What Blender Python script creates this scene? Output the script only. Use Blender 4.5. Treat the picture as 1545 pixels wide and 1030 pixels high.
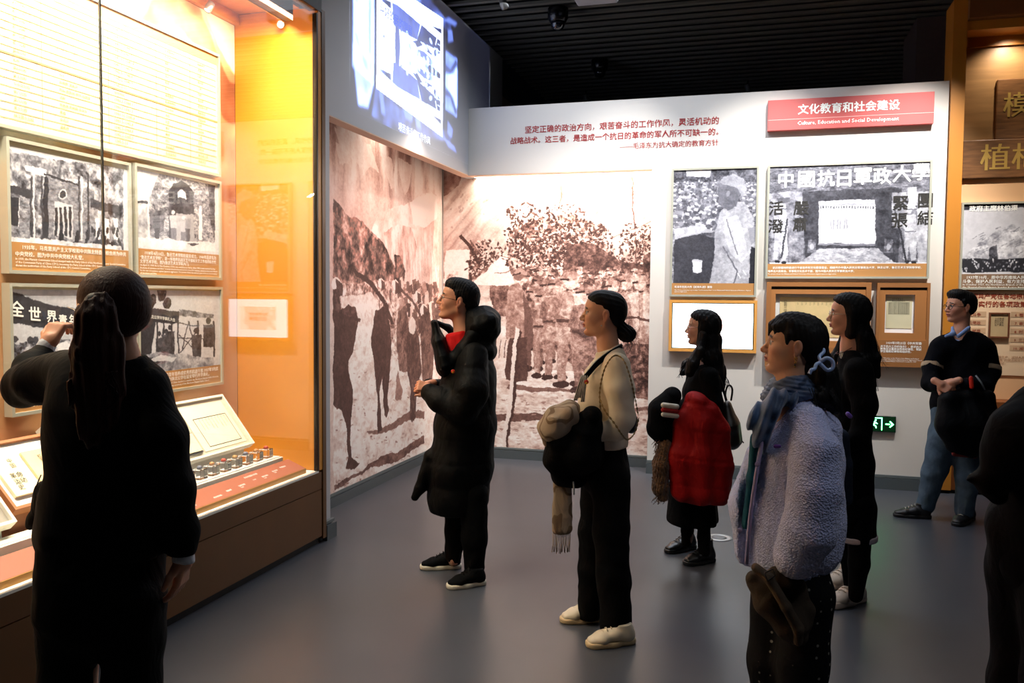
import bpy, bmesh, math, random
import numpy as np
from mathutils import Vector, Matrix
for o in list(bpy.data.objects): bpy.data.objects.remove(o)
SC = bpy.context.scene
COL = SC.collection
# ------------------------------------------------------------------ camera
FP = 1264.16                      # focal length in pixels of the 1545 px wide frame
CAM = np.array([0.0, 0.0, 1.6])
YAW, PITCH, ROLL = .283755, .0519757, .00869052
def cam_axes():
    cy, sy, cp, sp = math.cos(YAW), math.sin(YAW), math.cos(PITCH), math.sin(PITCH)
    F = np.array([-sy*cp, cy*cp, -sp]); R = np.array([cy, sy, 0.0]); U = np.cross(R, F)
    c, s = math.cos(ROLL), math.sin(ROLL)
    return c*R + s*U, -s*R + c*U, F
RT, UP, FW = cam_axes()
cam = bpy.data.cameras.new('camera'); cam_ob = bpy.data.objects.new('camera', cam); COL.objects.link(cam_ob)
cam.sensor_width = 36; cam.lens = FP/1545*36; cam.clip_start = .05; cam.clip_end = 100
M = Matrix.Identity(4)
for i in range(3):
    M[i][0], M[i][1], M[i][2], M[i][3] = RT[i], UP[i], -FW[i], CAM[i]
cam_ob.matrix_world = M
SC.camera = cam_ob
# ------------------------------------------------------------------ world, exposure, lights
SC.view_settings.view_transform = 'Standard'; SC.view_settings.look = 'None'
SC.view_settings.gamma = 1; SC.view_settings.use_curve_mapping = False
SC.view_settings.exposure = 0.45
w = bpy.data.worlds.new('world'); SC.world = w; w.use_nodes = True
w.node_tree.nodes['Background'].inputs[0].default_value = (.6, .7, 1, 1)
w.node_tree.nodes['Background'].inputs[1].default_value = .012
def aim(ob, d):
    ob.rotation_euler = Vector(d).to_track_quat('-Z', 'Y').to_euler()
def area(name, loc, d, sx, sy, power, color, spread=180):
    l = bpy.data.lights.new(name, 'AREA'); l.shape = 'RECTANGLE'; l.size = sx; l.size_y = sy
    l.energy = power; l.color = color; l.spread = math.radians(spread)
    o = bpy.data.objects.new(name, l); COL.objects.link(o); o.location = loc; aim(o, d); return o
def spot(name, loc, target, power, color, ang=50, blend=.8, r=.03):
    l = bpy.data.lights.new(name, 'SPOT'); l.energy = power; l.color = color
    l.spot_size = math.radians(ang); l.spot_blend = blend; l.shadow_soft_size = r
    o = bpy.data.objects.new(name, l); COL.objects.link(o); o.location = loc
    aim(o, Vector(target)-Vector(loc)); return o
# strip lamp along the top of the display case, behind its front beam
area('case_strip_light', (-2.86, 2.9, 3.33), (-.42, 0, -1), 3.6, .10, 70, (1, .87, .68), 150)
area('case_front_strip_light', (-2.725, 2.9, 3.30), (-.12, 0, -1), 3.6, .04, 60, (1, .90, .72), 120)
for yy in (2.2, 3.0, 3.7):
    spot('case_board_spot_light', (-2.86, yy, 3.30), (-3.27, yy, 2.98), 12, (1, .93, .75), 95, .9, .03)
spot('case_side_spot_light', (-2.95, 4.2, 3.28), (-2.92, 4.77, 2.3), 22, (1, .88, .62), 80, 1, .03)
# lamps tucked behind the header above the murals
area('mural_side_strip_light', (-2.85, 6.4, 3.02), (-.5, 0, -1), .04, 2.6, 14, (1, .84, .72), 160)
area('mural_rear_strip_light', (-1.85, 7.835, 3.02), (0, .45, -1), 1.7, .03, 30, (1, .86, .72), 160)
for xx in (-2.35, -1.6):
    spot('mural_spot_light', (xx+1.15, 5.9, 4.1), (xx, 7.96, 1.6), 150, (1, .90, .80), 44, 1, .04)
spot('mural_side_spot_light', (-1.2, 6.2, 4.1), (-3.07, 6.9, 1.3), 95, (1, .88, .78), 55, 1, .03)
# ceiling spots washing the white back wall
for xx, pw in ((-1.35, 150), (-.1, 330), (1.0, 430)):
    spot('wall_washer_spot_light', (xx+.55, 6.35, 4.15), (xx, 7.66, 2.2), pw, (1, .965, .92), 58, 1, .03)
spot('header_spot_light', (-1.2, 6.2, 4.15), (-1.6, 7.7, 2.9), 30, (.92, .96, 1), 60, 1, .03)
# right cabinet lamps
spot('cabinet_spot_light', (1.95, 7.72, 3.78), (1.95, 7.93, 3.3), 16, (1, .88, .72), 120, 1, .02)
spot('cabinet_lower_spot_light', (2.0, 6.3, 4.1), (2.1, 7.9, 1.9), 120, (1, .86, .7), 45, 1, .03)
# added overhead fill for the visitors and floor, not real fixtures
area('room_fill', (.8, 3.4, 4.1), (0, 0, -1), 3.5, 3.5, 11, (.93, .95, 1), 150)
spot('visitor_fill_spot', (1.9, 1.9, 4.1), (.25, 3.15, 1.2), 34, (.86, .90, 1), 26, 1, .10)  # unseen spot added to brighten the woman in lavender
area('far_room_fill', (-.9, 6.4, 4.1), (0, 0, -1), 2.6, 1.6, 46, (.80, .88, 1), 150)  # added fill to brighten the floor near the murals
# the projector has no lamp; its film is a glowing sheet on the header
# ------------------------------------------------------------------ helpers
def lin(c):
    return tuple((x/12.92 if x <= .04045 else ((x+.055)/1.055)**2.4) for x in c)
MATS = {}
def mat(name, col, rough=.6, metal=0, var=0, vscale=8, bump=0, bscale=60, emit=None, est=1, spec=.5, sheen=0, vcol=False, stretch=None, coat=0, btype='noise', crumple=0):
    if name in MATS: return MATS[name]
    m = bpy.data.materials.new(name); m.use_nodes = True; nt = m.node_tree; N = nt.nodes; L = nt.links
    b = N['Principled BSDF']; c = (*lin(col), 1)
    b.inputs['Base Color'].default_value = c
    b.inputs['Roughness'].default_value = rough; b.inputs['Metallic'].default_value = metal
    b.inputs['Specular IOR Level'].default_value = spec
    if sheen: b.inputs['Sheen Weight'].default_value = sheen
    if coat: b.inputs['Coat Weight'].default_value = coat
    tc = N.new('ShaderNodeTexCoord'); mp = N.new('ShaderNodeMapping'); L.new(tc.outputs['Object'], mp.inputs[0])
    if stretch: mp.inputs['Scale'].default_value = stretch
    if vcol:
        a = N.new('ShaderNodeAttribute'); a.attribute_name = 'Col'; L.new(a.outputs['Color'], b.inputs['Base Color'])
    elif var:
        n = N.new('ShaderNodeTexNoise'); n.inputs['Scale'].default_value = vscale; n.inputs['Detail'].default_value = 6
        L.new(mp.outputs[0], n.inputs['Vector'])
        r = N.new('ShaderNodeMapRange'); r.inputs[1].default_value = .3; r.inputs[2].default_value = .7
        L.new(n.outputs['Fac'], r.inputs[0])
        mx = N.new('ShaderNodeMix'); mx.data_type = 'RGBA'
        mx.inputs[6].default_value = tuple(x*(1-var) for x in c[:3])+(1,); mx.inputs[7].default_value = tuple(min(1, x*(1+var)) for x in c[:3])+(1,)
        L.new(r.outputs[0], mx.inputs[0]); L.new(mx.outputs[2], b.inputs['Base Color'])
    if bump:
        n = N.new('ShaderNodeTexVoronoi' if btype == 'voronoi' else 'ShaderNodeTexNoise'); n.inputs['Scale'].default_value = bscale
        L.new(mp.outputs[0], n.inputs['Vector'])
        bp = N.new('ShaderNodeBump'); bp.inputs['Strength'].default_value = bump; bp.inputs['Distance'].default_value = .004
        L.new(n.outputs[0], bp.inputs['Height']); L.new(bp.outputs[0], b.inputs['Normal'])
    if crumple:
        n2 = N.new('ShaderNodeTexNoise'); n2.inputs['Scale'].default_value = 7; n2.inputs['Detail'].default_value = 4; n2.inputs['Distortion'].default_value = 1.2
        m2 = N.new('ShaderNodeMapping'); m2.inputs['Scale'].default_value = (1, 1, .55); L.new(tc.outputs['Object'], m2.inputs[0]); L.new(m2.outputs[0], n2.inputs['Vector'])
        b2 = N.new('ShaderNodeBump'); b2.inputs['Strength'].default_value = crumple; b2.inputs['Distance'].default_value = .035; L.new(n2.outputs[0], b2.inputs['Height'])
        if bump: L.new(bp.outputs[0], b2.inputs['Normal'])
        L.new(b2.outputs[0], b.inputs['Normal'])
    if emit:
        b.inputs['Emission Color'].default_value = (*lin(emit), 1); b.inputs['Emission Strength'].default_value = est
    MATS[name] = m; return m
def tag(o, label=None, cat=None, group=None, kind=None):
    if label: o['label'] = label
    if cat: o['category'] = cat
    if group: o['group'] = group
    if kind: o['kind'] = kind
    return o
def empty(name, loc, label=None, cat=None, group=None):
    o = bpy.data.objects.new(name, None); COL.objects.link(o); o.location = loc; o.empty_display_size = .1
    return tag(o, label, cat, group)
def link(name, me, m, parent=None):
    o = bpy.data.objects.new(name, me); COL.objects.link(o)
    if m is not None and not me.materials: me.materials.append(m)
    if parent is not None:
        o.parent = parent
        lc = Vector(parent.location); pp = parent.parent
        while pp is not None: lc += Vector(pp.location); pp = pp.parent
        me.transform(Matrix.Translation(-lc))
    return o
# world-space geometry; mesh data is moved into the parent's frame by link()
def boxes_mesh(name, bxs, bevel=0):
    bm = bmesh.new()
    for (x0, x1, y0, y1, z0, z1) in bxs:
        r = bmesh.ops.create_cube(bm, size=1)
        bmesh.ops.scale(bm, vec=(x1-x0, y1-y0, z1-z0), verts=r['verts'])
        bmesh.ops.translate(bm, vec=((x0+x1)/2, (y0+y1)/2, (z0+z1)/2), verts=r['verts'])
    if bevel: bmesh.ops.bevel(bm, geom=list(bm.edges), offset=bevel, segments=1, affect='EDGES', clamp_overlap=True)
    me = bpy.data.meshes.new(name); bm.to_mesh(me); bm.free(); return me
def box(name, b, m, parent=None, bevel=0):
    return link(name, boxes_mesh(name, [b], bevel), m, parent)
def boxes(name, bs, m, parent=None, bevel=0):
    return link(name, boxes_mesh(name, bs, bevel), m, parent)
def struct(name, bs, m, bevel=0):
    return tag(boxes(name, bs, m, None, bevel), kind='structure')
def hexa(name, pts, m, parent=None):
    """solid from 8 corners: bottom ring of four, then top ring of four"""
    me = bpy.data.meshes.new(name)
    me.from_pydata([tuple(p) for p in pts], [], [(3, 2, 1, 0), (4, 5, 6, 7), (0, 1, 5, 4), (1, 2, 6, 5), (2, 3, 7, 6), (3, 0, 4, 7)])
    bm = bmesh.new(); bm.from_mesh(me); bmesh.ops.recalc_face_normals(bm, faces=bm.faces); bm.to_mesh(me); bm.free()
    return link(name, me, m, parent)
def frame_tf(o, u, v):
    """matrix: local x->u, local y->v, local z->u x v at o"""
    u = Vector(u).normalized(); v = Vector(v).normalized(); n = u.cross(v)
    m = Matrix.Identity(4)
    for i in range(3): m[i][0], m[i][1], m[i][2], m[i][3] = u[i], v[i], n[i], o[i]
    return m
def lathe(name, prof, m, parent=None, tf=None, seg=20, smooth=True):
    """profile [(r, z)] turned about local z"""
    vs, fs = [], []
    for r, z in prof:
        for k in range(seg):
            a = 2*math.pi*k/seg; vs.append((r*math.cos(a), r*math.sin(a), z))
    for i in range(len(prof)-1):
        for k in range(seg):
            a, b = i*seg+k, i*seg+(k+1) % seg; fs.append((a, b, b+seg, a+seg))
    fs.append(tuple(range(seg))[::-1]); fs.append(tuple((len(prof)-1)*seg+k for k in range(seg)))
    me = bpy.data.meshes.new(name); me.from_pydata(vs, [], fs)
    if tf is not None: me.transform(tf)
    if smooth: me.polygons.foreach_set('use_smooth', [True]*len(me.polygons))
    return link(name, me, m, parent)
def tube_data(pts, rads, seg=6):
    P = np.array(pts, float); n = len(P)
    if np.isscalar(rads): rads = [rads]*n
    T = np.gradient(P, axis=0); T /= np.linalg.norm(T, axis=1)[:, None]+1e-9
    up = np.array([0, 0, 1.0]) if abs(T[0][2]) < .9 else np.array([1.0, 0, 0])
    vs, fs = [], []; a = np.cross(T[0], up); a /= np.linalg.norm(a)
    for i in range(n):
        a = a - T[i]*np.dot(a, T[i]); a /= np.linalg.norm(a)+1e-9; b = np.cross(T[i], a)
        for k in range(seg):
            t = 2*math.pi*k/seg; vs.append(P[i]+rads[i]*(a*math.cos(t)+b*math.sin(t)))
    for i in range(n-1):
        for k in range(seg):
            x, y = i*seg+k, i*seg+(k+1) % seg; fs.append((x, y, y+seg, x+seg))
    fs.append(tuple(range(seg))[::-1]); fs.append(tuple((n-1)*seg+k for k in range(seg)))
    return vs, fs
def tubes(name, lst, m, parent=None, seg=6):
    V, Fc = [], []
    for pts, r in lst:
        v, f = tube_data(pts, r, seg); o = len(V); V += [tuple(x) for x in v]; Fc += [tuple(i+o for i in g) for g in f]
    me = bpy.data.meshes.new(name); me.from_pydata(V, [], Fc)
    me.polygons.foreach_set('use_smooth', [True]*len(me.polygons))
    return link(name, me, m, parent)
def smooth_path(pts, n=24):
    P = [np.array(p, float) for p in pts]; P = [2*P[0]-P[1]]+P+[2*P[-1]-P[-2]]; out = []
    segs = len(P)-3
    for s in range(segs):
        for k in range(max(2, n//segs)):
            t = k/max(2, n//segs); a, b, c, d = P[s:s+4]
            out.append(.5*((2*b)+(-a+c)*t+(2*a-5*b+4*c-d)*t*t+(-a+3*b-3*c+d)*t**3))
    out.append(P[-2]); return out
def ray(x, y):
    return FW*FP + RT*(x-772.5) - UP*(y-515)
def at(x, y, Z):
    return CAM + ray(x, y)/FP*Z
def on(x, y, ax, v):
    d = ray(x, y); return CAM + d*(v-CAM[ax])/d[ax]
# text: one flat mesh fitted to a box (width w; height follows unless h is given)
def text(name, s, m, o, u, v, w=None, h=None, parent=None, align='LEFT', bold=0, ext=.0008, spacing=1.0, size_h=None, res=1, line=1.0):
    cu = bpy.data.curves.new(name, 'FONT'); cu.body = s; cu.resolution_u = res
    cu.align_x = align; cu.align_y = 'TOP'; cu.space_line = line; cu.space_character = spacing
    cu.extrude = 0
    t = bpy.data.objects.new(name, cu); COL.objects.link(t)
    dg = bpy.context.evaluated_depsgraph_get(); dg.update()
    me = bpy.data.meshes.new_from_object(t.evaluated_get(dg)); bpy.data.objects.remove(t); bpy.data.curves.remove(cu)
    n = len(me.vertices)
    if n == 0: return None
    co = np.empty(n*3); me.vertices.foreach_get('co', co); co = co.reshape(-1, 3)
    mn, mx = co.min(0), co.max(0); sz = mx-mn
    sx = (w/sz[0]) if w else None; sy = (h/sz[1]) if h else None
    if sx is None: sx = sy
    if sy is None: sy = sx
    co = (co-mn-[0, sz[1], 0])*[sx, sy, 1]
    co[:, 2] = ext
    me.vertices.foreach_set('co', co.ravel()); me.materials.clear()
    if bold:
        # heavier strokes: the same outline laid again with small shifts
        g = bold*.55*(sz[1]*sy)/max(1, s.count('\n')+1)
        bm = bmesh.new(); shifts = [(-g, 0), (g, 0), (0, -g), (0, g)] if bold > .025 else [(-g, 0), (g, 0)]
        for i, (dx, dy) in enumerate(shifts):
            n0 = len(bm.verts); bm.from_mesh(me); bm.verts.ensure_lookup_table()
            bmesh.ops.translate(bm, vec=(dx, dy, i*.00012), verts=bm.verts[n0:])
        bm.to_mesh(me); bm.free()
    me.transform(frame_tf(o, u, v))
    return link(name, me, m, parent)
# ------------------------------------------------------------------ printed pictures (drawn into pixel arrays here)
def vnoise(h, w, cy, cx, rng):
    g = rng.random((cy+2, cx+2)).astype(np.float32)
    y = np.linspace(0, cy, h, endpoint=False); x = np.linspace(0, cx, w, endpoint=False)
    iy, ix = y.astype(int), x.astype(int); fy, fx = y-iy, x-ix
    fy = (fy*fy*(3-2*fy))[:, None]; fx = (fx*fx*(3-2*fx))[None]
    a = g[iy][:, ix]; b = g[iy][:, ix+1]; c = g[iy+1][:, ix]; d = g[iy+1][:, ix+1]
    return (a*(1-fx)+b*fx)*(1-fy)+(c*(1-fx)+d*fx)*fy
def fbm(h, w, cell, seed, octv=4, sx=1.0, sy=1.0, gain=.55):
    rng = np.random.default_rng(seed); out = 0; amp = 1; tot = 0
    for o in range(octv):
        c = cell/2**o
        out = out+amp*vnoise(h, w, max(1, int(h/(c*sy))), max(1, int(w/(c*sx))), rng); tot += amp; amp *= gain
    return out/tot
class Canvas:
    """grey picture on a plane; shapes are given by the photo pixels where they are seen"""
    def __init__(s, ax, val, p0, p1, ppm, base=.8):
        # p0 = (horizontal, z) lower-left as seen, p1 = upper-right as seen
        s.ax, s.val = ax, val; s.p0 = np.array(p0, float); s.p1 = np.array(p1, float); s.ppm = ppm
        d = s.p1-s.p0; s.W = max(8, int(abs(d[0])*ppm)); s.H = max(8, int(abs(d[1])*ppm))
        s.a = np.full((s.H, s.W), base, np.float32)
    def m(s, x, y):
        q = on(x, y, s.ax, s.val); hcoord = q[1] if s.ax == 0 else q[0]
        return ((hcoord-s.p0[0])/(s.p1[0]-s.p0[0])*s.W, (q[2]-s.p0[1])/(s.p1[1]-s.p0[1])*s.H)
    def mask(s, pts, raw=False):
        P = np.array(pts if raw else [s.m(*p) for p in pts])
        x0, y0 = np.floor(P.min(0)).astype(int)-1; x1, y1 = np.ceil(P.max(0)).astype(int)+2
        x0, y0 = max(0, x0), max(0, y0); x1, y1 = min(s.W, x1), min(s.H, y1)
        if x1 <= x0 or y1 <= y0: return None, None
        X, Y = np.meshgrid(np.arange(x0, x1)+.5, np.arange(y0, y1)+.5); k = np.zeros(X.shape, bool)
        for i in range(len(P)):
            (ax_, ay), (bx, by) = P[i-1], P[i]
            if ay == by: continue
            k ^= ((ay > Y) != (by > Y)) & (X < (bx-ax_)*(Y-ay)/(by-ay)+ax_)
        return (slice(y0, y1), slice(x0, x1)), k
    def poly(s, pts, v, a=1.0, tex=None, raw=False):
        sl, k = s.mask(pts, raw)
        if sl is None: return
        t = v if tex is None else np.clip(v+tex[sl], 0, 1)
        s.a[sl] = np.where(k, s.a[sl]*(1-a)+t*a, s.a[sl])
    def ell(s, cx, cy, rx, ry, v, a=1.0, rot=0, tex=None, n=14):
        c, q = math.cos(rot), math.sin(rot)
        s.poly([(cx+rx*math.cos(t)*c-ry*math.sin(t)*q, cy+rx*math.cos(t)*q+ry*math.sin(t)*c) for t in np.linspace(0, 2*math.pi, n, endpoint=False)], v, a, tex)
    def line(s, pts, w, v, a=1.0, tex=None):
        for (x0, y0), (x1, y1) in zip(pts[:-1], pts[1:]):
            L = math.hypot(x1-x0, y1-y0)+1e-6; nx, ny = -(y1-y0)/L*w/2, (x1-x0)/L*w/2
            s.poly([(x0+nx, y0+ny), (x1+nx, y1+ny), (x1-nx, y1-ny), (x0-nx, y0-ny)], v, a, tex)
    def warp(s, amp, cell, seed):
        Y, X = np.mgrid[0:s.H, 0:s.W]
        dx = fbm(s.H, s.W, cell*s.ppm, seed, 3)-.5; dy = fbm(s.H, s.W, cell*s.ppm, seed+1, 3)-.5
        X = np.clip(X+dx*amp*2*s.ppm, 0, s.W-1).astype(int); Y = np.clip(Y+dy*amp*2*s.ppm, 0, s.H-1).astype(int)
        s.a = s.a[Y, X]
    def soft(s, n=1):
        for _ in range(n):
            p = np.pad(s.a, 1, mode='edge')
            s.a = (p[:-2, 1:-1]+p[2:, 1:-1]+p[1:-1, :-2]+p[1:-1, 2:]+4*p[1:-1, 1:-1])/8
    def fb(s, cell, seed, **k): return fbm(s.H, s.W, cell*s.ppm, seed, **k)-.5
def ramp(g, stops):
    xs = [q[0] for q in stops]; return np.stack([np.interp(g, xs, [q[1][c] for q in stops]) for c in range(3)], -1)
SEPIA = [(0, (.16, .10, .09)), (.3, (.40, .28, .25)), (.55, (.68, .52, .47)), (.8, (.90, .80, .75)), (1, (.98, .94, .91))]
GREY = [(0, (.07, .07, .09)), (.5, (.50, .50, .54)), (1, (.95, .95, .97))]
def make_image(name, rgb):
    h, w = rgb.shape[:2]; im = bpy.data.images.new(name, w, h)
    px = np.ones((h, w, 4), np.float32); px[..., :3] = np.clip(rgb, 0, 1); im.pixels.foreach_set(px.ravel()); im.pack(); return im
def image_mat(name, im, rough=.55, emit=0, spec=.3):
    m = bpy.data.materials.new(name); m.use_nodes = True; nt = m.node_tree; b = nt.nodes['Principled BSDF']
    t = nt.nodes.new('ShaderNodeTexImage'); t.image = im; t.extension = 'EXTEND'
    nt.links.new(t.outputs[0], b.inputs['Base Color']); b.inputs['Roughness'].default_value = rough; b.inputs['Specular IOR Level'].default_value = spec
    if emit:
        nt.links.new(t.outputs[0], b.inputs['Emission Color']); b.inputs['Emission Strength'].default_value = emit
        b.inputs['Base Color'].default_value = (.02, .02, .02, 1)
        nt.links.remove([l for l in nt.links if l.to_socket == b.inputs['Base Color']][0])
    return m
def print_quad(name, corners, m, parent=None, thick=.003, n=None):
    """corners: lower-left, lower-right, upper-right, upper-left as seen; a thin sheet with the picture on its face"""
    c = [Vector(p) for p in corners]; nn = (c[1]-c[0]).cross(c[3]-c[0]).normalized()
    back = [p-nn*thick for p in c]
    me = bpy.data.meshes.new(name)
    me.from_pydata([tuple(p) for p in c+back], [], [(0, 1, 2, 3), (7, 6, 5, 4), (0, 4, 5, 1), (1, 5, 6, 2), (2, 6, 7, 3), (3, 7, 4, 0)])
    uv = me.uv_layers.new(name='UVMap'); U = [(0, 0), (1, 0), (1, 1), (0, 1)]
    for i in range(4): uv.data[i].uv = U[i]
    return link(name, me, m, parent)
def canvas_quad(name, c, im_rgb, parent=None, rough=.55, thick=.004, emit=0):
    im = make_image(name, im_rgb); m = image_mat(name+'_print', im, rough, emit)
    (h0, z0), (h1, z1) = c.p0, c.p1
    f = (lambda h, z: (c.val, h, z)) if c.ax == 0 else (lambda h, z: (h, c.val, z))
    return print_quad(name, [f(h0, z0), f(h1, z0), f(h1, z1), f(h0, z1)], m, parent, thick)
def soldier(c, x, y, h, v, tex, lean=0, light=.25, legs=True, seed=0):
    """a standing figure printed in the picture: cap, head, tunic, legs"""
    u = h/7.5; R = random.Random(seed)
    if legs:
        for sgn in (-1, 1):
            c.poly([(x-u*.55+sgn*u*.4, y+u*4), (x+u*.25+sgn*u*.4, y+u*4), (x+u*.15+sgn*u*.55, y+u*7.2), (x-u*.35+sgn*u*.55, y+u*7.2)], v*.9, 1, tex)
            c.ell(x-u*.2+sgn*u*.5, y+u*7.3, u*.5, u*.22, .15)
    c.poly([(x-u*.9, y+u*1.2), (x+u*.8, y+u*1.1), (x+u*1.05, y+u*2.5), (x+u*.95, y+u*4.5), (x-u*1.05, y+u*4.5), (x-u*1.1, y+u*2.6)], v, 1, tex)
    c.poly([(x+u*.1, y+u*1.3), (x+u*.8, y+u*1.2), (x+u*.95, y+u*3.8), (x+u*.5, y+u*4.2)], min(1, v+light), .8, tex)
    c.line([(x-u*.8, y+u*1.6), (x-u*1.1, y+u*2.9), (x-u*.2, y+u*3.3)], u*.55, v*.75, 1, tex)
    c.line([(x-u, y+u*3.1), (x+u, y+u*3.15)], u*.2, .15, .8)
    c.ell(x, y+u*.5, u*.42, u*.55, min(1, v+.12), 1, 0, tex)
    c.ell(x-u*.05, y+u*.12, u*.55, u*.3, v*.8+.1, 1, 0, tex); c.line([(x-u*.75, y+u*.3), (x-u*.1, y+u*.28)], u*.14, .15)
# ------------------------------------------------------------------ the setting
white = mat('white_wall_paint', (.82, .80, .77), .6, bump=.05, bscale=200)
grey_wall = mat('grey_white_panel', (.72, .72, .73), .6)
amber = mat('amber_lacquer', (.80, .52, .14), .38, var=.04, vscale=3, bump=.02)
amber_d = mat('brown_amber_lacquer', (.40, .25, .09), .42, var=.08, vscale=4)
skirt = mat('grey_metal_skirting', (.36, .39, .40), .35, metal=.3)
black = mat('matt_black', (.05, .05, .055), .6)
# floor: smooth grey vinyl, softly reflecting
fm = mat('grey_vinyl', (.275, .285, .31), .33, var=.07, vscale=3, bump=.05, bscale=260)
_n = fm.node_tree.nodes; _l = fm.node_tree.links
_t = _n.new('ShaderNodeTexNoise'); _t.inputs['Scale'].default_value = 1.6; _r = _n.new('ShaderNodeMapRange')
_r.inputs[3].default_value = .26; _r.inputs[4].default_value = .42; _l.new(_t.outputs[0], _r.inputs[0]); _l.new(_r.outputs[0], _n['Principled BSDF'].inputs['Roughness'])
struct('floor', [(-4, 6.2, -3.2, 14, -.1, 0)], fm)
dark = mat('dark_wall_paint', (.10, .10, .11), .8)
struct('wall_rear', [(-4, 6.2, -3.3, -3.2, 0, 4.4)], dark)
struct('wall_right', [(6.2, 6.3, -3.2, 14, 0, 4.4)], dark)
struct('wall_far', [(-4, 6.2, 14, 14.1, 0, 4.4)], dark)
# ceiling: dark soffit with one object per hanging slat
ceil = struct('ceiling', [(-4, 6.2, -3.3, 14.1, 4.40, 4.5)], mat('soffit_black', (.03, .03, .03), .9))
sm = boxes_mesh('slat', [(-2.72, 6.1, -.024, .024, 4.19, 4.215)])
sm.materials.append(mat('black_metal_slat', (.36, .345, .31), .5))
k = 0
yy = 4.9
while yy < 13.8:
    o = bpy.data.objects.new('slat', sm); COL.objects.link(o); o.parent = ceil; o.location = (0, yy, 0); yy += .172
# left wall: header that carries the projection, grey pier, mural recess
struct('wall_left_header', [(-2.795, -2.70, 4.965, 8.80, 2.78, 4.185), (-3.20, -2.70, 4.84, 4.965, 0, 4.185)], grey_wall)
struct('wall_left', [(-3.20, -3.07, 4.965, 8.05, 0, 3.10), (-3.20, -2.796, 4.966, 8.05, 3.10, 3.16)], white)
struct('wall_left_upper', [(-3.5, -2.66, -3.2, 4.84, 3.50, 4.40)], mat('brown_black_panel', (.13, .10, .09), .7))
struct('wall_beyond', [(-2.95, -2.72, 8.80, 13.5, 0, 3.80)], mat('warm_grey_wall', (.62, .57, .50), .7))
# back wall
struct('wall_back', [(-.94, 1.475, 7.70, 7.96, 0, 3.41)], white)
struct('wall_back_header', [(-2.70, -.94, 7.70, 7.80, 2.777, 3.41), (-2.70, -.94, 7.80, 7.96, 3.10, 3.41)], white)
struct('wall_back_mural_recess', [(-3.20, -.94, 7.967, 8.06, 0, 3.41)], white)
struct('trim_1', [(-2.795, -2.70, 4.967, 7.80, 2.772, 2.779), (-2.699, -.942, 7.70, 7.80, 2.770, 2.7765)], mat('peach_soffit', (.86, .72, .62), .6))
struct('wall_right_column', [(1.31, 1.60, 8.3, 9.0, 0, 4.12)], mat('dark_plum_column', (.24, .19, .18), .7, var=.1, vscale=30))
struct('wall_right_column_side', [(1.602, 1.9, 7.96, 9.0, 0, 4.38)], mat('dark_brown_column', (.16, .11, .07), .7))
# skirtings: foot board and a thin lip above it
def skirting(name, bs, lip):
    s = tag(boxes(name, bs, skirt), kind='structure')
    boxes('lip', lip, mat('skirting_lip', (.45, .48, .48), .3, metal=.3), s); return s
skirting('baseboard_left', [(-3.068, -3.05, 4.968, 7.93, 0, .075)], [(-3.068, -3.058, 4.968, 7.95, .082, .10)])
skirting('baseboard_back', [(-3.05, -.942, 7.93, 7.963, 0, .085)], [(-3.05, -.942, 7.942, 7.963, .092, .108)])
skirting('baseboard_pier', [(-2.698, -2.665, 4.86, 4.99, 0, .10)], [(-2.698, -2.675, 4.86, 4.975, .108, .125)])
skirting('baseboard_wall', [(-.945, 1.474, 7.672, 7.699, 0, .095)], [(-.942, 1.474, 7.682, 7.699, .10, .122)])
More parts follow.
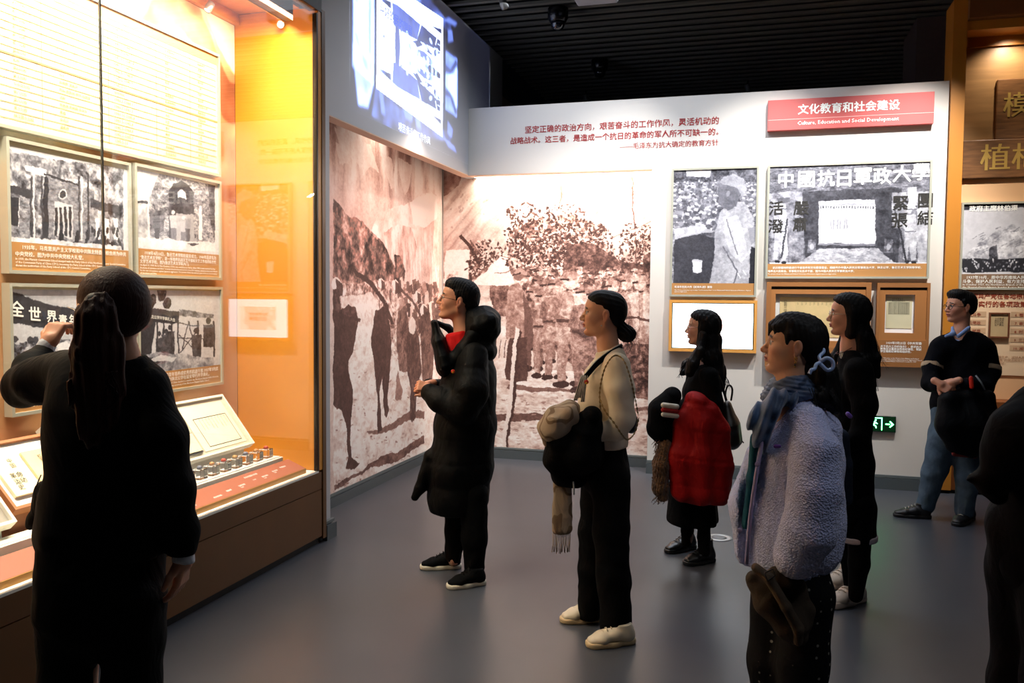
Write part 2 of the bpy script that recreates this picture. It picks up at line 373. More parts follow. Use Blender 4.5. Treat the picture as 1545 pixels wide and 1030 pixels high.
# ------------------------------------------------------------------ murals
def mural_side():
    c = Canvas(0, -3.066, (4.967, .105), (7.955, 3.09), 300, .74)
    tx = c.fb(.10, 1)*.9; fine = c.fb(.03, 2, gain=.8); big = c.fb(.5, 3)
    warm = c.fb(.35, 12, sx=.35, sy=2.2)
    c.a += big*.12+fine*.05
    vv = np.linspace(0, 1.118, c.H)[:, None]
    c.a += np.clip((vv-.80)*1.2, 0, .2)*(warm*6)
    for p in ([(505, 192), (560, 222), (572, 262), (560, 250), (548, 262), (536, 240), (515, 238)], [(575, 228), (590, 240), (596, 285), (590, 288), (582, 262)], [(600, 240), (622, 250), (618, 282), (611, 296), (604, 270)],
              [(505, 215), (518, 225), (528, 250), (512, 250)]): c.poly(p, .88, .75)
    # clouds and pale mountain
    c.poly([(560, 345), (572, 320), (590, 314), (608, 310), (622, 303), (640, 292), (655, 292), (662, 300), (662, 440), (600, 430)], .90, .8, c.fb(.15, 5)*.7)
    c.poly([(618, 305), (630, 300), (650, 291), (660, 298), (660, 330), (640, 345), (622, 340)], .97, .85)
    c.poly([(580, 350), (600, 338), (620, 345), (628, 372), (622, 410), (596, 405), (582, 372)], .70, .7, c.fb(.12, 6, sx=.6, sy=1.4))
    for i in range(22):
        x = 600+i*2.9; c.line([(x, 350+(i*37) % 60), (x+3, 430+(i*13) % 14)], 1.0, .62, .5)
    # wooded hillside
    t = c.fb(.09, 7, gain=.7)*1.3
    c.poly([(503, 300), (516, 312), (528, 325), (545, 332), (562, 350), (577, 365), (590, 390), (603, 420), (606, 436), (503, 440)], .50, .9, t)
    c.poly([(503, 340), (520, 345), (533, 375), (528, 400), (545, 380), (560, 352), (580, 372), (592, 398), (598, 425), (503, 425)], .33, .8, t)
    c.poly([(595, 384), (604, 386), (611, 410), (609, 428), (598, 428)], .30, .9, t)
    c.poly([(503, 300), (509, 306), (507, 322), (503, 322)], .25, .8)
    # column of marching men, their hats, poles
    g = c.fb(.06, 8, gain=.8)*1.6
    c.poly([(503, 430), (560, 425), (610, 428), (662, 430), (662, 560), (503, 560)], .66, 1, g)
    R = random.Random(4)
    for i in range(60):
        x = R.uniform(600, 662); y = R.uniform(418, 490); h = R.uniform(8, 18)
        c.poly([(x-3, y), (x+2, y-2), (x+4, y+h), (x-2, y+h*1.2)], R.choice((.25, .35, .85, .6)), .85)
    c.poly([(515, 450), (560, 442), (575, 470), (560, 540), (520, 520)], .95, .85, g*.3)
    c.line([(532, 405), (560, 430), (582, 458), (592, 490)], 6, .22, .95); c.line([(600, 430), (625, 460), (640, 490)], 4, .28, .9)
    for x, y, r in ((576, 430, 6), (597, 430, 6), (508, 432, 9), (630, 447, 6), (640, 470, 8)):
        c.ell(x, y, r*.8, r*1.3, .93); c.poly([(x, y-r), (x+r*.9, y-r*.3), (x+r, y+r*1.6), (x, y+r*2)], .25, .9)
    c.poly([(503, 440), (512, 438), (515, 470), (525, 462), (536, 468), (540, 485), (535, 520), (528, 545), (516, 520), (503, 540)], .27, .95, g*.2)
    # ground
    t2 = c.fb(.07, 9, sx=1.6, gain=.75)
    c.poly([(503, 560), (530, 530), (560, 520), (600, 545), (640, 520), (662, 540), (662, 760), (503, 760)], .88, 1, t2*.7)
    for i in range(120):
        x = R.uniform(505, 640); y = R.uniform(560, 735); c.ell(x, y, R.uniform(.8, 3), R.uniform(.6, 1.5), R.choice((.5, .6, .35)), .7)
    c.poly([(503, 733), (520, 722), (548, 708), (575, 690), (600, 680), (622, 668), (640, 655), (640, 668), (610, 688), (585, 700), (560, 708), (530, 722), (503, 742)], .30, .9, t2*.4)
    c.poly([(553, 652), (575, 648), (602, 632), (618, 622), (640, 618), (640, 630), (618, 634), (596, 646), (575, 656), (556, 657)], .34, .85)
    # dark marchers
    c.poly([(503, 470), (520, 478), (523, 510), (526, 560), (532, 590), (531, 620), (529, 650), (530, 690), (541, 698), (534, 706), (521, 707), (526, 690), (522, 640), (516, 620), (503, 612)], .24, 1, g*.12)
    c.poly([(523, 480), (535, 474), (538, 500), (533, 530), (525, 545), (520, 520)], .26, 1)
    c.poly([(566, 470), (584, 462), (588, 500), (590, 540), (588, 565), (585, 600), (587, 620), (582, 632), (579, 630), (579, 600), (577, 570), (573, 590), (574, 630), (576, 650), (570, 655), (568, 640), (570, 600), (565, 560), (560, 520)], .25, 1, g*.15)
    c.poly([(600, 470), (612, 462), (618, 500), (617, 560), (602, 560), (597, 520)], .34, .9, g*.3)
    c.poly([(615, 495), (625, 485), (632, 510), (636, 560), (628, 590), (627, 630), (622, 637), (618, 630), (620, 590), (613, 550)], .30, 1, g*.25)
    c.ell(622, 492, 5, 12, .9, .9); c.poly([(600, 560), (608, 590), (605, 606), (597, 604)], .4, .8)
    c.poly([(633, 480), (648, 470), (655, 520), (650, 600), (638, 600)], .28, .9, g*.3)
    c.line([(503, 478), (530, 480), (543, 486)], 4, .22, .9)
    c.warp(.03, .22, 200); c.warp(.010, .05, 210); c.a += c.fb(.025, 220, gain=.9)*.22; c.a = .5+(c.a-.5)*1.1+.03; c.soft(1)
    rgb = ramp(np.clip(c.a, 0, 1), SEPIA)
    pink = np.clip(1-np.abs(vv-.75)*3, 0, 1)[..., None]*np.array([.05, -.05, -.06]); rgb = rgb+pink*(rgb.mean(-1, keepdims=True) > .5)
    return c, rgb
def foliage(c, cx, cy, rx, ry, n, R, dark=.14):
    for i in range(n):
        a = R.uniform(0, 6.283); r = math.sqrt(R.random()); x = cx+rx*r*math.cos(a); y = cy+ry*r*math.sin(a)
        s = R.uniform(1.4, 3.8); q = R.uniform(0, 3.14); v = R.choice((dark, dark, .22, .3, .9))
        c.poly([(x+s*math.cos(q), y+s*math.sin(q)), (x-s*.5*math.sin(q), y+s*.5*math.cos(q)), (x-s*math.cos(q), y-s*math.sin(q)), (x+s*.6*math.sin(q), y-s*.6*math.cos(q))], v, .9)
def mural_rear():
    c = Canvas(1, 7.962, (-3.052, .11), (-.942, 3.09), 330, .84)
    R = random.Random(11)
    # streaked loess slopes: diagonal striations
    X, Y = np.meshgrid(np.linspace(0, 1, c.W), np.linspace(0, 1.118, c.H))
    d1 = fbm(c.H, c.W, 90, 21, 5, sx=1.0, sy=1.0)
    ph = (X*.9-Y*1.05)
    idx = np.clip(((ph+1.25)*400).astype(int), 0, 999); prof = np.convolve(np.random.default_rng(5).random(1010), np.ones(11)/11, 'valid')[:1000]
    st = prof[idx]-.5
    c.a = (.80+st*.55+(d1-.5)*.55).astype(np.float32)
    c.a += np.clip((Y-.72)*1.2, 0, .2)
    c.a -= np.clip(.22-X, 0, .3)*.6*(Y > .5)
    c.poly([(662, 256), (700, 262), (693, 280), (678, 290), (662, 300)], .45, .8, c.fb(.1, 30))
    for i in range(60):
        x = R.uniform(670, 980); y = R.uniform(270, 345); c.ell(x, y, R.uniform(1, 4), R.uniform(.6, 2), .55, .5, -.8)
    c.line([(846, 258), (846, 320)], 2, .42, .85); c.line([(952, 258), (957, 330), (960, 400)], 2.4, .36, .9)
    c.line([(925, 360), (955, 345), (990, 332)], 1.6, .5, .8)
    # light ground first
    t2 = c.fb(.07, 31, sx=2.2, gain=.8)
    c.poly([(662, 560), (990, 560), (990, 700), (662, 700)], .86, 1, t2*.9)
    c.poly([(662, 430), (770, 425), (770, 560), (662, 560)], .85, 1, t2*.6)
    # house front and tent roof
    c.poly([(671, 378), (707, 376), (707, 432), (669, 430)], .97)
    c.poly([(668, 420), (680, 408), (692, 410), (690, 440), (664, 440)], .9, .8, c.fb(.03, 40)*2)
    c.poly([(716, 424), (735, 404), (757, 387), (785, 400), (790, 425), (750, 432), (720, 430)], .97)
    c.line([(745, 412), (765, 411), (780, 405)], 1.2, .5)
    c.line([(750, 383), (790, 403)], 1.2, .4)
    # trees
    c.poly([(708, 360), (722, 380), (728, 395), (742, 397), (732, 412), (712, 422), (709, 400)], .35, .6, c.fb(.03, 41)*2)
    c.line([(694, 355), (712, 378), (722, 400)], 5, .2); c.line([(709, 400), (712, 430)], 5, .2)
    foliage(c, 732, 380, 26, 20, 130, R); foliage(c, 718, 400, 16, 16, 90, R)
    c.poly([(770, 350), (800, 320), (830, 330), (860, 320), (890, 335), (915, 350), (918, 400), (985, 385), (985, 440), (930, 450), (780, 440), (765, 400)], .45, .55, c.fb(.04, 42)*2.2)
    for q in ((790, 325, 28, 18, 90), (850, 325, 32, 18, 100), (800, 355, 40, 24, 260), (870, 355, 44, 26, 330), (840, 385, 60, 26, 420), (905, 380, 22, 40, 220), (780, 385, 24, 24, 120), (885, 400, 60, 22, 320), (955, 385, 22, 50, 260), (975, 370, 16, 30, 120)):
        foliage(c, *q, R)
    c.poly([(855, 370), (880, 365), (900, 372), (935, 395), (985, 400), (985, 425), (905, 430), (850, 410)], .26, .75, c.fb(.04, 43)*.8)
    c.poly([(970, 385), (988, 380), (988, 590), (972, 590)], .27, .9, c.fb(.05, 44)*1.2)
    # far crowd
    g = c.fb(.04, 45, gain=.8)*1.2
    c.poly([(738, 432), (766, 430), (766, 475), (745, 478)], .33, .8, g*.8)
    c.poly([(795, 410), (985, 405), (985, 590), (930, 600), (795, 500)], .40, .85, g)
    for i in range(34):
        x = 800+i*5.6+R.uniform(-2, 2); y = R.uniform(405, 425); soldier(c, x, y, R.uniform(70, 85), R.uniform(.45, .75), g, seed=i, legs=False)
    for x, y, h, v in ((985, 425, 150, .55), (965, 420, 150, .7), (945, 418, 150, .62), (925, 425, 150, .7), (812, 420, 110, .5), (826, 425, 125, .55)):
        soldier(c, x, y, h, v, g*.7, seed=int(x))
    c.poly([(935, 520), (988, 520), (988, 585), (940, 590)], .3, .9, g)
    for x, y, h, v in ((806, 436, 124, .55), (820, 440, 130, .62), (840, 424, 150, .58), (862, 414, 172, .66), (884, 436, 158, .55), (900, 440, 160, .5)):
        soldier(c, x, y, h, v, g*.6, seed=int(x), light=.3)
    # the big man in a long coat on the left
    c.poly([(766, 432), (782, 428), (794, 445), (800, 480), (795, 512), (770, 516), (762, 510), (763, 460)], .58, 1, g*.5)
    c.poly([(790, 440), (801, 470), (803, 520), (797, 560), (790, 520)], .33, .9)
    c.poly([(768, 510), (795, 508), (794, 575), (778, 578), (762, 572), (761, 560)], .26, 1, g*.2)
    c.ell(781, 418, 7, 8, .45); c.poly([(774, 414), (780, 407), (792, 409), (794, 417)], .62, 1); c.line([(772, 417), (784, 414)], 2, .2)
    # pole and dark band
    c.poly([(738, 626), (800, 624), (838, 628), (838, 634), (770, 636), (738, 632)], .28, .9)
    c.poly([(950, 560), (988, 556), (988, 606), (960, 600)], .3, .85, g); c.poly([(948, 615), (988, 612), (988, 618), (948, 620)], .35, .8)
    c.poly([(765, 580), (860, 588), (870, 592), (800, 590), (763, 586)], .3, .8)
    for i in range(200):
        x = R.uniform(738, 985); y = R.uniform(592, 684); c.ell(x, y, R.uniform(1, 5), R.uniform(.6, 1.6), R.choice((.55, .45, .7, .98)), .7)
    c.poly([(777, 492), (783, 494), (774, 590), (763, 676), (757, 676), (767, 590)], .92); c.poly([(783, 496), (786, 500), (777, 600), (766, 676), (763, 676), (773, 590)], .2)
    for x in (745, 752, 760): c.line([(x, 512), (x-2, 540)], 4, .85); c.line([(x+3, 512), (x+1, 540)], 1.2, .3)
    c.warp(.022, .16, 230); c.warp(.008, .04, 240); c.a += c.fb(.02, 250, gain=.9)*.22; c.soft(1)
    return c, ramp(np.clip(c.a, 0, 1), SEPIA)
for fn, nm, lb in ((mural_side, 'mural', 'sepia mural of marching men on left recess wall beside display case'), (mural_rear, 'mural', 'sepia mural of crowd under trees on rear wall below red quotation')):
    c, rgb = fn(); tag(canvas_quad(nm, c, rgb, None, .65, .003), lb, 'mural')
# thin seams between the printed sheets are modelled as narrow cover strips
# ------------------------------------------------------------------ projection on the header
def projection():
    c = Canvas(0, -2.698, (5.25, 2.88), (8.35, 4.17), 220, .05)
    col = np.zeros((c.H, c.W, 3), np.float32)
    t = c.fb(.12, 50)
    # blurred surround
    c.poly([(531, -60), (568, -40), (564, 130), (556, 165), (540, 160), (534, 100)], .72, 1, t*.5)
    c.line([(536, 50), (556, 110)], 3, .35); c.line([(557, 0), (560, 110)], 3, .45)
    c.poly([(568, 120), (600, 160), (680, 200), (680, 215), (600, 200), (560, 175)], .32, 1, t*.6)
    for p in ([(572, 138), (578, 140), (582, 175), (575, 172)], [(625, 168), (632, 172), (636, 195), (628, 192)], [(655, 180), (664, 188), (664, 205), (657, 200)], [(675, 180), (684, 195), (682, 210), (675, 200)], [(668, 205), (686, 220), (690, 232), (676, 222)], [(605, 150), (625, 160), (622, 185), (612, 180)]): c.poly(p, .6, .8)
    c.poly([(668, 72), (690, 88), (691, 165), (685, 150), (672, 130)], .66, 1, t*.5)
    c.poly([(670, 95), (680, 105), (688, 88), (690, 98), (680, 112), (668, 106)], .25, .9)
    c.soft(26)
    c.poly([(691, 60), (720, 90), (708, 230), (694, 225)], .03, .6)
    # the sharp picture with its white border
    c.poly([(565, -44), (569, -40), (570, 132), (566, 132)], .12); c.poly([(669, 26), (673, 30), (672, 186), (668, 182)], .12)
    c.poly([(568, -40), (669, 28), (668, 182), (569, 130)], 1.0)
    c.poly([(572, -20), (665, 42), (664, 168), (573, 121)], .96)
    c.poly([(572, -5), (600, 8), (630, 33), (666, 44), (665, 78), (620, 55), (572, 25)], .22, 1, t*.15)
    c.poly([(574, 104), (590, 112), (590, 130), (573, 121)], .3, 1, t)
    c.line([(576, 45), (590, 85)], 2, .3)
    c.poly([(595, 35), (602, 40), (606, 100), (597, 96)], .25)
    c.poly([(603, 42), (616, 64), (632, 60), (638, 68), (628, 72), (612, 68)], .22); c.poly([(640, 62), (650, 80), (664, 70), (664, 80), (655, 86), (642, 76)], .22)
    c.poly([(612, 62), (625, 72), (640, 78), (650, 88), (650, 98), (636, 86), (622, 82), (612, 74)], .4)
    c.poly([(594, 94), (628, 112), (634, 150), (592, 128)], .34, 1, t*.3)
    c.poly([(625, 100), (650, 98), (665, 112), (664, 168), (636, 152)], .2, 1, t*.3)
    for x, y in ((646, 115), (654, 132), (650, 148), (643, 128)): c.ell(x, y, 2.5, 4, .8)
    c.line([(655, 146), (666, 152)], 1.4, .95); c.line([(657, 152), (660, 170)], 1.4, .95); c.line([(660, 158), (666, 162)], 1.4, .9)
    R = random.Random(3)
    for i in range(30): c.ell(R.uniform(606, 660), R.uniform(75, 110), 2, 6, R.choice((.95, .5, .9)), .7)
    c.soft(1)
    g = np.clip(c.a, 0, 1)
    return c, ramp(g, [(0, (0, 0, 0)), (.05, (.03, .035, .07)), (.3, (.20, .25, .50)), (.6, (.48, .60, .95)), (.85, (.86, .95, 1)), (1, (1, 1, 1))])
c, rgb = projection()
pe = canvas_quad('film_glow_sheet', c, rgb, None, .9, .0015, emit=1.15)
tag(pe, 'blue-white glowing sheet as projected film picture on the grey header above the side mural', 'projection')
# projector light put into an emissive sheet on the wall, transparent where dark
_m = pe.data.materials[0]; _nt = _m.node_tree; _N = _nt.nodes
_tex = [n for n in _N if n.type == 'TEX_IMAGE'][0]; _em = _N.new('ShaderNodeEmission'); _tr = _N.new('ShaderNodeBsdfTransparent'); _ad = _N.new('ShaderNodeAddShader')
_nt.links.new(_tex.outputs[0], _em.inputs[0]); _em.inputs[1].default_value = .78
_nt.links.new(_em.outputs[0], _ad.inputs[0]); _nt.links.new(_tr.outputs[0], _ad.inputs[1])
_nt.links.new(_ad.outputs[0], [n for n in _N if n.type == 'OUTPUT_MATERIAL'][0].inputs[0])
glowt = mat('glowing_film_lettering', (.9, .93, 1), .8, emit=(.92, .94, 1), est=.75)  # own glow stands in for projected light
def wall_text_left(s, x0, y0, x1, y1, m, xx, **k):
    a, b = on(x0, y0, 0, xx), on(x1, y1, 0, xx)
    return text('lettering', s, m, a, (0, 1, 0), (0, 0, 1), w=b[1]-a[1], **k)
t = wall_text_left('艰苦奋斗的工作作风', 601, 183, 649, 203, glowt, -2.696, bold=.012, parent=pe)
t = wall_text_left('斗好的民的開展', 573, 2, 622, 36, mat('faint_glowing_lettering', (.5, .55, .8), .8, emit=(.45, .52, .82), est=.6), -2.696, bold=.01, parent=pe)
# ------------------------------------------------------------------ glazed display case along the left wall
cs = empty('display_case', (-2.95, 2.4, 0), 'long amber display case with glass front and lit interior on the left', 'display case')
Y0, Y1 = .6, 4.855; XF, XB = -2.67, -3.30
box('base', (-3.30, -2.672, Y0, 4.80, .05, .355), amber_d, cs)
box('base_rail', (-3.30, -2.672, Y0, 4.80, .360, .470), amber_d, cs)
box('kick_board', (-3.25, -2.70, Y0, 4.80, 0, .049), black, cs)
box('deck', (-3.27, -2.672, Y0, 4.765, .4705, .482), mat('white_deck', (.93, .92, .88), .4), cs)
box('post', (-3.30, -2.668, 4.812, 4.855, .03, 3.40), amber_d, cs)
box('side_wall', (-3.27, -2.672, 4.77, 4.812, .483, 3.40), amber, cs)
box('glass_channel', (-2.700, -2.6715, 4.752, 4.7695, .483, 3.36), mat('dark_bronze', (.12, .07, .04), .4, metal=.5), cs)
box('ceiling_panel', (-3.27, -2.80, Y0, 4.769, 3.402, 3.43), amber, cs)
box('front_fascia', (-2.73, -2.668, Y0, 4.811, 3.38, 3.62), mat('dark_brown_fascia', (.20, .12, .07), .5), cs)
box('top_trim', (-3.27, -3.235, Y0, 4.769, 3.335, 3.401), amber, cs)
bm_ = box('lamp_beam', (-2.80, -2.745, Y0, 4.60, 3.27, 3.401), mat('brown_beam', (.30, .17, .08), .5), cs)
box('beam_edge', (-2.812, -2.801, Y0, 4.60, 3.265, 3.30), amber, cs)
# printed back panel: pale mountains
c = Canvas(0, -3.272, (1.3, .483), (4.769, 3.334), 130, .8)
X, Y = np.meshgrid(np.linspace(0, 1, c.W), np.linspace(0, 1, c.H))
c.a[:] = .62
nz = fbm(c.H, c.W, 70, 60, 5)-.5
hill = .86+.06*np.sin(X*9)+.05*np.sin(X*23+1)+nz*.10
c.a = np.where(Y > hill+.07, .93, np.where(Y > .60, .72+nz*1.3-(np.abs(Y-hill) < .05)*.25, .62+nz*.04)).astype(np.float32)
c.soft(2)
rgb = ramp(np.clip(c.a, 0, 1), [(0, (.35, .16, .08)), (.35, (.60, .36, .24)), (.62, (.80, .60, .42)), (.85, (.93, .80, .62)), (1, (1, .97, .90))])
canvas_quad('back_panel', c, rgb, cs, .6, .02)
# front glass: three sheets
glass = bpy.data.materials.new('clear_glass'); glass.use_nodes = True; nt = glass.node_tree; nt.nodes.clear()
o_ = nt.nodes.new('ShaderNodeOutputMaterial'); mx = nt.nodes.new('ShaderNodeMixShader'); fr = nt.nodes.new('ShaderNodeFresnel'); fr.inputs[0].default_value = 1.5
tr = nt.nodes.new('ShaderNodeBsdfTransparent'); tr.inputs[0].default_value = (.985, .99, .985, 1); gl = nt.nodes.new('ShaderNodeBsdfGlossy'); gl.inputs['Roughness'].default_value = 0.0
ge = nt.nodes.new('ShaderNodeNewGeometry'); mr = nt.nodes.new('ShaderNodeMapRange'); mr.inputs[3].default_value = 1.5; mr.inputs[4].default_value = 1/1.5
nt.links.new(ge.outputs['Backfacing'], mr.inputs[0]); nt.links.new(mr.outputs[0], fr.inputs[0])
nt.links.new(fr.outputs[0], mx.inputs[0]); nt.links.new(tr.outputs[0], mx.inputs[1]); nt.links.new(gl.outputs[0], mx.inputs[2]); nt.links.new(mx.outputs[0], o_.inputs[0])
for a, b in ((Y0, 2.959), (2.967, 4.751)):
    box('glass_pane', (-2.690, -2.682, a, b, .484, 3.378), glass, cs)
box('glass_joint', (-2.691, -2.681, 2.960, 2.966, .484, 3.378), mat('grey_joint', (.30, .33, .33), .4), cs)
# small case spotlights
chrome = mat('pale_silver', (.75, .76, .76), .3, metal=.6)
def case_lamp(pos, d, lab, lit=False):
    e = empty('case_spotlight', pos, lab, 'spotlight')
    tf = Vector(d).to_track_quat('Z', 'Y').to_matrix().to_4x4(); tf.translation = Vector(pos)
    lathe('lamp_barrel', [(.004, -.03), (.020, -.028), (.023, 0), (.023, .03), (.020, .034), (.017, .02)], chrome, e, tf)
    lathe('lens', [(.016, .022), (.016, .027)], mat('lamp_glow', (1, .95, .85), .5, emit=(1, .93, .85), est=12), e, tf, 14)
    box('mounting_stem', (pos[0]-.004, pos[0]+.004, pos[1]-.004, pos[1]+.004, pos[2]+.02, 3.402), chrome, e)
case_lamp(on(316, 10, 0, -3.18), (-.3, -.5, -1), 'silver case spotlight near the top trim, the left of two')
case_lamp(on(424, 36, 0, -2.92), (.45, -.9, -.5), 'glowing spotlight standing in for a lamp reflection before the amber side wall')  # solid lamp in place of a ceiling spot mirrored in the glass
# ---- framed panels on the back of the case
silver = mat('champagne_aluminium', (.74, .74, .68), .35, metal=.35)
capbrown = mat('ochre_caption', (.70, .50, .28), .6)
wink = mat('white_ink', (.97, .97, .95), .6)
yink = mat('gold_ink', (.58, .38, .10), .6)
FX = -3.222
def wall_frame(x0, x1, z0, z1, lab, group=None, depth=.045, wdt=.016, cat='framed panel'):
    """frame on the case's back wall; x0,x1 are along the wall"""
    e = empty('framed_panel', (-3.27, (x0+x1)/2, (z0+z1)/2), lab, cat, group)
    B = (-3.268, FX)
    boxes('frame', [(B[0], B[1], x0, x0+wdt, z0, z1), (B[0], B[1], x1-wdt, x1, z0, z1), (B[0], B[1], x0+wdt, x1-wdt, z1-wdt, z1), (B[0], B[1], x0+wdt, x1-wdt, z0, z0+wdt)], silver, e)
    box('backing', (-3.268, FX-.014, x0+wdt, x1-wdt, z0+wdt, z1-wdt), mat('cream_board', (.90, .87, .72), .6), e)
    return e
PX = FX-.0125
def case_text(s, y, z, w, m, parent, **k):
    return text('lettering', s, m, (PX+.0012, y, z), (0, 1, 0), (0, 0, 1), w=w, parent=parent, **k)
# chart with branch-school lists
e = wall_frame(2.2, 4.545, 2.335, 3.085, 'large cream chart of branch schools, topmost panel in the display case')
box('chart_band', (PX-.001, PX, 2.216, 4.529, 3.015, 3.069), mat('pale_orange_band', (.88, .66, .42), .6), e)
line_m = mat('ochre_rule', (.80, .60, .38), .6)
bz = [(PX, PX+.0008, 2.23, 4.515, z-.0012, z+.0012) for z in np.arange(2.385, 3.01, .0355)]
bz += [(PX, PX+.0008, y-.001, y+.001, 2.375, 3.0) for y in (2.62, 3.20, 3.62, 3.98, 4.27)]
bz += [(PX, PX+.001, 2.216, 4.529, 2.667, 2.676)]
tag(boxes('rules', bz, line_m, e), kind=None)
rows = ['陕江第十分校', '第十分校', '第九分校', '第八分校', '华中总分校', '第五分校', '第四分校', '名称']
pr = ['温希林', '李克宗', '覃裕', '张茵逸 罗炳辉 张文华', '洪毅', '陈毅 黄炎廷 钟伟 谷炳堂', '彭雪枫 张爱萍', '校长']
dt = ['1945.5-10', '1942.2-1945.9', '1942.5-1944.8', '1941.5-1945.8', '1941.10-1945.8', '1940.7-1941.5', '1940.3-1944.11', '存续时间']
lc = ['盐城陵地区', '淮南路西', '皖江', '桐城', '淮北', '安徽', '涡阳', '办学地点']; ad = ['皖南军区', '新四军七师', '新四军', '四师', '二师', '新四军', '四师', '隶属关系']
for i in range(8):
    z = 2.411+i*.0355
    for s, y in ((rows[i], 3.04), (pr[i], 3.30), (dt[i], 3.66), (lc[i], 4.05), (ad[i], 4.34)): text('lettering', s, yink, (PX+.001, y, z), (0, 1, 0), (0, 0, 1), h=.017, parent=e, bold=.01)
rows2 = ['冀南分校', '第一分校', '第二分校', '第三分校', '第六分校', '第七分校', '太行分校', '太岳分校', '名称']
for i in range(9):
    z = 2.70+i*.0355
    for s, y in ((rows2[i], 3.04), (dt[i % 8], 3.66), (lc[i % 8], 4.05), (ad[i % 8], 4.34)): text('lettering', s, yink, (PX+.001, y, z), (0, 1, 0), (0, 0, 1), h=.017, parent=e, bold=.01)
def pic(parent, y0, y1, z0, z1, fn, ax=0, val=None, nm='photograph', ppm=420, stops=GREY):
    c = Canvas(ax, val if val is not None else PX, (y0, z0), (y1, z1), ppm, .85); fn(c); c.warp(.008, .06, 60); c.warp(.003, .02, 61); c.a += c.fb(.01, 62, gain=.9)*.18; c.soft(1)
    return canvas_quad(nm, c, ramp(np.clip(c.a, 0, 1), stops), parent, .45, .0012)
# photo 1: hall built against a hillside
def ph_hall(c):
    t = c.fb(.05, 70, gain=.8); 
    c.poly([(0, 218), (60, 236), (186, 250), (186, 300), (0, 300)], .55, 1, t*1.6)
    c.poly([(0, 250), (186, 262), (186, 400), (0, 400)], .5, .85, t*2.0)
    c.poly([(0, 222), (70, 240), (182, 252), (182, 240), (0, 205)], .97)
    b = c.fb(.02, 71, sx=2, gain=.9)
    c.poly([(64, 262), (118, 280), (142, 290), (140, 366), (62, 358)], .52, 1, b*.8)
    c.poly([(2, 278), (44, 290), (44, 358), (2, 354)], .5, 1, b); c.poly([(2, 276), (46, 287), (44, 300), (2, 288)], .18)
    c.poly([(6, 295), (12, 296), (14, 335), (6, 330)], .95); c.poly([(14, 297), (27, 300), (27, 342), (14, 340)], .15); c.line([(28, 300), (28, 343)], 1.2, .95)
    for x in (46, 50, 62, 66, 118, 122, 132): c.line([(x, 266), (x+1, 362)], 2.6, .2 if x not in (50, 66, 122) else .85)
    c.poly([(66, 262), (72, 270), (72, 360), (63, 358)], .15)
    c.poly([(36, 250), (70, 256), (68, 266), (38, 258)], .9)
    c.line([(66, 262), (118, 281)], 2.5, .15)
    c.ell(94, 294, 7, 8.5, .85); c.ell(94, 294, 5, 6.5, .2)
    c.poly([(82, 303), (109, 310), (109, 360), (80, 357)], .8, 1)
    for x in (82, 89, 96, 103): c.poly([(x, 312), (x+4, 313), (x+4, 358), (x, 357)], .15)
    c.poly([(136, 300), (182, 312), (182, 326), (136, 314)], .2, 1, t*.5)
    for x in (142, 156, 170): c.poly([(x, 330), (x+7, 330), (x+10, 362), (x+2, 362)], .9)
    R = random.Random(5)
    for i in range(26): c.ell(R.uniform(130, 182), R.uniform(345, 372), 2, 5, .12)
    for x in (92, 116): c.ell(x, 352, 2.2, 5, .08); c.poly([(x-3, 355), (x+3, 355), (x+2, 370), (x-2, 370)], .08)
    c.poly([(0, 358), (60, 360), (182, 372), (182, 385), (0, 372)], .93, 1, t*.8)
# photo 2: stone gate with arch and people
def ph_gate(c):
    t = c.fb(.06, 72, gain=.7); b = c.fb(.02, 73, sx=1.8, gain=.9)
    c.poly([(196, 248), (325, 270), (325, 380), (196, 372)], .88, 1, t*.3)
    c.poly([(240, 262), (324, 276), (324, 368), (226, 365), (224, 300)], .58, 1, b*1.3)
    c.poly([(254, 318), (254, 290), (262, 278), (274, 273), (285, 280), (292, 292), (292, 322)], .2, 1, t*.2)
    for k in range(9):
        a = math.pi*(1-k/8); c.line([(273+20*math.cos(a), 292-20*math.sin(a)), (273+26*math.cos(a), 292-26*math.sin(a))], 1.2, .9)
    c.ell(274, 293, 5.5, 6, .95); c.poly([(268, 294), (280, 295), (280, 300), (268, 299)], .95)
    c.poly([(254, 300), (292, 302), (292, 366), (254, 364)], .24, 1, t*.5)
    c.poly([(265, 322), (292, 324), (292, 366), (265, 364)], .8, .8)
    c.poly([(198, 300), (222, 304), (222, 308), (198, 304)], .15); c.poly([(198, 306), (222, 308), (222, 360), (198, 358)], .75, 1, t*.8)
    c.poly([(300, 310), (304, 310), (305, 362), (299, 362)], .95); c.poly([(313, 275), (324, 278), (324, 360), (318, 340)], .25, .8, t)
    c.poly([(226, 318), (248, 316), (246, 350), (226, 350)], .35, .7, t)
    for x, y, s, v in ((236, 322, 1, .3), (261, 321, 1.08, .75), (276, 328, 1.02, .7), (283, 326, .9, .6)):
        c.ell(x, y, 2.6*s, 3*s, v+.1); c.poly([(x-5*s, y+4), (x+5*s, y+4), (x+4*s, y+24*s), (x-4*s, y+24*s)], v); c.poly([(x-4*s, y+22*s), (x+4*s, y+22*s), (x+3*s, y+46*s), (x-3*s, y+46*s)], v*.6)
    c.poly([(196, 358), (324, 366), (324, 380), (196, 372)], .92, 1, t*.3); c.poly([(282, 366), (300, 367), (290, 372)], .3)
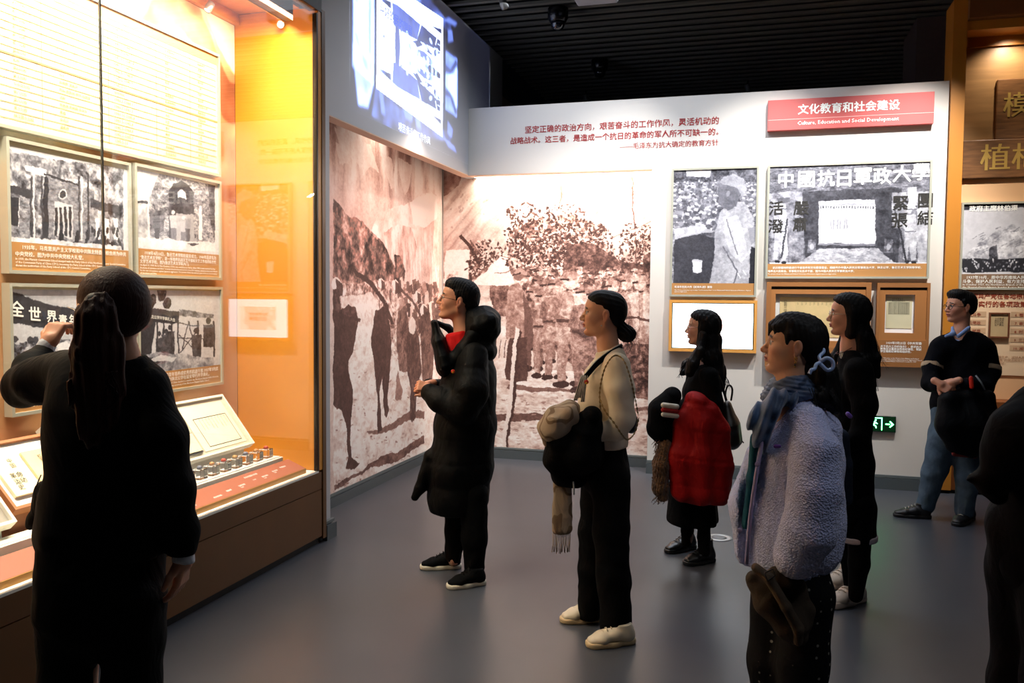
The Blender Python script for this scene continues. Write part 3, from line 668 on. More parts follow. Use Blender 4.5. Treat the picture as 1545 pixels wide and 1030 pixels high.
def ph_banner(c):
    t = c.fb(.08, 74); g = c.fb(.03, 75, gain=.9)
    c.a[:] = .80; c.a += t*.2
    c.poly([(8, 436), (40, 450), (80, 460), (120, 468), (198, 470), (198, 498), (120, 498), (60, 494), (12, 487)], .17, 1, g*.12)
    c.poly([(8, 516), (30, 518), (60, 514), (100, 512), (198, 508), (198, 610), (8, 610)], .5, 1, g*1.8)
    R = random.Random(8)
    for i in range(40): x = R.uniform(10, 195); y = R.uniform(512, 560); c.ell(x, y, 5, 5.5, R.choice((.15, .2, .8)), .9)
    c.line([(12, 487), (20, 580)], 2, .35); c.line([(112, 495), (113, 530)], 1.6, .35)
    c.poly([(82, 522), (100, 515), (112, 532), (98, 534), (88, 532)], .95)
def ph_square(c):
    t = c.fb(.06, 76, gain=.8); g = c.fb(.03, 77, gain=.9)
    c.a[:] = .84; c.a += t*.1
    c.poly([(200, 466), (230, 466), (270, 472), (268, 488), (200, 486)], .2, 1, t*.3)
    c.poly([(200, 480), (234, 484), (228, 534), (202, 540)], .16, 1, t*.2)
    for x, y, r in ((228, 456, 7), (244, 444, 7), (252, 458, 6), (241, 438, 5)): c.ell(x, y, r, r*1.6, .18, 1, .2, g)
    c.poly([(270, 468), (290, 470), (322, 474), (322, 480), (270, 478)], .45, .9, g)
    for x in (236, 246, 258, 268, 298, 322): c.line([(x, 484), (x+1, 538)], 2.4, .2)
    for a, b in (((270, 505), (296, 532)), ((296, 500), (270, 535)), ((284, 484), (274, 530)), ((284, 484), (294, 528)), ((268, 510), (320, 512)), ((268, 488), (300, 492))): c.line([a, b], 1.5, .25)
    for x, y, s in ((250, 506, 1.1), (256, 500, 1.2), (296, 505, 1.3), (314, 490, 1.4), (240, 510, 1)):
        c.ell(x, y-6, 3*s, 3.5*s, .2); c.poly([(x-6*s, y), (x+6*s, y), (x+5*s, y+34), (x-5*s, y+34)], .24, 1, g*.5)
    c.poly([(200, 540), (240, 532), (322, 540), (324, 562), (200, 566)], .62, 1, t); c.poly([(205, 545), (225, 540), (246, 542), (236, 552), (212, 556)], .15)
    c.poly([(218, 546), (244, 536), (266, 540), (262, 546)], .95, .8)
e = wall_frame(2.985, 3.762, 1.690, 2.300, 'framed black and white photo of a columned hall, left panel of the middle row')
pic(e, 3.001, 3.746, 1.835, 2.262, ph_hall)
box('caption_strip', (PX-.001, PX, 3.001, 3.746, 1.706, 1.834), capbrown, e)
case_text('1935年，马克思共产主义学校和中共陕北特委党校合并为中共', 3.07, 1.825, .655, wink, e, bold=.02)
case_text('中央党校。图为中共中央党校大礼堂。', 3.03, 1.793, .40, wink, e, bold=.02)
case_text('In 1935, the Marxist Communist School merged with the Party School of the Northern Shaanxi Special Committee\nof the Communist Party of China (CPC), becoming the Party School of the CPC Central Committee. The picture\nshows the auditorium of the Party School of the CPC Central Committee.', 3.03, 1.764, .69, wink, e, bold=.01)
e = wall_frame(3.790, 4.548, 1.695, 2.308, 'framed black and white photo of a stone arch gate, right panel of the middle row')
pic(e, 3.806, 4.532, 1.853, 2.278, ph_gate)
box('caption_strip', (PX-.001, PX, 3.806, 4.532, 1.711, 1.852), capbrown, e)
case_text('1938年4月10日，鲁迅艺术学院在延安成立。1940年后更名为', 3.87, 1.842, .63, wink, e, bold=.02)
case_text('“鲁迅艺术文学院”，是一所培养抗战文艺干部和文艺工作者的综合性\n文学艺术学校。图为鲁迅艺术文学院大门。', 3.83, 1.816, .67, wink, e, bold=.02)
case_text('On April 10, 1938, the Lu Xun Academy of Arts was established in Yan\'an. After 1940, it was renamed "Lu Xun\nAcademy of Literature and Arts," a comprehensive literary and art school for training cultural workers and officials\nfor the war of resistance against Japanese aggression. The picture shows the entrance gate of the Lu Xun Academy\nof Literature and Arts.', 3.83, 1.768, .68, wink, e, bold=.01)
e = wall_frame(2.985, 3.795, 1.04, 1.648, 'framed photo of a crowd under a banner, left panel of the lowest row')
p = pic(e, 3.001, 3.779, 1.20, 1.62, ph_banner)
for ch, x, y, hh in (('全', 15, 453, .068), ('世', 43, 462, .062), ('界', 70, 468, .056), ('青', 88, 474, .052), ('年', 104, 474, .05)):
    q = on(x, y, 0, PX); text('lettering', ch, wink, (PX+.0014, q[1], q[2]), (0, 1, -.10), (0, 0.0, 1), h=hh, parent=e, bold=.05)
box('caption_strip', (PX-.001, PX, 3.001, 3.779, 1.056, 1.199), capbrown, e)
case_text('1939年7月20日，中国女子大学在延安成立。图为中国女子大学开学典礼。', 3.05, 1.185, .62, wink, e, bold=.02)
case_text("On July 20, 1939, the Chinese Women's University in Yan'an was\nofficially opened. The picture shows the opening ceremony of the\nWomen's University.", 3.03, 1.135, .60, wink, e, bold=.01)
e = wall_frame(3.800, 4.553, 1.04, 1.652, 'framed black and white photo of a street stage, right panel of the lowest row')
pic(e, 3.816, 4.537, 1.165, 1.626, ph_square)
q = on(224, 474, 0, PX); text('lettering', '陕北公学开学典礼大会', wink, (PX+.0014, q[1], q[2]), (0, 1, -.12), (0, 0, 1), w=.22, parent=e, bold=.03)
box('caption_strip', (PX-.001, PX, 3.816, 4.537, 1.056, 1.164), capbrown, e)
case_text('为将来延安的爱国青年培养成优秀的抗战干部,1937年7月底\n创办陕北公学。图为陕北公学在延安举行开学典礼。', 3.84, 1.155, .67, wink, e, bold=.02)
case_text("In July 1937, the Communist Party of China decided to establish the Northern Shaanxi Public School in\nYan'an. The picture shows the opening ceremony of the Northern Shaanxi Public School.", 3.84, 1.100, .67, wink, e, bold=.01)
# ---- sloping showcase with documents
cream = mat('cream_box', (.90, .89, .84), .45); beige = mat('beige_felt', (.78, .74, .66), .8); paper = mat('old_paper', (.93, .90, .76), .7, var=.05, vscale=14)
ink = mat('black_ink', (.14, .13, .12), .6)
def slope_box(y0, y1, xf, zf, xb, zb, lab, body, inner, zbase=.4825, depth=.05):
    """tilted shallow tray: front-top edge (xf,zf), back-top edge (xb,zb)"""
    e = empty('sloping_showcase', ((xf+xb)/2, (y0+y1)/2, zbase), lab, 'showcase')
    n = Vector((zb-zf, 0, xf-xb)).normalized(); n = Vector((abs(n.x), 0, abs(n.z)))
    f, b = Vector((xf, 0, zf)), Vector((xb, 0, zb)); f2, b2 = f-n*depth, b-n*depth
    def pt(v, y): return (v.x, y, v.z)
    hexa('tray', [pt(f2, y0), pt(f2, y1), pt(b2, y1), pt(b2, y0), pt(f-n*.02, y0), pt(f-n*.02, y1), pt(b-n*.02, y1), pt(b-n*.02, y0)], body, e)
    s = (b-f).normalized(); wd = .014
    def bar(fa, fb, ya, yb, name='rim'):
        A, B = f+s*fa, f+s*fb; d = n*.0199
        return [pt(A-d, ya), pt(A-d, yb), pt(B-d, yb), pt(B-d, ya), pt(A, ya), pt(A, yb), pt(B, yb), pt(B, ya)]
    L = (b-f).length
    for q in (bar(0, wd, y0, y1), bar(L-wd, L, y0, y1), bar(wd, L-wd, y0, y0+wd), bar(wd, L-wd, y1-wd, y1)): hexa('rim', q, body, e)
    q = bar(wd, L-wd, y0+wd, y1-wd); off = n*.017
    base = [Vector(v) for v in q]
    hexa('lining', [tuple(v) for v in base[:4]]+[tuple(v-off) for v in base[4:]], inner, e)
    # wedge stand down to the deck
    hexa('stand', [(xf-.05, y0+.02, zbase), (xf-.05, y1-.02, zbase), (xb+.0, y1-.02, zbase), (xb+.0, y0+.02, zbase), (f2.x-.03, y0+.02, f2.z+.02), (f2.x-.03, y1-.02, f2.z+.02), (b2.x+.004, y1-.02, b2.z-.003), (b2.x+.004, y0+.02, b2.z-.003)], body, e)
    o = f-n*.017
    return e, o, s, n
e, o3, s3, n3 = slope_box(3.12, 4.50, -2.965, .690, -3.195, .985, 'white sloping showcase holding papers at the right end of the case', cream, beige)
def slip(name, y0, y1, a, b, m, lab=None, th=.002, cat='document', lift=.0012, slant=0):
    """flat paper lying on the slope: y range, distance along slope a..b"""
    A, B = o3+s3*a+n3*lift, o3+s3*b+n3*lift; P_ = []
    for dz in (0, th):
        for (v, y) in ((A, y0), (A, y1), (B, y1+slant), (B, y0+slant)): P_.append((v.x+n3.x*dz, y, v.z+n3.z*dz))
    ob = hexa(name, P_, m)
    if lab: tag(ob, lab, cat)
    return ob
def slope_text(s, y, a, w, m, parent, th=.0035, **k):
    A = o3+s3*a+n3*(.0012+th); return text('lettering', s, m, (A.x, y, A.z), (0, 1, 0), tuple(s3), w=w, parent=parent, **k)
d = slip('document', 4.06, 4.46, .035, .335, mat('aged_sheet', (.93, .90, .78), .7, var=.06, vscale=9), 'large ruled document sheet at the upper right of the sloping showcase')
fr_ = []
for y0, y1, a, b in ((4.12, 4.43, .055, .060), (4.12, 4.43, .245, .25), (4.12, 4.125, .055, .25), (4.425, 4.43, .055, .25)):
    A, B = o3+s3*a+n3*.0034, o3+s3*b+n3*.0034
    fr_.append(((A.x, y0, A.z), (A.x, y1, A.z), (B.x, y1, B.z), (B.x, y0, B.z)))
me = bpy.data.meshes.new('ruled_border'); me.from_pydata([p for q in fr_ for p in q], [], [tuple(range(i*4, i*4+4)) for i in range(4)]); me.transform(Matrix.Translation(-Vector(d.location))); link('ruled_border', me, ink).parent = d
for i in range(9):
    slope_text('委\n托\n工\n作\n书\n延\n安\n陕\n北'[:(17 if i % 3 else 11)], 4.395-i*.029, .238, .008, ink, d)
d = slip('document', 3.86, 3.985, .03, .16, cream, 'small grey edged card in front of the large ruled sheet', cat='card')
d = slip('notebook', 3.90, 4.03, .035, .165, mat('slate_cover', (.42, .42, .44), .6), 'open notebook with dark cover lying between two papers on the sloping showcase', th=.012, cat='notebook', lift=.0045, slant=0)
A, B = o3+s3*.042+n3*.018, o3+s3*.158+n3*.018
me_p = hexa('pages', [(A.x, 3.905, A.z), (A.x, 4.018, A.z), (B.x, 4.018, B.z), (B.x, 3.905, B.z), (A.x+n3.x*.006, 3.905, A.z+n3.z*.006), (A.x+n3.x*.006, 4.018, A.z+n3.z*.006), (B.x+n3.x*.006, 4.018, B.z+n3.z*.006), (B.x+n3.x*.006, 3.905, B.z+n3.z*.006)], paper, d)
d = slip('document', 3.62, 3.86, .02, .15, mat('white_sheet', (.95, .95, .93), .7), 'plain white sheet at the lower edge of the sloping showcase')
slope_text('一二三四五\n六七八九十\n一二三四五', 3.65, .135, .12, ink, d)
d = slip('document', 3.66, 3.96, .19, .33, paper, 'yellowed sheet at the upper left of the visible showcase')
# ---- stepped white tray with clear blocks
tr_ = empty('stepped_tray', (-2.92, 4.0, .4825), 'white stepped tray carrying clear blocks along the front of the sloping showcase', 'tray')
box('lower_step', (-2.968, -2.855, 3.50, 4.64, .4825, .585), cream, tr_, .003)
box('tray_top', (-2.966, -2.865, 3.52, 4.62, .5855, .592), mat('white_gloss', (.95, .95, .94), .3), tr_)
gb = bpy.data.materials.new('clear_acrylic'); gb.use_nodes = True; b_ = gb.node_tree.nodes['Principled BSDF']
b_.inputs['Base Color'].default_value = (1, 1, 1, 1); b_.inputs['Transmission Weight'].default_value = 1; b_.inputs['Roughness'].default_value = .03; b_.inputs['IOR'].default_value = 1.49
seal_m = [mat('red_seal', (.72, .28, .22), .5), mat('tan_seal', (.72, .52, .34), .5), mat('grey_seal', (.45, .46, .52), .5), mat('ochre_seal', (.76, .60, .40), .5)]
lbs = ['second', 'third', 'fourth', 'fifth', 'sixth', 'seventh', 'eighth', 'ninth', 'tenth']
for i in range(10):
    y = 4.54-i*.108
    lab = 'clear block with a reddish seal, first from the right end of the stepped tray' if i == 0 else 'clear block with a small seal, %s from the right end of the stepped tray' % lbs[i-1]
    e = empty('clear_block', (-2.914, y, .5925), lab, 'block', 'clear blocks on the stepped tray')
    box('acrylic_cube', (-2.945, -2.883, y-.034, y+.034, .594, .650), gb, e, .003)
    lathe('seal', [(.012, .6505), (.015, .654), (.013, .664), (.006, .668)], seal_m[i % 4], e, Matrix.Translation((-2.914, y, 0)), 12)
    box('mount_stub', (-2.926, -2.902, y-.011, y+.011, .5925, .6), seal_m[1], e)
# ---- red-brown label rail
def label_rail(y0, y1, lab):
    e = empty('label_rail', (-2.78, (y0+y1)/2, .4825), lab, 'label board')
    hexa('wedge', [(-2.715, y0, .4825), (-2.715, y1, .4825), (-2.843, y1, .4825), (-2.843, y0, .4825), (-2.715, y0, .512), (-2.715, y1, .512), (-2.843, y1, .562), (-2.843, y0, .562)], mat('gold_edge', (.72, .52, .24), .5), e)
    hexa('label_face', [(-2.718, y0+.004, .5125), (-2.718, y1-.004, .5125), (-2.841, y1-.004, .5620), (-2.841, y0+.004, .5620), (-2.718, y0+.004, .5145), (-2.718, y1-.004, .5145), (-2.841, y1-.004, .5640), (-2.841, y0+.004, .5640)], mat('terracotta_board', (.62, .36, .27), .55), e)
    return e
e = label_rail(3.30, 4.68, 'terracotta label board with small white lettering along the case front, right one')
sl = Vector((-.123, 0, .0495)).normalized()
def rail_text(s, y, a, w, par):
    p = Vector((-2.718, y, .5158))+sl*a; return text('lettering', s, wink, tuple(p), (0, 1, 0), tuple(sl), w=w, parent=par, bold=.02)
for s, y, a, w in (('延安时期部分印章', 4.15, .105, .13), ('罗荣桓印', 4.50, .085, .06), ('陈云印章\nSeal', 4.40, .075, .055), ('徐向前印\nSeal', 4.27, .062, .06), ('石印章', 4.18, .06, .03), ('左权印章\nSeal', 4.03, .055, .06), ('周扬印', 3.91, .05, .045), ('成仿吾印章', 3.78, .035, .07), ('吴玉章印', 3.58, .03, .05), ('中国印', 3.56, .06, .04)): rail_text(s, y, a, w, e)
# ---- left part of the case: sloping book tray, white trays
e, o3, s3, n3 = slope_box(2.72, 3.10, -2.93, .705, -3.17, .955, 'brown edged sloping tray with two old booklets at the left', mat('orange_brown_edge', (.66, .42, .24), .5), mat('white_felt', (.94, .94, .92), .8))
d = slip('booklet', 2.765, 2.90, .06, .27, paper, 'cream old booklet with vertical characters on the brown tray', th=.014, cat='booklet', lift=.002)
slope_text('中\n国', 2.835, .25, .022, ink, d, th=.0165); slope_text('革命\n运动\n史', 2.80, .175, .06, ink, d, th=.0165)
d = slip('booklet', 2.925, 3.05, .06, .27, mat('worn_paper', (.88, .80, .62), .7, var=.12, vscale=12), 'worn booklet half hidden by the guide on the brown tray', th=.012, cat='booklet', lift=.002)
slope_text('红\n军', 2.99, .24, .02, ink, d, th=.0145)
e, o3, s3, n3 = slope_box(2.10, 2.70, -2.90, .665, -3.14, .93, 'white sloping showcase cut by the left edge of the picture', cream, mat('grey_felt', (.62, .60, .56), .8))
d = slip('document', 2.2, 2.55, .05, .28, paper, 'sheet in the white sloping showcase by the left edge')
e = empty('low_tray', (-2.9, 2.6, .4825), 'low white tray with a faded sheet on the case deck at the far left', 'tray')
box('tray_body', (-2.948, -2.846, 2.0, 3.08, .4825, .600), cream, e, .003)
box('faded_sheet', (-2.94, -2.86, 2.3, 2.98, .6005, .603), mat('faded_sheet', (.94, .94, .88), .7), e)
label_rail(1.6, 3.22, 'terracotta label board along the case front, left one')
# ------------------------------------------------------------------ things on the white rear wall
red_ink = mat('crimson_lettering', (.60, .13, .13), .5)
WY = 7.70
def wtext(s, x, z, w, m, parent=None, y=WY-.0015, **k):
    return text('lettering', s, m, (x, y, z), (1, 0, 0), (0, 0, 1), w=w, parent=parent, ext=.001, **k)
q = empty('wall_quotation', (-1.3, 7.699, 3.1), 'crimson quotation lettering in three lines on the white header', 'lettering')
wtext('坚定正确的政治方向，艰苦奋斗的工作作风，灵活机动的', -2.135, 3.215, 1.775, red_ink, q, bold=.035)
wtext('战略战术。这三者，是造成一个抗日的革命的军人所不可缺一的。', -2.275, 3.116, 1.915, red_ink, q, bold=.035)
wtext('——毛泽东为抗大确定的教育方针', -1.235, 3.016, .875, red_ink, q, bold=.025)
# red title sign
sg = empty('title_sign', (.705, 7.66, 3.187), 'red title sign in white lettering at the top right of the white wall', 'sign')
box('sign_board', (.053, 1.357, 7.640, 7.699, 3.057, 3.317), mat('rose_red_board', (.74, .33, .32), .55), sg, .002)
box('rule', (.055, 1.355, 7.6385, 7.6395, 3.146, 3.149), mat('pink_rule', (.95, .78, .76), .6), sg)
wtext('文化教育和社会建设', .300, 3.268, .795, wink, sg, y=7.6385, bold=.05)
wtext('Culture, Education and Social Development', .298, 3.128, .795, wink, sg, y=7.6385, bold=.022)
def photo_panel(x0, x1, z0, z1, zc, lab, fn, y=7.645, wd=.018):
    e = empty('photo_panel', ((x0+x1)/2, 7.67, (z0+z1)/2), lab, 'framed photo')
    boxes('frame', [(x0, x0+wd, y, 7.699, z0, z1), (x1-wd, x1, y, 7.699, z0, z1), (x0+wd, x1-wd, y, 7.699, z1-wd, z1), (x0+wd, x1-wd, y, 7.699, z0, z0+wd)], silver, e)
    box('backing', (x0+wd, x1-wd, y+.012, 7.699, z0+wd, z1-wd), mat('pale_board', (.85, .86, .88), .6), e)
    c = Canvas(1, y+.0115, (x0+wd, zc), (x1-wd, z1-wd), 300, .8); fn(c); c.warp(.007, .10, 60); c.warp(.003, .03, 61); c.a += c.fb(.015, 62, gain=.9)*.2; c.soft(1)
    canvas_quad('photograph', c, ramp(np.clip(c.a, 0, 1), GREY), e, .45, .0012)
    box('caption_strip', (x0+wd, x1-wd, y+.0105, y+.0118, z0+wd, zc), capbrown, e)
    return e
def ph_speaker(c):
    t = c.fb(.05, 80, gain=.8); R = random.Random(9)
    c.a[:] = .55; c.a += t*1.2
    c.poly([(1015, 255), (1145, 250), (1145, 275), (1016, 275)], .35, 1, t); c.poly([(1035, 257), (1073, 256), (1070, 268), (1036, 266)], .95)
    for i in range(420):
        x = R.uniform(1016, 1145); y = R.uniform(272, 350); s = 1.2+(y-272)/28
        c.ell(x, y, s*1.1, s*.9, R.choice((.95, .85, .4)), .9); c.ell(x, y+s*1.4, s*1.3, s, R.choice((.25, .4, .6)), .8)
    c.poly([(1017, 362), (1050, 352), (1080, 360), (1080, 432), (1015, 430)], .22, 1, t*.15)
    c.poly([(1016, 345), (1050, 340), (1080, 350), (1060, 352), (1018, 362)], .9, .7)
    # man seen from the side in cap and jacket, arm on hip
    c.poly([(1085, 320), (1100, 308), (1122, 305), (1136, 330), (1141, 360), (1142, 432), (1070, 432), (1076, 390), (1078, 350)], .72, 1, t*.5)
    c.poly([(1092, 330), (1112, 325), (1122, 352), (1128, 385), (1118, 398), (1100, 380), (1092, 352)], .86, .9, t*.3)
    c.line([(1095, 330), (1104, 360), (1112, 385)], 1.6, .45); c.line([(1090, 372), (1112, 410), (1106, 430)], 2, .4)
    c.poly([(1132, 372), (1144, 380), (1144, 432), (1130, 432)], .12); c.poly([(1128, 345), (1142, 342), (1143, 362), (1132, 370)], .6)
    c.poly([(1084, 300), (1082, 290), (1084, 282), (1090, 276), (1110, 275), (1118, 290), (1110, 312), (1098, 318), (1088, 312), (1083, 308)], .42, 1, t*.3)
    c.poly([(1085, 278), (1090, 268), (1108, 264), (1122, 270), (1126, 286), (1120, 298), (1112, 284), (1096, 280)], .66, 1, t*.4)
    c.ell(1098, 293, 2.5, 5, .6); c.poly([(1080, 280), (1088, 276), (1092, 281), (1084, 283)], .5)
    c.poly([(1043, 393), (1059, 393), (1058, 410), (1052, 413), (1045, 411)], .96); c.ell(1051, 393, 8, 2, .8)
    c.line([(1112, 412), (1117, 420)], 1.5, .95); c.line([(1120, 408), (1126, 416)], 1.5, .95)
def ph_gateway(c):
    t = c.fb(.05, 81, gain=.8); b = c.fb(.02, 82, sx=2.5, gain=.9)
    c.a[:] = .42; c.a += t*.8
    c.poly([(1160, 252), (1405, 244), (1405, 288), (1160, 292)], .40, 1, b*.9)
    c.poly([(1208, 290), (1360, 283), (1355, 400), (1215, 398)], .22, 1, t*.4)
    c.poly([(1235, 304), (1320, 301), (1320, 371), (1234, 371)], .97)
    for x in np.arange(1236, 1320, 4): c.poly([(x, 311), (x+2, 311), (x+2, 315), (x, 315)], .3)
    c.line([(1235, 310), (1320, 308)], 1.5, .6)
    c.ell(1264, 346, 20, 20, .8); c.ell(1264, 346, 18.5, 18.5, .98)
    for x in (1252, 1262, 1272): c.poly([(x, 333), (x+3, 328), (x+6, 333), (x+6, 346), (x, 346)], .6); c.line([(x+3, 330), (x+3, 346)], 1, .95)
    c.poly([(1235, 368), (1320, 368), (1320, 371), (1234, 371)], .5); c.poly([(1255, 367), (1270, 367), (1262, 369)], .15)
    c.poly([(1235, 376), (1322, 374), (1350, 398), (1200, 400)], .70, 1, b*.8)
    c.poly([(1160, 292), (1186, 290), (1188, 400), (1160, 402)], .6, 1, t*1.2); c.poly([(1186, 290), (1210, 290), (1212, 380), (1190, 398)], .55, 1, t*.8)
    c.poly([(1172, 300), (1192, 298), (1192, 306), (1174, 308)], .35)
    c.poly([(1344, 292), (1368, 290), (1368, 345), (1346, 345)], .62, 1, t*.6); c.poly([(1369, 284), (1383, 283), (1383, 310), (1370, 312)], .85, 1, t*.5)
    c.poly([(1383, 290), (1405, 288), (1403, 398), (1384, 396)], .74, 1, t*.6)
    c.poly([(1160, 396), (1403, 396), (1403, 402), (1160, 404)], .92, 1, t*.3)
    for x, hat in ((1177, 1), (1373, 1)):
        c.poly([(x-10, 326), (x+8, 324), (x+11, 345), (x+10, 372), (x+8, 392), (x+1, 394), (x-2, 372), (x-5, 393), (x-11, 392), (x-9, 360)], .78, 1, t*.6)
        c.ell(x-1, 317, 5, 6, .8); c.poly([(x-9, 315), (x-4, 308), (x+5, 308), (x+10, 315)], .85); c.line([(x-10, 316), (x+11, 316)], 1.2, .3); c.line([(x-9, 350), (x+9, 350)], 1.6, .35)
        c.ell(x-5, 395, 4, 2, .1); c.ell(x+5, 396, 4, 2, .1)
    c.line([(1349, 318), (1358, 350), (1367, 398)], 3, .15); c.line([(1345, 310), (1349, 320)], 1, .95); c.line([(1188, 330), (1178, 390)], 2.5, .2)
    for x in (1334, 1218): c.poly([(x, 362), (x+12, 362), (x+13, 382), (x-1, 382)], .45, 1, t); c.ell(x+6, 373, 4, 4, .7)
e = photo_panel(-.757, -.008, 1.625, 2.764, 1.745, 'photo of a speaker in a cap before a crowd, above the lit screen', ph_speaker)
yy = 7.645+.0095
wtext('毛泽东在抗大作《论持久战》报告', -.715, 1.722, .33, wink, e, y=yy, bold=.04)
wtext('Mao Zedong delivering a report titled "On Protracted War" at the Military and Political University of Resistance Against\nJapanese Aggression', -.715, 1.688, .66, wink, e, y=yy, bold=.02)
e = photo_panel(.064, 1.362, 1.788, 2.767, 1.915, 'large black and white photo of a gateway guarded by two soldiers', ph_gateway)
chs = '中國抗日軍政大學'
pos = [(1175, 259), (1205, 259), (1234, 257), (1264, 257), (1289, 254), (1318, 253), (1348, 250), (1377, 247)]
for ch, (x, y) in zip(chs, pos):
    p0 = on(x, y, 1, 7.655); text('lettering', ch, wink, (p0[0], 7.6545, p0[2]), (1, 0, 0), (0, 0, 1), h=.135, parent=e, bold=.05)
for ch, x, y in (('活', 1161, 304), ('潑', 1160, 331), ('嚴', 1198, 304), ('肅', 1197, 328), ('緊', 1348, 296), ('張', 1346, 322), ('團', 1386, 292), ('結', 1385, 318)):
    p0 = on(x, y, 1, 7.655); text('lettering', ch, ink, (p0[0], 7.6545, p0[2]), (1, 0, 0), (0, 0, 1), h=.115, parent=e, bold=.04)
wtext('抗日根据地积极进行干部培养和文化教育建设，相继开办中国人民抗日军事政治大学、陕北公学、鲁迅艺术文学院等学校，', .125, 1.892, 1.18, wink, e, y=yy, bold=.03)
wtext('培养出大批政治、军事和文化技术干部。图为中国人民抗日军事政治大学。', .085, 1.862, .70, wink, e, y=yy, bold=.03)
wtext('The picture shows the Military and Political University of Resistance Against Japanese Aggression.', .085, 1.833, .56, wink, e, y=yy, bold=.02)
# lit screen
tv = empty('wall_screen', (-.378, 7.67, 1.364), 'bright white wall screen in amber frame behind the woman with red coat', 'screen')
ab = mat('amber_frame', (.84, .60, .30), .4)
fx0, fx1, fz0, fz1 = -.757, .003, 1.134, 1.596
boxes('frame', [(fx0, fx0+.024, 7.635, 7.699, fz0, fz1), (fx1-.024, fx1, 7.635, 7.699, fz0, fz1), (fx0+.024, fx1-.024, 7.635, 7.699, fz1-.026, fz1), (fx0+.024, fx1-.024, 7.635, 7.699, fz0, fz0+.026)], ab, tv)
box('bezel', (fx0+.024, fx1-.024, 7.648, 7.699, fz0+.026, fz1-.026), mat('teal_black_bezel', (.05, .14, .14), .3), tv)
c = Canvas(1, 7.646, (fx0+.032, fz0+.033), (fx1-.033, fz1-.033), 220, 1.0)
X, Y = np.meshgrid(np.linspace(0, 1, c.W), np.linspace(0, 1, c.H)); n1 = fbm(c.H, c.W, 30, 90, 5)
pc = ((abs(X-.5) < .31) & (abs(Y-.5) < .31)); rgb = np.ones((c.H, c.W, 3))*np.array([.90, .97, 1.0])
rgb = np.where(pc[..., None], (.80+.12*(n1 > .5)+.1*(n1-.5))[..., None]*np.array([1.0, .97, .97]), rgb)
se = canvas_quad('display', c, rgb, tv, .3, .0015, emit=3.6)
mt = mat('screen_lettering', (.8, .45, .40), .5, emit=(.85, .50, .45), est=1.6)
wtext('抗大教育方针', -.49, 1.425, .22, mt, tv, y=7.6452, bold=.04)
wtext('抗大精神', -.48, 1.385, .20, mt, tv, y=7.6452, bold=.03)
# brown document cases
brown = mat('caramel_board', (.57, .37, .19), .55)
def doc_case(x0, x1, z0, z1, lab):
    e = empty('document_case', ((x0+x1)/2, 7.66, (z0+z1)/2), lab, 'document case'); return e
e = doc_case(.078, .922, 1.02, 1.757, 'wide brown document case with lit yellow manuscript, behind the woman in purple')
y0_ = 7.625
boxes('housing', [(.078, .118, y0_, 7.699, 1.02, 1.757), (.882, .922, y0_, 7.699, 1.02, 1.757), (.118, .882, y0_, 7.699, 1.719, 1.757), (.118, .882, y0_, 7.699, 1.02, 1.20)], brown, e)
box('slot', (.118, .882, 7.655, 7.699, 1.695, 1.719), black, e)
boxes('inner_frame', [(.118, .155, y0_+.008, 7.699, 1.20, 1.694), (.84, .882, y0_+.008, 7.699, 1.20, 1.694), (.155, .84, y0_+.008, 7.699, 1.655, 1.694), (.155, .84, y0_+.008, 7.699, 1.20, 1.255)], mat('caramel_inner', (.62, .41, .22), .5), e)
box('mount', (.155, .84, 7.672, 7.699, 1.255, 1.655), mat('white_mount', (.92, .92, .92), .5), e)
box('manuscript', (.192, .80, 7.668, 7.6715, 1.285, 1.628), mat('yellow_manuscript', (.90, .79, .58), .6, var=.08, vscale=5), e)
wtext('公\n司\n二\n字', .225, 1.60, .026, ink, e, y=7.6672, bold=.01)
for i in range(14): wtext('一二三\n四五六\n七八九\n十百千\n万年月\n日中大\n小上下'.replace('\n', '\n')[:(27 if i % 2 else 21)], .335+i*.033, 1.585, .012, ink, e, y=7.6672)
box('cover_glass', (.155, .84, 7.648, 7.651, 1.255, 1.655), glass, e)
e = doc_case(.968, 1.374, 1.05, 1.753, 'narrow brown document case with typed sheet, above the exit sign')
boxes('housing', [(.968, .99, y0_, 7.699, 1.05, 1.753), (1.352, 1.374, y0_, 7.699, 1.05, 1.753), (.99, 1.352, y0_, 7.699, 1.715, 1.753), (.99, 1.352, y0_, 7.699, 1.05, 1.275)], brown, e)
box('slot', (.99, 1.352, 7.655, 7.699, 1.693, 1.715), black, e)
boxes('inner_frame', [(.99, 1.035, y0_+.012, 7.699, 1.275, 1.692), (1.262, 1.352, y0_+.012, 7.699, 1.275, 1.692), (1.035, 1.262, y0_+.012, 7.699, 1.655, 1.692), (1.035, 1.262, y0_+.012, 7.699, 1.275, 1.335)], MATS['caramel_inner'], e)
box('mount', (1.035, 1.262, 7.668, 7.699, 1.335, 1.655), MATS['white_mount'], e)
box('typed_sheet', (1.046, 1.245, 7.665, 7.6675, 1.372, 1.638), mat('grey_yellow_sheet', (.80, .77, .64), .6, var=.04), e)
wtext('中央军委关于\n抗大工作的指示', 1.09, 1.625, .10, ink, e, y=7.664)
wtext('\n'.join(['军事政治大学教育应注重政治性和纪律性帮助学生'] * 14), 1.062, 1.595, .165, ink, e, y=7.664)
wtext('  1939年7月25日《中央军委', 1.05, 1.262, .27, wink, e, y=y0_-.0012, bold=.04)
wtext('关于抗大工作的指示》，要求抗大\n教育应注重政治性和纪律性，帮助\n学生锻炼纪律性和组织性。', 1.005, 1.232, .315, wink, e, y=y0_-.0012, bold=.04)
wtext('The "Directive on the Work of the Military and Political\nUniversity of Resistance Against Japanese Aggression" issued\nby the Central Military Commission on July 25, 1939', 1.005, 1.128, .32, wink, e, y=y0_-.0012, bold=.02)
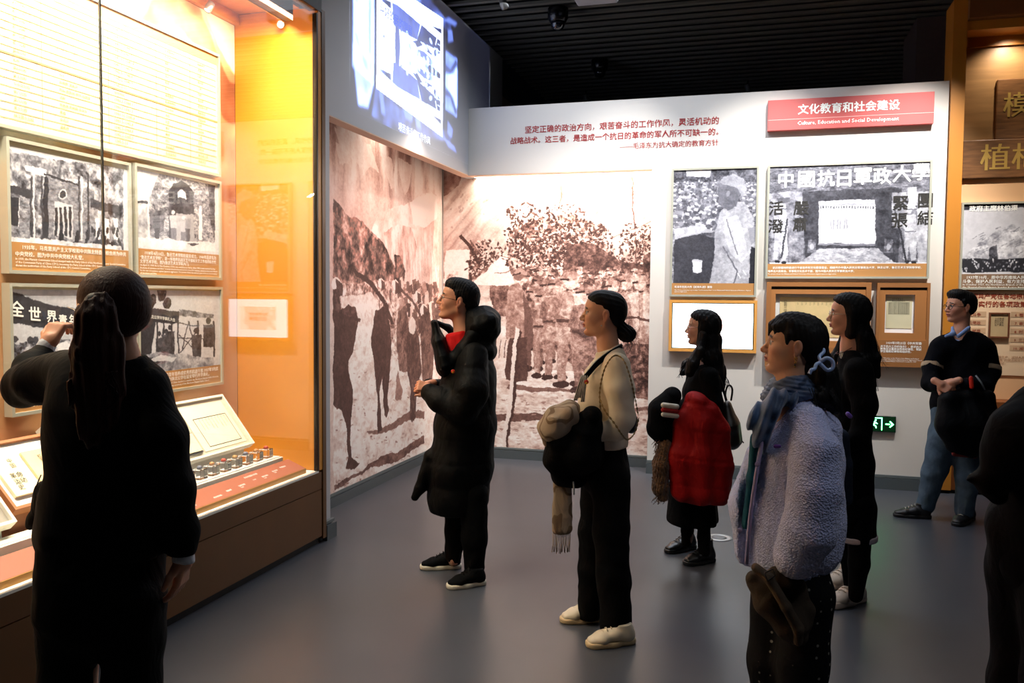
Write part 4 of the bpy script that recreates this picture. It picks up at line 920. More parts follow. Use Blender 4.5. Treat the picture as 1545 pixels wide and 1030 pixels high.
for x_, y_ in ((.50, .72), (1.17, .34)):
    area('document_case_light', (x_, 7.66, 1.69), (0, .05, -1), y_*.9, .02, 1.6 if x_ < 1 else .5, (1, .86, .66), 150)
# exit sign
ex = empty('exit_sign', (1.04, 7.68, .556), 'green lit exit sign with running figure and arrow low on the white wall', 'exit sign')
box('housing', (.905, 1.152, 7.672, 7.699, .490, .626), mat('dark_green_plate', (.03, .14, .08), .35), ex, .002)
gm = mat('green_glow', (.2, 1, .5), .5, emit=(.35, 1, .55), est=9)
gp = mat('green_panel', (.01, .12, .06), .4, emit=(.02, .42, .16), est=.06)
box('lit_face', (.911, 1.146, 7.6705, 7.6718, .496, .620), gp, ex)
def flat_poly(name, polys, m, y, parent, th=.0008):
    V, Fc = [], []
    for p in polys:
        o = len(V); V += [(x, y, z) for x, z in p]; Fc.append(tuple(range(o, o+len(p))))
    me = bpy.data.meshes.new(name); me.from_pydata(V, [], Fc); return link(name, me, m, parent)
flat_poly('arrow', [[(1.07, .553), (1.105, .553), (1.105, .563), (1.07, .563)], [(1.100, .535), (1.108, .530), (1.136, .558), (1.108, .586), (1.100, .581), (1.119, .558)]], gm, 7.6698, ex)
flat_poly('doorway', [[(.925, .604), (1.045, .604), (1.045, .612), (.925, .612)], [(1.037, .505), (1.045, .505), (1.045, .604), (1.037, .604)], [(.925, .505), (.933, .505), (.933, .604), (.925, .604)]], gm, 7.6698, ex)
flat_poly('running_figure', [[(.985, .592), (.995, .597), (1.001, .590), (.996, .582), (.987, .583)], [(.962, .575), (.985, .580), (.998, .572), (1.010, .560), (1.005, .555), (.990, .563), (.985, .548), (1.000, .540), (1.002, .520), (.994, .520), (.990, .535), (.972, .545), (.968, .530), (.948, .524), (.946, .531), (.962, .536), (.966, .555), (.972, .568), (.960, .567), (.952, .552), (.946, .556)]], gm, 7.6698, ex)
# cover strips between mural sheets
for i, (a, b) in enumerate((((503.5, 1), 0),)): pass
# ------------------------------------------------------------------ right-hand display cabinet
cb = empty('display_bay', (2.1, 7.8, 0), 'amber framed display bay with wood plaques at the right edge', 'display bay')
ab2 = mat('amber_bay', (.70, .45, .14), .45, var=.04, vscale=3)
box('stile', (1.482, 1.585, 7.66, 7.955, .03, 4.05), ab2, cb)
box('head_beam', (1.586, 3.4, 7.60, 7.955, 3.875, 4.10), mat('brown_bay', (.45, .27, .12), .5), cb)
box('head_rail', (1.586, 3.4, 7.68, 7.955, 3.80, 3.874), ab2, cb)
box('kick_board', (1.50, 3.4, 7.72, 7.955, 0, .029), black, cb)
box('base_panel', (1.586, 3.4, 7.69, 7.955, .03, .78), mat('rust_brown_panel', (.50, .27, .10), .5), cb)
wood = mat('honey_wood_panel', (.62, .46, .28), .4, var=.14, vscale=3, stretch=(1, 1, 9), bump=.03, bscale=20)
walnut = mat('walnut_plaque', (.46, .31, .18), .38, var=.35, vscale=4, stretch=(1.5, 1, 12), bump=.05, bscale=20)
box('wood_panel', (1.586, 3.4, 7.93, 7.955, 2.63, 3.72), wood, cb)
box('amber_pelmet', (1.586, 3.4, 7.90, 7.955, 3.721, 3.80), ab2, cb)
peach = mat('peach_board', (.88, .70, .52), .6)
box('peach_panel', (1.586, 3.4, 7.93, 7.955, .781, 2.629), peach, cb)
gold = mat('gold_relief', (.83, .68, .36), .35, metal=.5)
pq = empty('wood_plaque', (2.3, 7.92, 3.19), 'upper walnut plaque with gilt brush character at the right edge', 'plaque')
box('plaque_board', (1.872, 3.1, 7.895, 7.929, 2.952, 3.444), walnut, pq, .006)
text('lettering', '模范', gold, (1.925, 7.893, 3.33), (1, 0, 0), (0, 0, 1), h=.20, parent=pq, bold=.02)
pq = empty('wood_plaque', (2.3, 7.91, 2.79), 'lower walnut plaque with gilt brush characters at the right edge', 'plaque')
box('plaque_board', (1.628, 3.1, 7.88, 7.929, 2.632, 2.950), walnut, pq, .006)
text('lettering', '植棉模范', gold, (1.765, 7.878, 2.912), (1, 0, 0), (0, 0, 1), h=.215, parent=pq, bold=.025)
def ph_assembly(c):
    t = c.fb(.05, 100, gain=.8); R = random.Random(12)
    c.a[:] = .80; c.a += t*.15
    c.poly([(1451, 306), (1640, 296), (1640, 310), (1451, 316)], .15, 1, t*.3)
    c.poly([(1470, 370), (1500, 350), (1525, 338), (1560, 352), (1640, 345), (1640, 390), (1452, 390)], .74, 1, t*.9)
    for i in range(30): x = R.uniform(1465, 1560); y = R.uniform(345, 385); c.line([(x, y), (x+8, y-4)], .8, .45)
    c.poly([(1492, 374), (1503, 370), (1505, 390), (1491, 392)], .2, 1, t)
    c.poly([(1451, 391), (1640, 388), (1640, 415), (1451, 414)], .12)
    for i in range(150): c.ell(R.uniform(1452, 1640), R.uniform(391, 412), 1.1, 1.6, R.choice((.9, .7, .3)))
    c.poly([(1451, 411), (1640, 410), (1640, 416), (1451, 415)], .9)
e = empty('photo_panel', (2.2, 7.9, 2.07), 'black and white photo of an assembly before a hill, in the right display bay', 'framed photo')
boxes('frame', [(1.640, 1.656, 7.885, 7.929, 1.703, 2.435), (1.656, 3.0, 7.885, 7.929, 2.419, 2.435), (1.656, 3.0, 7.885, 7.929, 1.703, 1.719)], silver, e)
box('backing', (1.656, 3.0, 7.902, 7.929, 1.719, 2.419), mat('pale_board', (.85, .86, .88)), e)
c = Canvas(1, 7.9015, (1.656, 1.835), (3.0, 2.419), 260, .8); ph_assembly(c); c.warp(.01, .08, 60); c.soft(1)
canvas_quad('photograph', c, ramp(np.clip(c.a, 0, 1), GREY), e, .45, .0012)
for z, s, x in ((2.408, '政府主席林伯渠', 1.70),): wtext(s, x, z, .36, wink, e, y=7.8998, bold=.05)
box('caption_strip', (1.656, 3.0, 7.9005, 7.9018, 1.719, 1.834), mat('grey_brown_caption', (.52, .40, .30), .6), e)
wtext('1937年10月，原中华苏维埃人民共和国国家银行西北分行', 1.70, 1.822, .78, wink, e, y=7.8995, bold=.03)
wtext('斗争，保护人民利益，有力支持了抗日战争和边区建设', 1.668, 1.789, .80, wink, e, y=7.8995, bold=.03)
wtext('In October 1937, the Northwest Branch of the National Bank of the Soviet Republic was renamed\nthe Shaanxi-Gansu-Ningxia Border Region Bank. The picture shows the bank building.', 1.668, 1.755, .95, wink, e, y=7.8995, bold=.02)
e = empty('policy_board', (2.2, 7.92, 1.3), 'peach board listing policies with a small framed document, lower right bay', 'board')
box('board_panel', (1.600, 3.0, 7.915, 7.929, .985, 1.690), mat('pale_peach_board', (.90, .78, .64), .6), e)
rb = mat('rust_lettering', (.58, .22, .12), .6)
wtext('中国共产党在各地根据地', 1.70, 1.672, .52, rb, e, y=7.913, bold=.04)
wtext('实行的各项政策', 1.80, 1.607, .36, rb, e, y=7.913, bold=.04)
tb = mat('tan_row', (.78, .64, .50), .6)
for i, (a, b) in enumerate((('1. 对敌斗争', '6. 整顿三风'), ('2. 精兵简政', '7. 审查干部'), ('3. 统一领导', '8. 时事教育'), ('4. 拥政爱民', '9. 三三制政权'), ('5. 发展生产', '10. 减租减息'))):
    z = 1.52-i*.070
    box('row_bar', (1.62, 1.86, 7.9125, 7.9148, z-.045, z), tb, e); box('row_bar', (2.045, 2.35, 7.9125, 7.9148, z-.045, z), tb, e)
    wtext(a, 1.66, z-.012, .16, rb, e, y=7.912, bold=.02); wtext(b, 2.075, z-.012, .16 if i != 3 else .19, rb, e, y=7.912, bold=.02)
wtext('抗日根据地的各项政策以发展生产、减轻人民负担\n为中心，中国共产党“十大政策”的提出和实行，是\n根据地克服严重困难的重要保证。', 1.66, 1.15, .55, mat('tan_lettering', (.66, .46, .32), .6), e, y=7.912, bold=.01)
d = empty('small_framed_document', (1.955, 7.90, 1.40), 'small document in a brown wooden frame on the policy board', 'framed document')
boxes('frame', [(1.878, 1.890, 7.885, 7.914, 1.30, 1.512), (2.02, 2.032, 7.885, 7.914, 1.30, 1.512), (1.890, 2.02, 7.885, 7.914, 1.50, 1.512), (1.890, 2.02, 7.885, 7.914, 1.30, 1.312)], mat('red_brown_wood', (.42, .24, .15), .4), d)
box('sheet', (1.890, 2.02, 7.898, 7.912, 1.312, 1.50), mat('tan_sheet', (.72, .62, .46), .6, var=.05), d)
wtext('十大政策\n敌后人民\n抗日战争\n生产建设', 1.92, 1.47, .07, ink, d, y=7.8972)
# ------------------------------------------------------------------ ceiling devices and floor plate
bk = mat('gloss_black', (.03, .03, .035), .25)
def dome(pos, lab):
    e = empty('dome_camera', pos, lab, 'security camera'); T = Matrix.Translation(pos)
    lathe('housing', [(.085, 0), (.092, -.01), (.092, -.09), (.075, -.12), (.07, -.125)], bk, e, T, 24)
    lathe('dome', [(.066, -.126), (.064, -.15), (.05, -.178), (.028, -.193), (.004, -.198)], mat('dome_glass', (.04, .05, .08), .05, spec=.9), e, T, 24)
a = on(842, 12, 2, 4.19); dome((a[0], a[1], 4.19), 'black dome camera on the slatted ceiling beside the projector')
a = on(905, 90, 2, 4.19); dome((a[0], a[1], 4.19), 'black dome camera on the slatted ceiling above the red quotation')
a = on(905, 6, 2, 4.02)
e = empty('ceiling_projector', (a[0], a[1]-.1, 4.05), 'grey projector hanging at the top edge of the picture', 'projector')
box('casing', (a[0]-.19, a[0]+.15, a[1]-.32, a[1]+.02, 4.02, 4.14), mat('grey_plastic', (.55, .55, .57), .5), e, .012)
lathe('lens', [(.035, 0), (.035, .03), (.028, .032)], bk, e, Matrix.Translation((a[0]-.191, a[1]-.15, 4.08)) @ Matrix.Rotation(-math.pi/2, 4, 'Y'), 16)
lathe('mounting_pole', [(.015, 4.141), (.015, 4.40)], bk, e, Matrix.Translation((a[0], a[1]-.15, 0)), 10)
box('status_light', (a[0]-.175, a[0]-.165, a[1]+.0205, a[1]+.024, 4.03, 4.036), mat('violet_led', (.4, .3, 1), .5, emit=(.4, .3, 1), est=4), e)
for x, y, lab in ((760, 6, 'small silver ceiling spotlight left of the projector'), (884, 148, 'small ceiling spotlight just over the red quotation'), (1128, 133, 'small ceiling spotlight just above the white wall, left of the title sign')):
    zz = 4.10; a = on(x, y, 2, zz); e = empty('ceiling_spotlight', tuple(a), lab, 'spotlight')
    tf = Vector((.3, .5, -1)).to_track_quat('Z', 'Y').to_matrix().to_4x4(); tf.translation = Vector(a)
    lathe('barrel', [(.006, -.05), (.03, -.045), (.034, .03), (.03, .045), (.02, .03)], mat('dull_silver', (.45, .44, .42), .4, metal=.5), e, tf, 16)
    box('mounting_stem', (a[0]-.008, a[0]+.008, a[1]-.008, a[1]+.008, zz+.02, 4.40), bk, e)
a = on(1085, 811, 2, 0)
e = empty('floor_plate', (a[0], a[1], 0), 'round metal floor plate with dark ring behind the boots', 'floor plate')
lathe('rim', [(.085, 0), (.085, .003), (.055, .004), (.054, .001)], mat('pale_metal', (.75, .76, .76), .35, metal=.3), e, Matrix.Translation((a[0], a[1], 0)), 32)
lathe('lid', [(.050, 0), (.050, .0035), (.03, .004), (.002, .004)], mat('mid_metal', (.45, .46, .47), .4, metal=.3), e, Matrix.Translation((a[0], a[1], 0)), 32)
# ------------------------------------------------------------------ implicit-surface modeller for people and clothes
F32 = np.float32
def surfnet(D, org, h):
    ins = D < 0; nx, ny, nz = D.shape
    off = [(i, j, k) for i in (0, 1) for j in (0, 1) for k in (0, 1)]
    sl = lambda o: (slice(o[0], nx-1+o[0]), slice(o[1], ny-1+o[1]), slice(o[2], nz-1+o[2]))
    cnt = sum(ins[sl(o)].astype(np.int8) for o in off); act = (cnt > 0) & (cnt < 8)
    I = np.argwhere(act)
    if len(I) == 0: return np.zeros((0, 3)), np.zeros((0, 4), int)
    idx = -np.ones(act.shape, np.int64); idx[act] = np.arange(len(I))
    P = np.zeros((len(I), 3)); C = np.zeros(len(I))
    for a in off:
        for ax in range(3):
            if a[ax]: continue
            b = list(a); b[ax] = 1
            da = D[I[:, 0]+a[0], I[:, 1]+a[1], I[:, 2]+a[2]]; db = D[I[:, 0]+b[0], I[:, 1]+b[1], I[:, 2]+b[2]]
            m = (da < 0) != (db < 0); t = np.where(m, da/(da-db+1e-12), 0)
            p = np.tile(np.array(a, float), (len(I), 1)); p[:, ax] += t
            P += p*m[:, None]; C += m
    P = (I+P/C[:, None])*h+org
    Q = []
    for ax in range(3):
        b, c = [(1, 2), (2, 0), (0, 1)][ax]
        s1 = [slice(None)]*3; s2 = [slice(None)]*3
        s1[ax] = slice(0, -1); s2[ax] = slice(1, None)
        A, B = ins[tuple(s1)], ins[tuple(s2)]; E = np.argwhere(A != B)
        ok = (E[:, b] > 0) & (E[:, c] > 0) & (E[:, b] < D.shape[b]-1) & (E[:, c] < D.shape[c]-1); E = E[ok]
        eb = np.zeros(3, int); eb[b] = 1; ec = np.zeros(3, int); ec[c] = 1
        g = lambda q: idx[q[:, 0], q[:, 1], q[:, 2]]
        q = np.stack([g(E-eb-ec), g(E-ec), g(E), g(E-eb)], 1)
        inn = A[E[:, 0], E[:, 1], E[:, 2]]; q[~inn] = q[~inn][:, ::-1]; Q.append(q)
    return P, np.concatenate(Q)
def wob(P, f, seed, n=6):
    R = np.random.default_rng(seed); o = np.zeros(P.shape[:-1], F32)
    for i in range(n):
        d = R.normal(size=3); d /= np.linalg.norm(d); d *= f*R.uniform(.6, 1.5); o += np.sin(P @ d.astype(F32)+F32(R.uniform(0, 6.28)))
    return o/n
class Sdf:
    def __init__(s, dirn=(0, 1, 0)):
        s.pr = []; s.D = np.array(dirn, float); s.cuts = []; s.disp = None
    def cap(s, a, b, ra, rb, sq=1, k=.02, neg=False):
        s.pr.append(('c', np.array(a, float), np.array(b, float), ra, rb, sq, k, neg)); return s
    def chain(s, pts, rs, sq=1, k=.02):
        if np.isscalar(rs): rs = [rs]*len(pts)
        if np.isscalar(sq): sq = [sq]*len(pts)
        for i in range(len(pts)-1): s.cap(pts[i], pts[i+1], rs[i], rs[i+1], (sq[i]+sq[i+1])/2, k)
        return s
    def ell(s, c, r, R=np.eye(3), k=.02, neg=False):
        s.pr.append(('e', np.array(c, float), np.array(r, float), np.array(R, float), k, neg)); return s
    def cut(s, p, n):            # remove everything on the side n points to
        n = np.array(n, float); s.cuts.append((np.array(p, float), n/np.linalg.norm(n))); return s
    def bounds(s):
        lo, hi = np.full(3, 1e9), np.full(3, -1e9)
        for q in s.pr:
            if q[-1]: continue
            if q[0] == 'c':
                e = max(q[3], q[4]); ev = np.array([e*(1+(abs(s.D[i])*(max(1, q[5])-1))) for i in range(3)]); l, h_ = np.minimum(q[1], q[2])-ev, np.maximum(q[1], q[2])+ev
            else:
                ev = np.abs(q[3].T) @ q[2]; l, h_ = q[1]-ev, q[1]+ev
            lo, hi = np.minimum(lo, l), np.maximum(hi, h_)
        return lo, hi
    def mesh(s, h=.008, pad=.03):
        lo, hi = s.bounds(); lo = lo-pad; hi = hi+pad; n = np.ceil((hi-lo)/h).astype(int)+1
        ax = [(lo[i]+np.arange(n[i])*h).astype(F32) for i in range(3)]
        D = np.full(n, .2, F32)
        for q in s.pr:
            k = q[-2]
            if q[0] == 'c':
                e = max(q[3], q[4]); ev = np.array([e*(1+(abs(s.D[i])*(max(1, q[5])-1))) for i in range(3)]); l, h_ = np.minimum(q[1], q[2])-ev, np.maximum(q[1], q[2])+ev
            else:
                ev = np.abs(q[3].T) @ q[2]; l, h_ = q[1]-ev, q[1]+ev
            m = k*1.5+.035; i0 = np.clip(np.floor((l-m-lo)/h).astype(int), 0, n); i1 = np.clip(np.ceil((h_+m-lo)/h).astype(int)+1, 0, n)
            if (i1 <= i0).any(): continue
            S = tuple(slice(a, b) for a, b in zip(i0, i1))
            G = np.stack(np.meshgrid(*[ax[i][S[i]] for i in range(3)], indexing='ij'), -1)
            if q[0] == 'c':
                a, b, ra, rb, sq = q[1:6]
                if sq != 1:
                    g = 1/sq-1; T = (np.eye(3)+g*np.outer(s.D, s.D)).astype(F32); G = G @ T; a = a @ T; b = b @ T
                ba = (b-a).astype(F32); pa = G-a.astype(F32); L2 = float(ba @ ba)+1e-9
                t = np.clip((pa @ ba)/L2, 0, 1); d = np.linalg.norm(pa-t[..., None]*ba, axis=-1)-(ra+(rb-ra)*t)
                if sq < 1: d = d*sq
            else:
                G = (G-q[1].astype(F32)) @ q[3].T.astype(F32); r = q[2].astype(F32)
                k0 = np.linalg.norm(G/r, axis=-1); k1 = np.linalg.norm(G/(r*r), axis=-1)+1e-6; d = k0*(k0-1)/k1
            c = D[S]
            if q[-1]:
                d = -d; hh = np.clip(.5-.5*(c-d)/k, 0, 1); D[S] = c*(1-hh)+d*hh+k*hh*(1-hh)
            else:
                hh = np.clip(.5+.5*(c-d)/k, 0, 1); D[S] = c*(1-hh)+d*hh-k*hh*(1-hh)
        near = np.abs(D) < .05
        if s.disp is not None:
            I = np.argwhere(near); P = (lo+I*h).astype(F32); D[near] = D[near]-s.disp(P)
        for p, nn in s.cuts:
            G = sum((ax[i].reshape([-1 if j == i else 1 for j in range(3)])-F32(p[i]))*F32(nn[i]) for i in range(3)); D = np.maximum(D, G)
        return surfnet(D, lo, h)
def mesh_from(name, parts, smooth=True):
    V = []; Q = []; o = 0
    for v, q in parts: V.append(v); Q.append(q+o); o += len(v)
    V = np.concatenate(V); Q = np.concatenate(Q)
    me = bpy.data.meshes.new(name); me.vertices.add(len(V)); me.vertices.foreach_set('co', V.astype(F32).ravel())
    me.loops.add(len(Q)*4); me.loops.foreach_set('vertex_index', Q.ravel().astype(np.int32)); me.polygons.add(len(Q))
    me.polygons.foreach_set('loop_start', np.arange(0, len(Q)*4, 4, dtype=np.int32)); me.polygons.foreach_set('loop_total', np.full(len(Q), 4, np.int32))
    me.update(calc_edges=True); me.validate()
    if smooth: me.polygons.foreach_set('use_smooth', [True]*len(me.polygons))
    return me, V
def vcol(me, cols):
    a = me.color_attributes.new('Col', 'FLOAT_COLOR', 'POINT'); c = np.ones((len(me.vertices), 4), F32)
    c[:, :3] = cols[:len(me.vertices)]; a.data.foreach_set('color', c.ravel())
unit = lambda v: np.array(v, float)/np.linalg.norm(v)
class Fig:
    """a person standing at camera depth Z: P() gives the point seen at a photo pixel, dz further away"""
    def __init__(s, name_label, Z, foot, cat='person'):
        s.Z = Z; s.k = Z/FP; r = ray(*foot); s.D = unit([r[0], r[1], 0]); g = s.P(*foot)
        s.e = empty('person', (g[0], g[1], 0), name_label, cat); s.L = unit(np.cross([0, 0, 1], s.D))  # image-left
    def P(s, x, y, dz=0): return at(x, y, s.Z+dz)
    def px(s, n): return n*s.k
    def sdf(s): return Sdf(s.D)
    def add(s, sd, name, m, h=.008, parent='self', extra=(), **kw):
        v, q = sd.mesh(h); me, V = mesh_from(name, [(v, q)]+list(extra)); return link(name, me, m, s.e if parent == 'self' else parent)
    # shorthand: list of (x, y, r_px, dz, squash)
    def limb(s, sd, pts, k=.02):
        P_ = [s.P(p[0], p[1], p[3] if len(p) > 3 else 0) for p in pts]; R_ = [s.px(p[2]) for p in pts]; Q_ = [p[4] if len(p) > 4 else 1 for p in pts]
        return sd.chain(P_, R_, Q_, k)
def head_basis(fig, yaw, pitch, roll=0):
    """yaw 0 = facing image-left, positive turns towards the viewer; pitch up positive"""
    f = math.cos(yaw)*fig.L-math.sin(yaw)*fig.D; f = math.cos(pitch)*f+math.sin(pitch)*np.array([0, 0, 1.0])
    l = unit(np.cross([0, 0, 1.0], f)); u = np.cross(f, l)
    l, u = math.cos(roll)*l+math.sin(roll)*u, math.cos(roll)*u-math.sin(roll)*l
    return np.stack([f, l, u])          # rows: forward, left, up
def head_sdf(B, o, s=1.0, neck=None, female=True, D=(0, 1, 0)):
    W = lambda x, y, z: np.array(o)+s*(x*B[0]+y*B[1]+z*B[2]); S = Sdf(D)
    E = lambda x, y, z, a, b, c, k=.02, neg=False: S.ell(W(x, y, z), (a*s, b*s, c*s), B, k*s, neg)
    C = lambda a, b, ra, rb, k=.012, neg=False: S.cap(W(*a), W(*b), ra*s, rb*s, 1, k*s, neg)
    E(-.016, 0, .034, .092, .074, .080); E(.020, 0, .0, .066, .066, .078, .03); E(.030, 0, -.045, .050, .052, .062, .03)
    E(.052, 0, .040, .034, .052, .042, .03)
    for y in (-1, 1):
        C((-.004, y*.053, -.050), (.056, y*.016, -.092), .017, .015, .025); E(.060, y*.036, -.024, .024, .022, .024, .025)
        E(.078, y*.027, .022, .012, .022, .007, .012)
    E(.070, 0, -.094, .020, .022, .016, .02)
    E(.074, 0, -.058, .022, .028, .020, .02)
    for y in (-1, 1): E(.100, y*.032, .003, .020, .017, .011, .012, True)
    for y in (-1, 1): E(.0735, y*.031, .002, .0145, .0145, .0125, .006)
    C((.084, 0, .012), (.1075, 0, -.026), .0065, .0095, .012); E(.1035, 0, -.030, .0115, .011, .009, .008)
    for y in (-1, 1): E(.095, y*.0125, -.033, .010, .0075, .0075, .006)
    E(.0935, 0, -.0545, .0085, .020, .0055, .005); E(.0905, 0, -.0655, .0085, .017, .006, .005)
    E(.0985, 0, -.060, .012, .022, .0016, .003, True)
    E(.088, 0, -.0775, .010, .020, .005, .008, True)
    for y in (-1, 1):
        E(-.007, y*.079, -.004, .0165, .0075, .028, .005); E(-.001, y*.0855, -.003, .0085, .0055, .017, .004, True); E(-.003, y*.077, -.030, .0085, .006, .009, .005)
    if neck is not None:
        a = W(-.022, 0, -.055); S.cap(a, neck[0], .050*s, neck[1], 1, .025)
        for q in neck[2:]: S.cap(neck[0], q[0], neck[1], q[1], q[2] if len(q) > 2 else 1, .03)
    return S, W
def skin_cols(V, B, o, s, base, lip=(.62, .30, .27), blush=.0, brow=(.10, .08, .07)):
    L = ((V-np.array(o)) @ B.T)/s; x, y, z = L[:, 0], L[:, 1], L[:, 2]
    c = np.tile(np.array(base, float), (len(V), 1))
    g = lambda a, b, cc, sx, sy, sz: np.exp(-((x-a)/sx)**2-((np.abs(y)-b)/sy)**2-((z-cc)/sz)**2)
    def mixc(w, col):
        nonlocal c; w = np.clip(w, 0, 1)[:, None]; c = c*(1-w)+np.array(col)*w
    mixc(.35*g(.07, .04, -.025, .03, .02, .02), (.80, .48, .42)); mixc(.3*g(-.004, .078, -.01, .02, .02, .03), (.82, .45, .38))
    front = (x > .07) & (z > -.075) & (z < -.044) & (np.abs(y) < .024)
    w = front*np.clip(1-np.abs(z+.060)/.0125-(np.abs(y)/.024)**2*.4, 0, 1)*2; mixc(w, lip)
    b = (x > .045) & (np.abs(z-(.0265-.18*(np.abs(y)-.03)**1*np.sign(1))) < .0042) & (np.abs(y) > .013) & (np.abs(y) < .048); mixc(b*.85, brow)
    e = (x > .06) & (np.abs(y) > .014) & (np.abs(y) < .046) & (np.abs(z-.0085+.10*np.abs(np.abs(y)-.030)) < .0022); mixc(e*.8, (.12, .08, .07))
    lin3 = np.where(c <= .04045, c/12.92, ((c+.055)/1.055)**2.4); return lin3
skin_m = mat('skin', (.8, .6, .5), .48, vcol=True, spec=.4)
_b = skin_m.node_tree.nodes['Principled BSDF']; _b.inputs['Subsurface Weight'].default_value = .08; _b.inputs['Subsurface Radius'].default_value = (.02, .008, .004); _b.inputs['Subsurface Scale'].default_value = .3
eye_m = mat('eye', (1, 1, 1), .15, vcol=True)
def eyes(fig, B, o, s, gaze=(1, 0, .1)):
    for y in (-1, 1):
        c = np.array(o)+s*(.0775*B[0]+y*.031*B[1]+.0015*B[2]); g = unit(B.T @ np.array(gaze, float)); r = .0125*s
        n, mseg = 14, 20; vs = []; up = unit(np.cross(g, B[1])); sd = np.cross(up, g)
        for i in range(n+1):
            t = math.pi*i/n
            for j in range(mseg): p = 2*math.pi*j/mseg; vs.append(c+r*(math.cos(t)*g+math.sin(t)*(math.cos(p)*sd+math.sin(p)*up)))
        q = np.array([(i*mseg+j, i*mseg+(j+1) % mseg, (i+1)*mseg+(j+1) % mseg, (i+1)*mseg+j) for i in range(n) for j in range(mseg)])
        me = bpy.data.meshes.new('eye'); me.from_pydata([tuple(v) for v in vs], [], [tuple(int(a) for a in f) for f in q]); me.polygons.foreach_set('use_smooth', [True]*len(me.polygons))
        t = np.arccos(np.clip(((np.array(vs)-c) @ g)/r, -1, 1)); col = np.where((t < .62)[:, None], np.array([[.02, .012, .01]]), np.array([[.60, .56, .54]])); vcol(me, col)
        link('eye', me, eye_m, fig.e)
def hand_sdf(S, w, d, n, side, s=1.0, curl=.5, spread=.10, thumb=.5):
    """hand grown into S: w wrist, d direction of fingers, n back-of-hand normal, side +1/-1 = thumb towards +t"""
    d = unit(d); n = unit(n-np.dot(n, d)*d); t = np.cross(n, d)*side; w = np.array(w, float)
    pt = lambda x, y, z: w+s*(x*d+y*t+z*n)
    S.cap(pt(-.03, 0, 0), pt(.02, 0, 0), .024*s, .026*s, 1, .012)
    for y in (-.026, -.009, .009, .027): S.cap(pt(.015, y*.7, 0), pt(.075, y, 0), .0135*s, .0115*s, 1, .010)
    ends = []
    for y, L, a in ((.030, .070, .1), (.010, .078, 0), (-.010, .072, -.06), (-.029, .057, -.12)):
        p = pt(.078, y, 0); ang = curl*.5; q = p
        dirt = math.tan(a*spread*8)
        for i, (f, r0, r1) in enumerate(((.45, .0092, .0086), (.30, .0086, .0078), (.25, .0078, .0062))):
            ang += curl*(.55 if i else .2); v = unit(math.cos(ang)*d-math.sin(ang)*n+dirt*.25*t); q2 = q+v*L*f*s
            S.cap(q, q2, r0*s, r1*s, 1, .0035); q = q2
        ends.append(q)
    b = pt(.018, .026, -.006); v = unit(.75*d+.62*t-.35*thumb*n); m = b+v*.042*s; v2 = unit(.95*d+.25*t-.5*thumb*n); e = m+v2*.034*s
    S.cap(b, m, .0135*s, .0105*s, 1, .010); S.cap(m, e, .0105*s, .0075*s, 1, .004)
    return ends
black_hair = mat('black_hair', (.042, .036, .036), .6, spec=.22, bump=.5, bscale=220, stretch=(1, 1, .06))
def hairdisp(B, o, amp=.004, f=260):
    def g(P):
        L = (P-np.array(o, F32)) @ B.T.astype(F32); a = np.arctan2(L[:, 1], L[:, 2]+.02); return (amp*(np.sin(a*34+np.sin(L[:, 0]*40)*1.3)*.5+np.sin(L[:, 0]*f*.6+a*9)*.3)).astype(F32)
    return g
def strands(fig, name, roots, m, r=.0016, seed=0, parent='self'):
    """roots: list of control-point lists; adds thin tapering tubes"""
    L = [(smooth_path(p, 18), list(np.linspace(r, r*.35, len(smooth_path(p, 18))))) for p in roots]
    return tag(tubes(name, L, m, fig.e if parent == 'self' else parent, 4), kind='stuff')
# ------------------------------------------------------------------ people
def fabric(name, col, rough=.85, **k):
    if sum(col) < .2: k['spec'] = .10; col = tuple(x*.72 for x in col)
    return mat(name, col, rough, spec=k.pop('spec', .2), crumple=k.pop('crumple', .45), **k)
suit = fabric('black_suiting', (.045, .043, .05), .75, bump=.08, bscale=500)
puffer = fabric('black_nylon', (.035, .035, .038), .62)
knit_b = fabric('black_knit', (.04, .04, .045), .9, bump=.25, bscale=300)
sole_w = mat('white_sole', (.80, .77, .70), .55); gum = mat('gum_sole', (.45, .27, .12), .5)
def folds(amp, f, seed, extra=None):
    def g(P):
        w = wob(P, f, seed)+.5*wob(P, f*2.3, seed+7); d = amp*(np.abs(w)*-1.6+.6)
        if extra is not None: d = d+extra(P)
        return d.astype(F32)
    return g
def simple_body(fig, pts, name='body', hands=(), head=None, skin=(.80, .60, .50), limbs=(), **kw):
    """one body mesh: head and neck, hands, and the trunk and limbs under the clothes"""
    parts = []; cols = []
    S, B, o, s = head; v, q = S.mesh(.0033, .02); parts.append((v, q)); cols.append(skin_cols(v, B, o, s, skin, **kw))
    for H in hands:
        v, q = H.mesh(.0026, .015); parts.append((v, q)); cols.append(np.tile(np.array(lin(skin)), (len(v), 1))*np.array([1.02, .95, .92]))
    T = Sdf(fig.D)
    for L in limbs: fig.limb(T, L, .04)
    v, q = T.mesh(.02, .05); parts.append((v, q)); cols.append(np.tile(np.array(lin(skin)), (len(v), 1)))
    me, V = mesh_from(name, parts); vcol(me, np.concatenate(cols)); return link(name, me, skin_m, fig.e)
